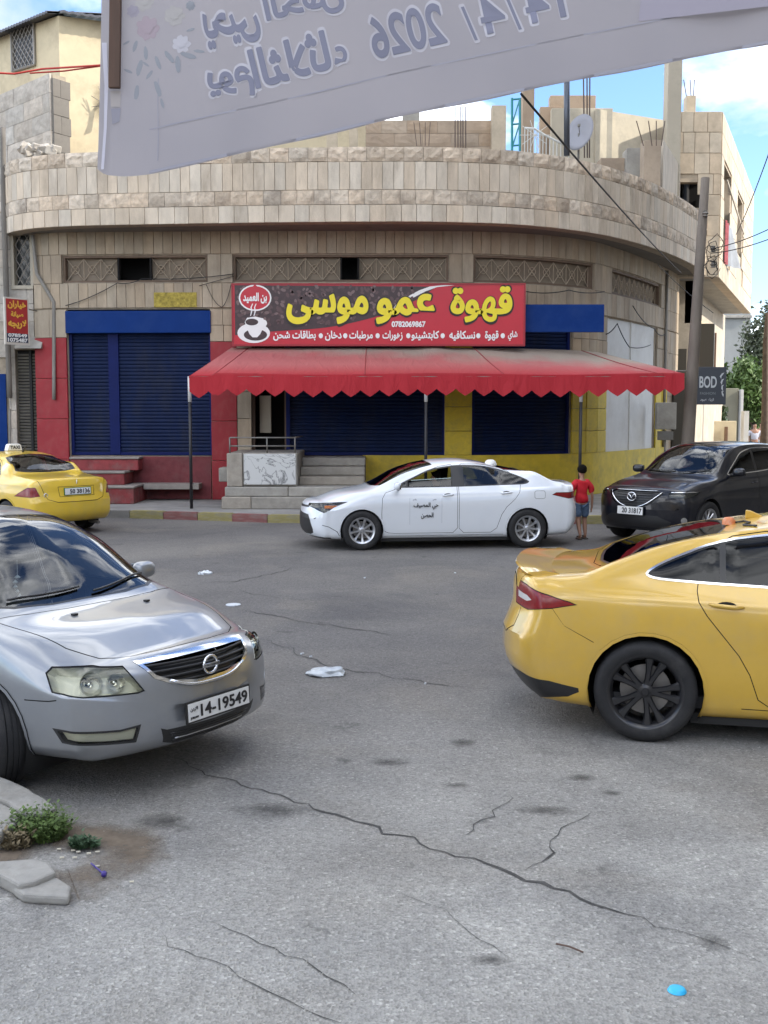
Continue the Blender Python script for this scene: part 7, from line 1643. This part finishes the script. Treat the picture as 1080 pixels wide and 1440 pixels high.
bot = pchip([135, 150, 175, 205, 240, 290, 400, 540, 700, 860, 1080, 1300], [236, 246, 249, 246, 238, 227, 203, 170, 136, 104, 62, 20])
def BP(px, py, off=0.0):
    y = 6.6
    for _ in range(4): p = at(px, py, y); y = BY(p.x)
    p = at(px, py, y - off); return p
vs = []; fs = []; nx, ny = 120, 16
for i in range(nx + 1):
    u = (i / nx); px = 135 + (1180 - 135) * u ** 1.0; pb = float(bot(px))
    for j in range(ny + 1):
        v = j / ny; py = pb + (-330 - pb) * v; ex = 6 * math.sin(v * 2.2) if i == 0 else 0; p = BP(px + (ex if i == 0 else 0), py); p.y += .02 * math.exp(-v * 14) * math.sin(px * .03) + (.05 * math.exp(-((px - 138) / 14) ** 2)); vs.append(tuple(p))
fs = [(i * (ny + 1) + j, (i + 1) * (ny + 1) + j, (i + 1) * (ny + 1) + j + 1, i * (ny + 1) + j + 1) for i in range(nx) for j in range(ny)]
bo = link('cloth', mesh('cloth', vs, fs), cloth, BN, smooth=True)
# hems: a doubled strip along the lower edge and the sewn pole sleeve
def bstrip(name, pa, pb2, m, off=.006):
    vs = []
    for (x0, y0), (x1, y1) in zip(pa, pb2): vs += [tuple(BP(x0, y0, off)), tuple(BP(x1, y1, off))]
    return link(name, mesh(name, vs, [(2 * i, 2 * i + 1, 2 * i + 3, 2 * i + 2) for i in range(len(pa) - 1)]), m, BN, smooth=True)
mat('hem', (.33, .32, .36), .7); mat('hem_light', (.56, .54, .60), .6)
xs = np.linspace(210, 1170, 60)
bstrip('hem', [(x, float(bot(x)) - 1) for x in xs], [(x, float(bot(x)) - 5) for x in xs], M['hem'], .0018)
bstrip('hem', [(x, float(bot(x)) - 62) for x in xs], [(x, float(bot(x)) - 64) for x in xs], M['hem'], .0018)
bstrip('fold', [(222, 110), (221, 150), (222, 190), (221, 226)], [(223.5, 110), (222.5, 150), (223.5, 190), (222.5, 226)], M['hem'], .0018)
bstrip('sleeve', [(143, 60), (147, 120), (146, 180), (142, 238)], [(150, 60), (152, 120), (150, 180), (146, 238)], M['hem_light'], .006)
wp = MB(); a, b = BP(161, 124, .03), BP(164, -120, .03); 
wp.prism([(-.034, -.018), (.034, -.018), (.034, .018), (-.034, .018)], 0, 1, lambda u, v, h: tuple(a.lerp(b, h) + Vector((u, v, 0)))); tag(wp.build('wooden_batten', mat('batten_brown', (.10, .055, .035), .7, var=.3, vscale=9, stretch=(1, 1, .1)), None, bevel=.004), 'brown wooden batten hanging in front of the banner at its left end', 'batten')
bstrip('tape', [(155, 128), (156, 150)], [(170, 128), (169, 150)], mat('tape_beige', (.40, .36, .34), .7), .006); bstrip('patch', [(156, 153), (158, 175)], [(170, 152), (168, 171)], mat('patch_grey', (.28, .27, .31), .7), .006)
mat('print_dark', (.20, .20, .26), .7); mat('print_halo', (.50, .48, .51), .7); mat('print_pink', (.37, .30, .33), .7); mat('print_leaf', (.275, .285, .31), .7); mat('print_cream', (.41, .385, .37), .7); mat('print_grey', (.34, .31, .36), .7)
def bprint(s, px, py, wpx, hpx, ang, bold=.02):
    for nm, m, bd, off in (('lettering_halo', 'print_halo', bold + .03, .0015), ('lettering', 'print_dark', bold, .0045)):
        g = 1.0 if nm == 'lettering' else 1 + 4 / hpx
        me = text_mesh(s, width=wpx * (1 + (3 / wpx if nm != 'lettering' else 0)), height=hpx * g, bold=bd, mirror=True, extrude=0)
        ca, sa_ = math.cos(R(ang)), math.sin(R(ang)); k = 0
        for v in me.vertices:
            x, y = v.co.x, v.co.y; q = BP(px + x * ca + y * sa_ * -1, py - (x * sa_ + y * ca), off + v.co.z * .35); v.co = q
        me.update(); bm = bmesh.new(); bm.from_mesh(me)
        for f in bm.faces:
            f.normal_update()
            if f.normal.y > 0: f.normal_flip()
        bm.to_mesh(me); bm.free(); link(nm, me, M[m], BN)
bprint('يوم', 325, 118, 62, 44, 13); bprint('الثلاثاء', 421, 82, 138, 58, 15); bprint('2026', 572, 43, 104, 58, 13, .012); bprint('/', 660, 33, 14, 50, 12, .0); bprint('4', 692, 20, 34, 52, 12, .004); bprint('/', 722, 18, 14, 50, 12, .0); bprint('14', 765, 4, 54, 50, 12, .004)
bprint('يحيى', 326, 38, 76, 52, 13); bprint('الحفل', 426, 2, 110, 52, 14)
def blob(name, px, py, rx, ry, ang, m, off, n=14, wob=.15, seed=0):
    rnd = random.Random(seed + int(px * 7 + py)); vs = []
    for i in range(n): a = 2 * math.pi * i / n; r = 1 + rnd.uniform(-wob, wob); x, y = rx * r * math.cos(a), ry * r * math.sin(a); vs.append(tuple(BP(px + x * math.cos(ang) - y * math.sin(ang), py + x * math.sin(ang) + y * math.cos(ang), off)))
    return vs, [tuple(range(n))]
fl = {}
rnd = random.Random(21)
for (px, py, r, m) in ((208, 40, 17, 'print_pink'), (203, 2, 14, 'print_cream'), (245, 22, 15, 'print_cream'), (255, 62, 13, 'print_halo'), (187, 16, 9, 'print_grey'), (268, 8, 7, 'print_leaf'), (180, -20, 16, 'print_leaf'), (240, -20, 16, 'print_cream')):
    for k in range(7): a = k * .9; fl.setdefault(m, MB()).add(*blob('p', px + r * .5 * math.cos(a), py + r * .5 * math.sin(a), r * .5, r * .38, a, m, .0015 + .0003 * k, seed=k))
    fl[m].add(*blob('p', px, py, r * .42, r * .42, 0, m, .004))
for (px, py, l_, a) in ((190, 65, 16, 1.9), (205, 75, 18, 1.5), (222, 88, 18, 1.2), (238, 80, 20, .9), (250, 90, 22, 1.5), (265, 78, 22, .3), (280, 72, 14, .1), (196, 95, 22, 1.8), (210, 105, 14, 2.2), (222, 125, 22, 1.25), (228, 145, 14, 1.3), (192, 130, 20, 1.7), (180, 100, 12, .4), (268, 42, 12, -.3), (178, 60, 10, 2.6), (205, 90, 10, .6)):
    fl.setdefault('print_leaf', MB()).add(*blob('l', px, py, l_ * .55, l_ * .17, a, 'x', .0015 + .0003 * (px % 5), n=10, wob=.1))
for m, mb in fl.items(): mb.build('flower_print', M[m], BN)['kind'] = 'stuff'
bstrip('print_band', [(905, -40), (898, 30)], [(1200, -110), (1200, -5)], M['print_grey'], .0018)

# ------------------------------------------------------------ people
def skin_mesh(name, J, E, root, lvl=2):
    """a body grown over joined bones: J name -> (x, y, z, rx, ry)"""
    keys = list(J); me = bpy.data.meshes.new(name); me.from_pydata([J[k][:3] for k in keys], [(keys.index(a), keys.index(b)) for a, b in E], []); me.update()
    o = bpy.data.objects.new(name, me); COL.objects.link(o); md = o.modifiers.new('s', 'SKIN'); md.use_smooth_shade = True; md.branch_smoothing = .6; sm = o.modifiers.new('u', 'SUBSURF'); sm.levels = lvl; sm.render_levels = lvl
    if not me.skin_vertices: 
        bpy.context.view_layer.objects.active = o
    for i, k in enumerate(keys): v = me.skin_vertices[0].data[i]; v.radius = (J[k][3], J[k][4] if len(J[k]) > 4 else J[k][3]); v.use_root = (k == root)
    bpy.context.view_layer.update(); out = bpy.data.meshes.new_from_object(o.evaluated_get(bpy.context.evaluated_depsgraph_get())); bpy.data.objects.remove(o); bpy.data.meshes.remove(me); out.name = name; return out
mat('skin', (.34, .18, .115), .55, var=.06); mat('hair_black', (.008, .007, .006), .95, spec=.1, var=.3, vscale=30); mat('tee_red', (.50, .008, .018), .8, var=.08, vscale=5); mat('denim', (.09, .14, .22), .85, var=.35, vscale=14); mat('sandal', (.06, .045, .035), .7)
def boy():
    g = ground_at(817, 758); t = thing('person', 'boy in a red t-shirt and denim shorts walking away beside the black car', 'person', (g.x, g.y, 0), R(6)); S = 1.30 / 1.30
    # x right, y away from the camera (the way he walks), z up; 1.3 m tall
    J = {'hip': (0, 0, .66, .095, .075), 'waist': (0, 0, .78, .088, .068), 'chest': (0, .0, .93, .105, .075), 'neck0': (0, 0, 1.05, .05, .05), 'neck': (0, .005, 1.09, .036, .036), 'head0': (0, .015, 1.15, .062, .068), 'head1': (0, .015, 1.215, .070, .078), 'head2': (0, .01, 1.265, .048, .055)}
    E = [('hip', 'waist'), ('waist', 'chest'), ('chest', 'neck0'), ('neck0', 'neck'), ('neck', 'head0'), ('head0', 'head1'), ('head1', 'head2')]
    legs = {1: [(.06, 0, .60, .068), (.068, .05, .36, .046), (.068, .045, .33, .042), (.07, .02, .2, .040), (.068, -.02, .075, .026), (.07, .02, .03, .030), (.075, .10, .022, .024)], -1: [(-.06, 0, .60, .068), (-.062, -.0, .36, .046), (-.062, -.015, .33, .042), (-.06, -.07, .2, .038), (-.055, -.14, .09, .026), (-.055, -.115, .035, .028), (-.058, -.03, .026, .024)]}
    for s_, L in legs.items():
        pk = 'hip'
        for i, v in enumerate(L): k = f'l{s_}{i}'; J[k] = v + (v[3],) if len(v) == 4 else v; E.append((pk, k)); pk = k
    for s_, L in {1: [(.125, 0, 1.0, .042), (.165, -.01, .86, .034), (.185, -.01, .76, .027), (.192, .02, .65, .024), (.195, .035, .56, .018), (.193, .045, .52, .020)], -1: [(-.125, 0, 1.0, .042), (-.165, .0, .86, .034), (-.19, .0, .76, .027), (-.195, .035, .65, .024), (-.195, .055, .56, .018), (-.192, .065, .52, .020)]}.items():
        pk = 'chest'
        for i, v in enumerate(L): k = f'a{s_}{i}'; J[k] = v + (v[3],); E.append((pk, k)); pk = k
        # fingers
        for f in range(4): k = f'f{s_}{f}'; b = L[-1]; J[k] = (b[0] - s_ * .004, b[1] + (f - 1.5) * .013, b[2] - .035, .0075, .0075); k2 = k + 'b'; J[k2] = (b[0] - s_ * .012, b[1] + (f - 1.5) * .013, b[2] - (.06 if f in (1, 2) else .052), .006, .006); E += [(pk, k), (k, k2)]
        k = f't{s_}'; J[k] = (b[0] - s_ * .012, b[1] + .03, b[2] - .012, .008, .008); E.append((pk, k))
    body = link('body', skin_mesh('body', J, E, 'hip'), M['skin'], t)
    # t-shirt with short sleeves, slightly loose
    JS = {'a': (0, 0, .60, .125, .095), 'b': (0, 0, .72, .128, .098), 'c': (0, 0, .88, .125, .092), 'd': (0, 0, .98, .118, .085), 'e': (0, 0, 1.065, .085, .075), 'r1': (.11, 0, 1.01, .082, .078), 'r2': (.165, -.005, .88, .056, .056), 'r3': (.182, -.005, .79, .055, .055), 'q1': (-.11, 0, 1.01, .082, .078), 'q2': (-.165, 0, .88, .056, .056), 'q3': (-.185, 0, .79, .055, .055)}
    sh_ = skin_mesh('t_shirt', JS, [('a', 'b'), ('b', 'c'), ('c', 'd'), ('d', 'e'), ('d', 'r1'), ('r1', 'r2'), ('r2', 'r3'), ('d', 'q1'), ('q1', 'q2'), ('q2', 'q3')], 'c')
    for v in sh_.vertices: v.co.x += .006 * math.sin(v.co.z * 30 + v.co.y * 20); v.co.y += .007 * math.sin(v.co.z * 42 + v.co.x * 25); v.co.x *= 1 + max(0, (.75 - v.co.z)) * .15
    link('t_shirt', sh_, M['tee_red'], t)
    JH = {'a': (0, 0, .68, .105, .085), 'r0': (.062, .0, .60, .082, .082), 'r1': (.068, .02, .48, .078, .078), 'r2': (.07, .035, .37, .074, .074), 'q0': (-.062, 0, .60, .082, .082), 'q1': (-.064, -.0, .48, .078, .078), 'q2': (-.064, -.005, .37, .074, .074)}
    link('shorts', skin_mesh('shorts', JH, [('a', 'r0'), ('r0', 'r1'), ('r1', 'r2'), ('a', 'q0'), ('q0', 'q1'), ('q1', 'q2')], 'a'), M['denim'], t)
    h = bpy.data.meshes.new('hair'); hb = bmesh.new(); bmesh.ops.create_icosphere(hb, subdivisions=4, radius=1)
    for v in hb.verts: v.co = Vector((v.co.x * .083, v.co.y * .088 - .002, 1.213 + v.co.z * (.088 if v.co.z > 0 else .075)))
    bmesh.ops.delete(hb, geom=[v for v in hb.verts if v.co.y > .045 and v.co.z < 1.22], context='VERTS'); hb.to_mesh(h); hb.free()
    rnd = random.Random(3)
    for v in h.vertices: v.co += Vector((rnd.uniform(-1, 1), rnd.uniform(-1, 1), rnd.uniform(-1, 1))) * .005; v.co.y -= .004
    link('hair', h, M['hair_black'], t)
    for x, y, z in ((.072, .03, .0), (-.056, -.07, .0)): MB().box((x, y, z + .013), (.075, .2, .022)).box((x, y + .03, z + .05), (.07, .03, .03)).build('sandal', M['sandal'], t, bevel=.008)
    # ears
    for s_ in (1, -1): q = MB().lathe([(0, -.008), (.014, 0), (.018, .004), (0, .01)], 10, 'X', (s_ * .072, .012, 1.19)); q.build('ear', M['skin'], body, smooth=True)
boy()
def bust(name, label, car_o, x, y, z, shirt, face=-1, arm_to=None, rot=0):
    t = thing(name, label, 'person'); t.parent = None; mw = Matrix.Translation(car_o.location) @ Matrix.Rotation(car_o.rotation_euler.z, 4, 'Z'); t.location = mw @ Vector((x, y, z)); t.rotation_euler = (0, 0, car_o.rotation_euler.z + rot)
    # local x back, z up; seated
    J = {'hip': (0, 0, .08, .13, .15), 'waist': (.02, 0, .25, .11, .14), 'chest': (.04, 0, .44, .115, .16), 'neck0': (.04, 0, .57, .06, .06), 'neck': (.025, 0, .62, .048, .048), 'h0': (.0, 0, .70, .075, .068), 'h1': (.01, 0, .78, .088, .075), 'h2': (.015, 0, .83, .06, .055)}
    E = [('hip', 'waist'), ('waist', 'chest'), ('chest', 'neck0'), ('neck0', 'neck'), ('neck', 'h0'), ('h0', 'h1'), ('h1', 'h2')]
    for s_ in (1, -1):
        L = [(.04, s_ * .18, .51, .06), (-.05, s_ * .24, .30, .045), (-.25, s_ * .20, .30, .035), (-.38, s_ * .15, .38, .028), (-.42, s_ * .14, .42, .03)]; pk = 'chest'
        for i, v in enumerate(L): k = f'a{s_}{i}'; J[k] = v + (v[3],); E.append((pk, k)); pk = k
        for f in range(4): k = f'f{s_}{f}'; J[k] = (-.45, s_ * (.13 - .016 * f), .445 - .01 * f, .009, .009); E.append((pk, k))
        L = [(-.08, s_ * .09, .06, .085), (-.42, s_ * .11, .12, .06), (-.55, s_ * .11, -.16, .045)]; pk = 'hip'
        for i, v in enumerate(L): k = f'l{s_}{i}'; J[k] = v + (v[3],); E.append((pk, k)); pk = k
    body = link('body', skin_mesh('body', J, E, 'hip'), M['skin'], t)
    JS = {'a': (0, 0, .08, .15, .17), 'b': (.02, 0, .25, .13, .16), 'c': (.04, 0, .44, .135, .18), 'e': (.04, 0, .575, .075, .08)}; ES = [('a', 'b'), ('b', 'c'), ('c', 'e')]
    for s_ in (1, -1): JS[f'r{s_}'] = (.04, s_ * .19, .51, .075, .075); JS[f's{s_}'] = (-.03, s_ * .24, .35, .062, .062); ES += [('c', f'r{s_}'), (f'r{s_}', f's{s_}')]
    link('shirt', skin_mesh('shirt', JS, ES, 'b'), shirt, t)
    link('hair', skin_mesh('hair', {'a': (.045, 0, .70, .06, .07), 'b': (.035, 0, .79, .085, .083), 'c': (.015, 0, .85, .075, .07)}, [('a', 'b'), ('b', 'c')], 'b'), M['hair_black'], t)
    n = MB(); n.add([(-.075, -.012, .72), (-.075, .012, .72), (-.10, 0, .715), (-.078, 0, .76)], [(0, 1, 2), (0, 2, 3), (1, 3, 2)]); n.build('nose', M['skin'], body, smooth=True); n = MB()
    for s_ in (1, -1): n.lathe([(0, -.006), (.009, 0), (0, .006)], 8, 'X', (-.078, s_ * .03, .765))
    n.build('eye', M['ink'], body)
    return t
bust('person', 'dark haired driver seated at the wheel of the white car', white_o, 2.22, -.36, .36, mat('shirt_dark', (.03, .02, .022), .8))
# distant pedestrian
def walker(px, label, shirt, trousers, Y=52, s=1.0, ph=1):
    p = at(px, 620, Y); t = thing('person', label, 'person', (p.x, Y, .0)); J = {'hip': (0, 0, .92, .15, .11), 'ch': (0, 0, 1.3, .2, .13), 'n': (0, 0, 1.5, .07, .07), 'h': (0, 0, 1.6, .09, .1), 'h2': (0, 0, 1.7, .08, .09)}
    E = [('hip', 'ch'), ('ch', 'n'), ('n', 'h'), ('h', 'h2')]
    for sg in (1, -1):
        L = [(.1 * sg, 0, .85, .09), (.11 * sg, .12 * sg * ph, .48, .065), (.11 * sg, .02 * sg, .08, .05), (.11 * sg, -.1 + .02 * sg, .04, .04)]; pk = 'hip'
        for i, v in enumerate(L): k = f'l{sg}{i}'; J[k] = v + (v[3],); E.append((pk, k)); pk = k
        L = [(.22 * sg, 0, 1.38, .06), (.28 * sg, .05, 1.1, .045), (.27 * sg, -.05, .86, .035)]; pk = 'ch'
        for i, v in enumerate(L): k = f'a{sg}{i}'; J[k] = v + (v[3],); E.append((pk, k)); pk = k
    link('body', skin_mesh('body', J, E, 'hip', 1), M['skin'], t); link('shirt', skin_mesh('shirt', {'a': (0, 0, .88, .18, .14), 'b': (0, 0, 1.28, .22, .15), 'c': (0, 0, 1.48, .09, .09), 'd': (.23, 0, 1.36, .08, .08), 'e': (.28, .03, 1.12, .07, .07), 'f': (-.23, 0, 1.36, .08, .08), 'g': (-.28, .03, 1.12, .07, .07)}, [('a', 'b'), ('b', 'c'), ('b', 'd'), ('d', 'e'), ('b', 'f'), ('f', 'g')], 'b', 1), shirt, t)
    link('trousers', skin_mesh('trousers', {'a': (0, 0, .92, .17, .13), 'b': (.1, .0, .8, .11, .11), 'c': (.115, .12 * ph, .48, .09, .09), 'd': (.11, .02, .12, .075, .075), 'e': (-.1, .0, .8, .11, .11), 'f': (-.115, -.12 * ph, .48, .09, .09), 'g': (-.11, -.02, .12, .075, .075)}, [('a', 'b'), ('b', 'c'), ('c', 'd'), ('a', 'e'), ('e', 'f'), ('f', 'g')], 'a', 1), trousers, t)
    link('hair', skin_mesh('hair', {'a': (0, .02, 1.64, .09, .1), 'b': (0, .01, 1.74, .09, .1)}, [('a', 'b')], 'a', 1), M['hair_black'], t)
walker(1061, 'distant pedestrian in a pale grey shirt and black trousers at the right edge', mat('shirt_grey', (.5, .5, .56), .8), mat('trousers_black', (.012, .012, .014), .8)); walker(1070, 'distant pedestrian in white, next to the dark pole', mat('shirt_white', (.7, .7, .7), .8), mat('trousers_white', (.6, .58, .58), .8), 56, ph=-1)

# ------------------------------------------------------------ litter and the near kerb corner
mat('plastic_white', (.62, .66, .70), .35, var=.15, vscale=9)
bm = bmesh.new(); bmesh.ops.create_icosphere(bm, subdivisions=4, radius=1); rnd = random.Random(6); c = ground_at(461, 948)
from mathutils import noise as mn
for v in bm.verts:
    d = v.co.copy(); k = 1 + .3 * mn.noise(d * 1.6) + .10 * abs(mn.noise(d * 6 + Vector((3, 1, 2)))); v.co = Vector((d.x * .165 * k, d.y * .12 * k, max(0, d.z) * .055 * k + .006))
me = bpy.data.meshes.new('plastic_bag'); bm.to_mesh(me); bm.free(); tag(link('plastic_bag', me, mat('bag_film', (.46, .50, .53), .2, spec=.8, var=.12, vscale=12), None, tuple(c), (0, 0, .2)), 'crumpled whitish plastic bag lying on the road', 'plastic bag')
for px, py, r, lab, sq in ((328, 851, .085, 'flat white disc like a lid on the road left of the bag', 1), (288, 807, .09, 'torn white scrap of paper on the road near the silver car', .6)):
    c = ground_at(px, py); m = MB(); rnd = random.Random(px); n = 20; vs = [(c.x, c.y, .018)] + [(c.x + r * (1 if sq == 1 else rnd.uniform(.6, 1.2)) * math.cos(2 * math.pi * i / n), c.y + r * (1.1 if sq == 1 else rnd.uniform(.7, 1.5)) * math.sin(2 * math.pi * i / n), .01 + (0 if sq == 1 else rnd.uniform(0, .03))) for i in range(n)]
    vs += [(v[0], v[1], .002) for v in vs[1:]]; m.add(vs, [(0, 1 + i, 1 + (i + 1) % n) for i in range(n)] + [(1 + i, 1 + n + i, 1 + n + (i + 1) % n, 1 + (i + 1) % n) for i in range(n)]); tag(m.build('litter', M['plastic_white']), lab, 'litter')
c = ground_at(952, 1394); m = MB(); m.lathe([(0, .012), (.022, .012), (.030, .010), (.034, .003), (.036, .0)], 24, 'Z', (c.x, c.y, 0.002)); tag(m.build('bottle_cap', mat('cyan_plastic', (.03, .45, .78), .35), smooth=True), 'bright blue disc shaped cap on the road at the lower right', 'bottle cap')
a, b = ground_at(782, 1327, .01), ground_at(820, 1339, .01); tag(MB().tube([a, (a + b) / 2 + Vector((0, .004, .004)), b], .004, 5).build('twig', mat('twig_brown', (.10, .06, .045), .8)), 'thin brown twig lying on the road', 'twig')
for px, py, r in ((425, 920, .02), (437, 924, .014), (640, 806, .016), (513, 813, .016), (598, 962, .012)): 
    c = ground_at(px, py); tag(MB().box((c.x, c.y, .006), (r * 1.6, r, .01), px).build('paper_bit', M['plastic_white']), 'tiny white paper bit on the road', 'litter', 'white paper bits on the road')
# near corner: broken kerb slabs, weeds, soil
mat('slab_grey', (.30, .29, .265), .9, var=.16, vscale=6, bump=.4, bscale=25, dirt=(.2, .18, .15), dirt_amt=.5, dirt_scale=4); mat('soil', (.17, .135, .10), .95, var=.35, vscale=9, bump=.5, bscale=20)
def roughslab(name, label, pts, h, m, seed, z0=0.0, cat='kerb stone'):
    rnd = random.Random(seed); P = [ground_at(*p, z0 + h) for p in pts]; Q = []
    for a, b in zip(P, P[1:] + P[:1]):
        k = max(1, int((b - a).length / .08))
        for i in range(k): q = a.lerp(b, i / k); Q.append((q.x + rnd.uniform(-.008, .008), q.y + rnd.uniform(-.008, .008)))
    m_ = MB(); m_.prism(Q, z0, z0 + h, lambda u, v, hh: (u, v, hh)); o = m_.build(name, M[m], None, bevel=.014, seg=2); return tag(o, label, cat)
roughslab('kerb_slab', 'long grey kerb slab by the silver car front wheel', [(-60, 1062), (-10, 1086), (40, 1108), (82, 1134), (70, 1142), (44, 1144), (0, 1122), (-60, 1098)], .12, 'slab_grey', 1)
roughslab('kerb_slab', 'pale broken kerb slab behind the weeds', [(-60, 1108), (0, 1128), (22, 1138), (30, 1146), (20, 1158), (-2, 1170), (-60, 1180)], .10, 'slab_grey', 2)
roughslab('kerb_slab', 'flat pale kerb slab in front of the weeds', [(-60, 1208), (10, 1210), (50, 1206), (66, 1212), (78, 1226), (50, 1238), (25, 1244), (0, 1228), (-60, 1222)], .07, 'slab_grey', 3)
roughslab('kerb_slab', 'small broken block beneath the flat pale slab', [(20, 1246), (60, 1236), (82, 1232), (98, 1246), (96, 1260), (50, 1258), (34, 1256)], .045, 'slab_grey', 4)
m = MB(); P = [(0, 1160), (60, 1160), (110, 1176), (160, 1176), (190, 1190), (205, 1212), (196, 1230), (160, 1240), (110, 1262), (60, 1262), (20, 1240), (-40, 1220)]; P = [(px + (px - 80) * .8, py + (py - 1210) * .8) for px, py in P]; c = ground_at(90, 1210); vs = [(c.x, c.y, .006)]; rnd = random.Random(4); k = 0
for a, b in zip(P, P[1:] + P[:1]):
    for i in range(5): q = ground_at(a[0] + (b[0] - a[0]) * i / 5, a[1] + (b[1] - a[1]) * i / 5); vs.append((q.x + rnd.uniform(-.03, .03), q.y + rnd.uniform(-.03, .03), .0045)); k += 1
m.add(vs, [(0, i + 1, (i + 1) % k + 1) for i in range(k)]); tag(m.build('soil_patch', stainmat('soil_stain', (.16, .125, .09), .95, .3, 3, amt=1)), 'patch of brown soil round the weeds', kind='structure')
def weeds(label, px, py, rx, ry, h, n, col, seed, cat='weeds'):
    rnd = random.Random(seed); m = MB(); c = ground_at(px, py)
    for i in range(n):
        a = rnd.random() * 6.28; r = math.sqrt(rnd.random()); b = Vector((c.x + rx * r * math.cos(a), c.y + ry * r * math.sin(a), .01)); hh = h * rnd.uniform(.3, 1.35) * (1.1 - .5 * r) * (1.35 if i % 9 == 0 else 1); d = Vector((rnd.gauss(0, .4) + .5 * (b.x - c.x) / rx, rnd.gauss(0, .4), 1)).normalized(); tip = b + d * hh
        s = Vector((-d.y, d.x, .1)).normalized() * .0035; m.add([b - s, b + s, tip], [(0, 1, 2)])
        for k in range(5):
            q = b.lerp(tip, .3 + .16 * k); a2 = rnd.random() * 6.28; l_ = rnd.uniform(.012, .03); u = Vector((math.cos(a2), math.sin(a2), rnd.uniform(.1, .9))) * l_; v = Vector((-math.sin(a2), math.cos(a2), .2)) * l_ * .33; m.add([q, q + u * .5 + v, q + u, q + u * .5 - v], [(0, 1, 2, 3)])
    return tag(m.build('weeds', M[col]), label, cat, kind='stuff')
mat('weed_green', (.085, .14, .03), .7, var=.5, vscale=14); mat('weed_dark', (.05, .10, .045), .7, var=.4, vscale=14); mat('weed_dry', (.20, .16, .09), .8, var=.3, vscale=12)
weeds('tuft of green weeds growing between the broken kerb slabs', 55, 1180, .13, .10, .15, 430, 'weed_green', 1); weeds('small dark green weed right of the larger tuft', 118, 1194, .07, .04, .05, 110, 'weed_dark', 2); weeds('dry brown weeds left of the green tuft', 22, 1192, .08, .06, .09, 160, 'weed_dry', 3)
c = ground_at(146, 1229, .02); tag(MB().lathe([(0, -.012), (.012, -.01), (.016, 0), (.012, .012), (0, .014)], 10, 'X', tuple(c)).tube([c, ground_at(128, 1214, .02)], .004, 5).build('litter', mat('violet_plastic', (.04, .02, .22), .4)), 'small violet plastic bit on the soil', 'litter')
for px, py in ((80, 1194), (100, 1196), (107, 1198), (122, 1200), (134, 1198), (102, 1206), (84, 1206), (134, 1218), (182, 1240)): c = ground_at(px, py, .012); tag(MB().tube([c, c + Vector((.02, .004, 0))], .0045, 6).build('cigarette_butt', mat('butt', (.6, .56, .45), .8)), 'pale cigarette butt lying by the weeds', 'cigarette butt', 'cigarette butts by the weeds')
gv = MB(); rnd = random.Random(12)
for i in range(2600):
    px, py = rnd.uniform(-20, 1090), 1440 - abs(rnd.gauss(0, 120)); 
    if rnd.random() > .25 and px > 500: continue
    c = ground_at(px, py); s_ = rnd.uniform(.003, .009); gv.add([(c.x - s_, c.y, 0), (c.x, c.y - s_, 0), (c.x + s_ * 1.1, c.y, 0), (c.x, c.y + s_, 0), (c.x + rnd.uniform(-.3, .3) * s_, c.y, s_ * .9)], [(0, 1, 4), (1, 2, 4), (2, 3, 4), (3, 0, 4)])
gv.build('gravel', mat('gravel', (.34, .33, .30), .9, var=.3, vscale=40)); tag(bpy.data.objects['gravel'], 'loose pale gravel on the near road surface', 'gravel', kind='stuff')
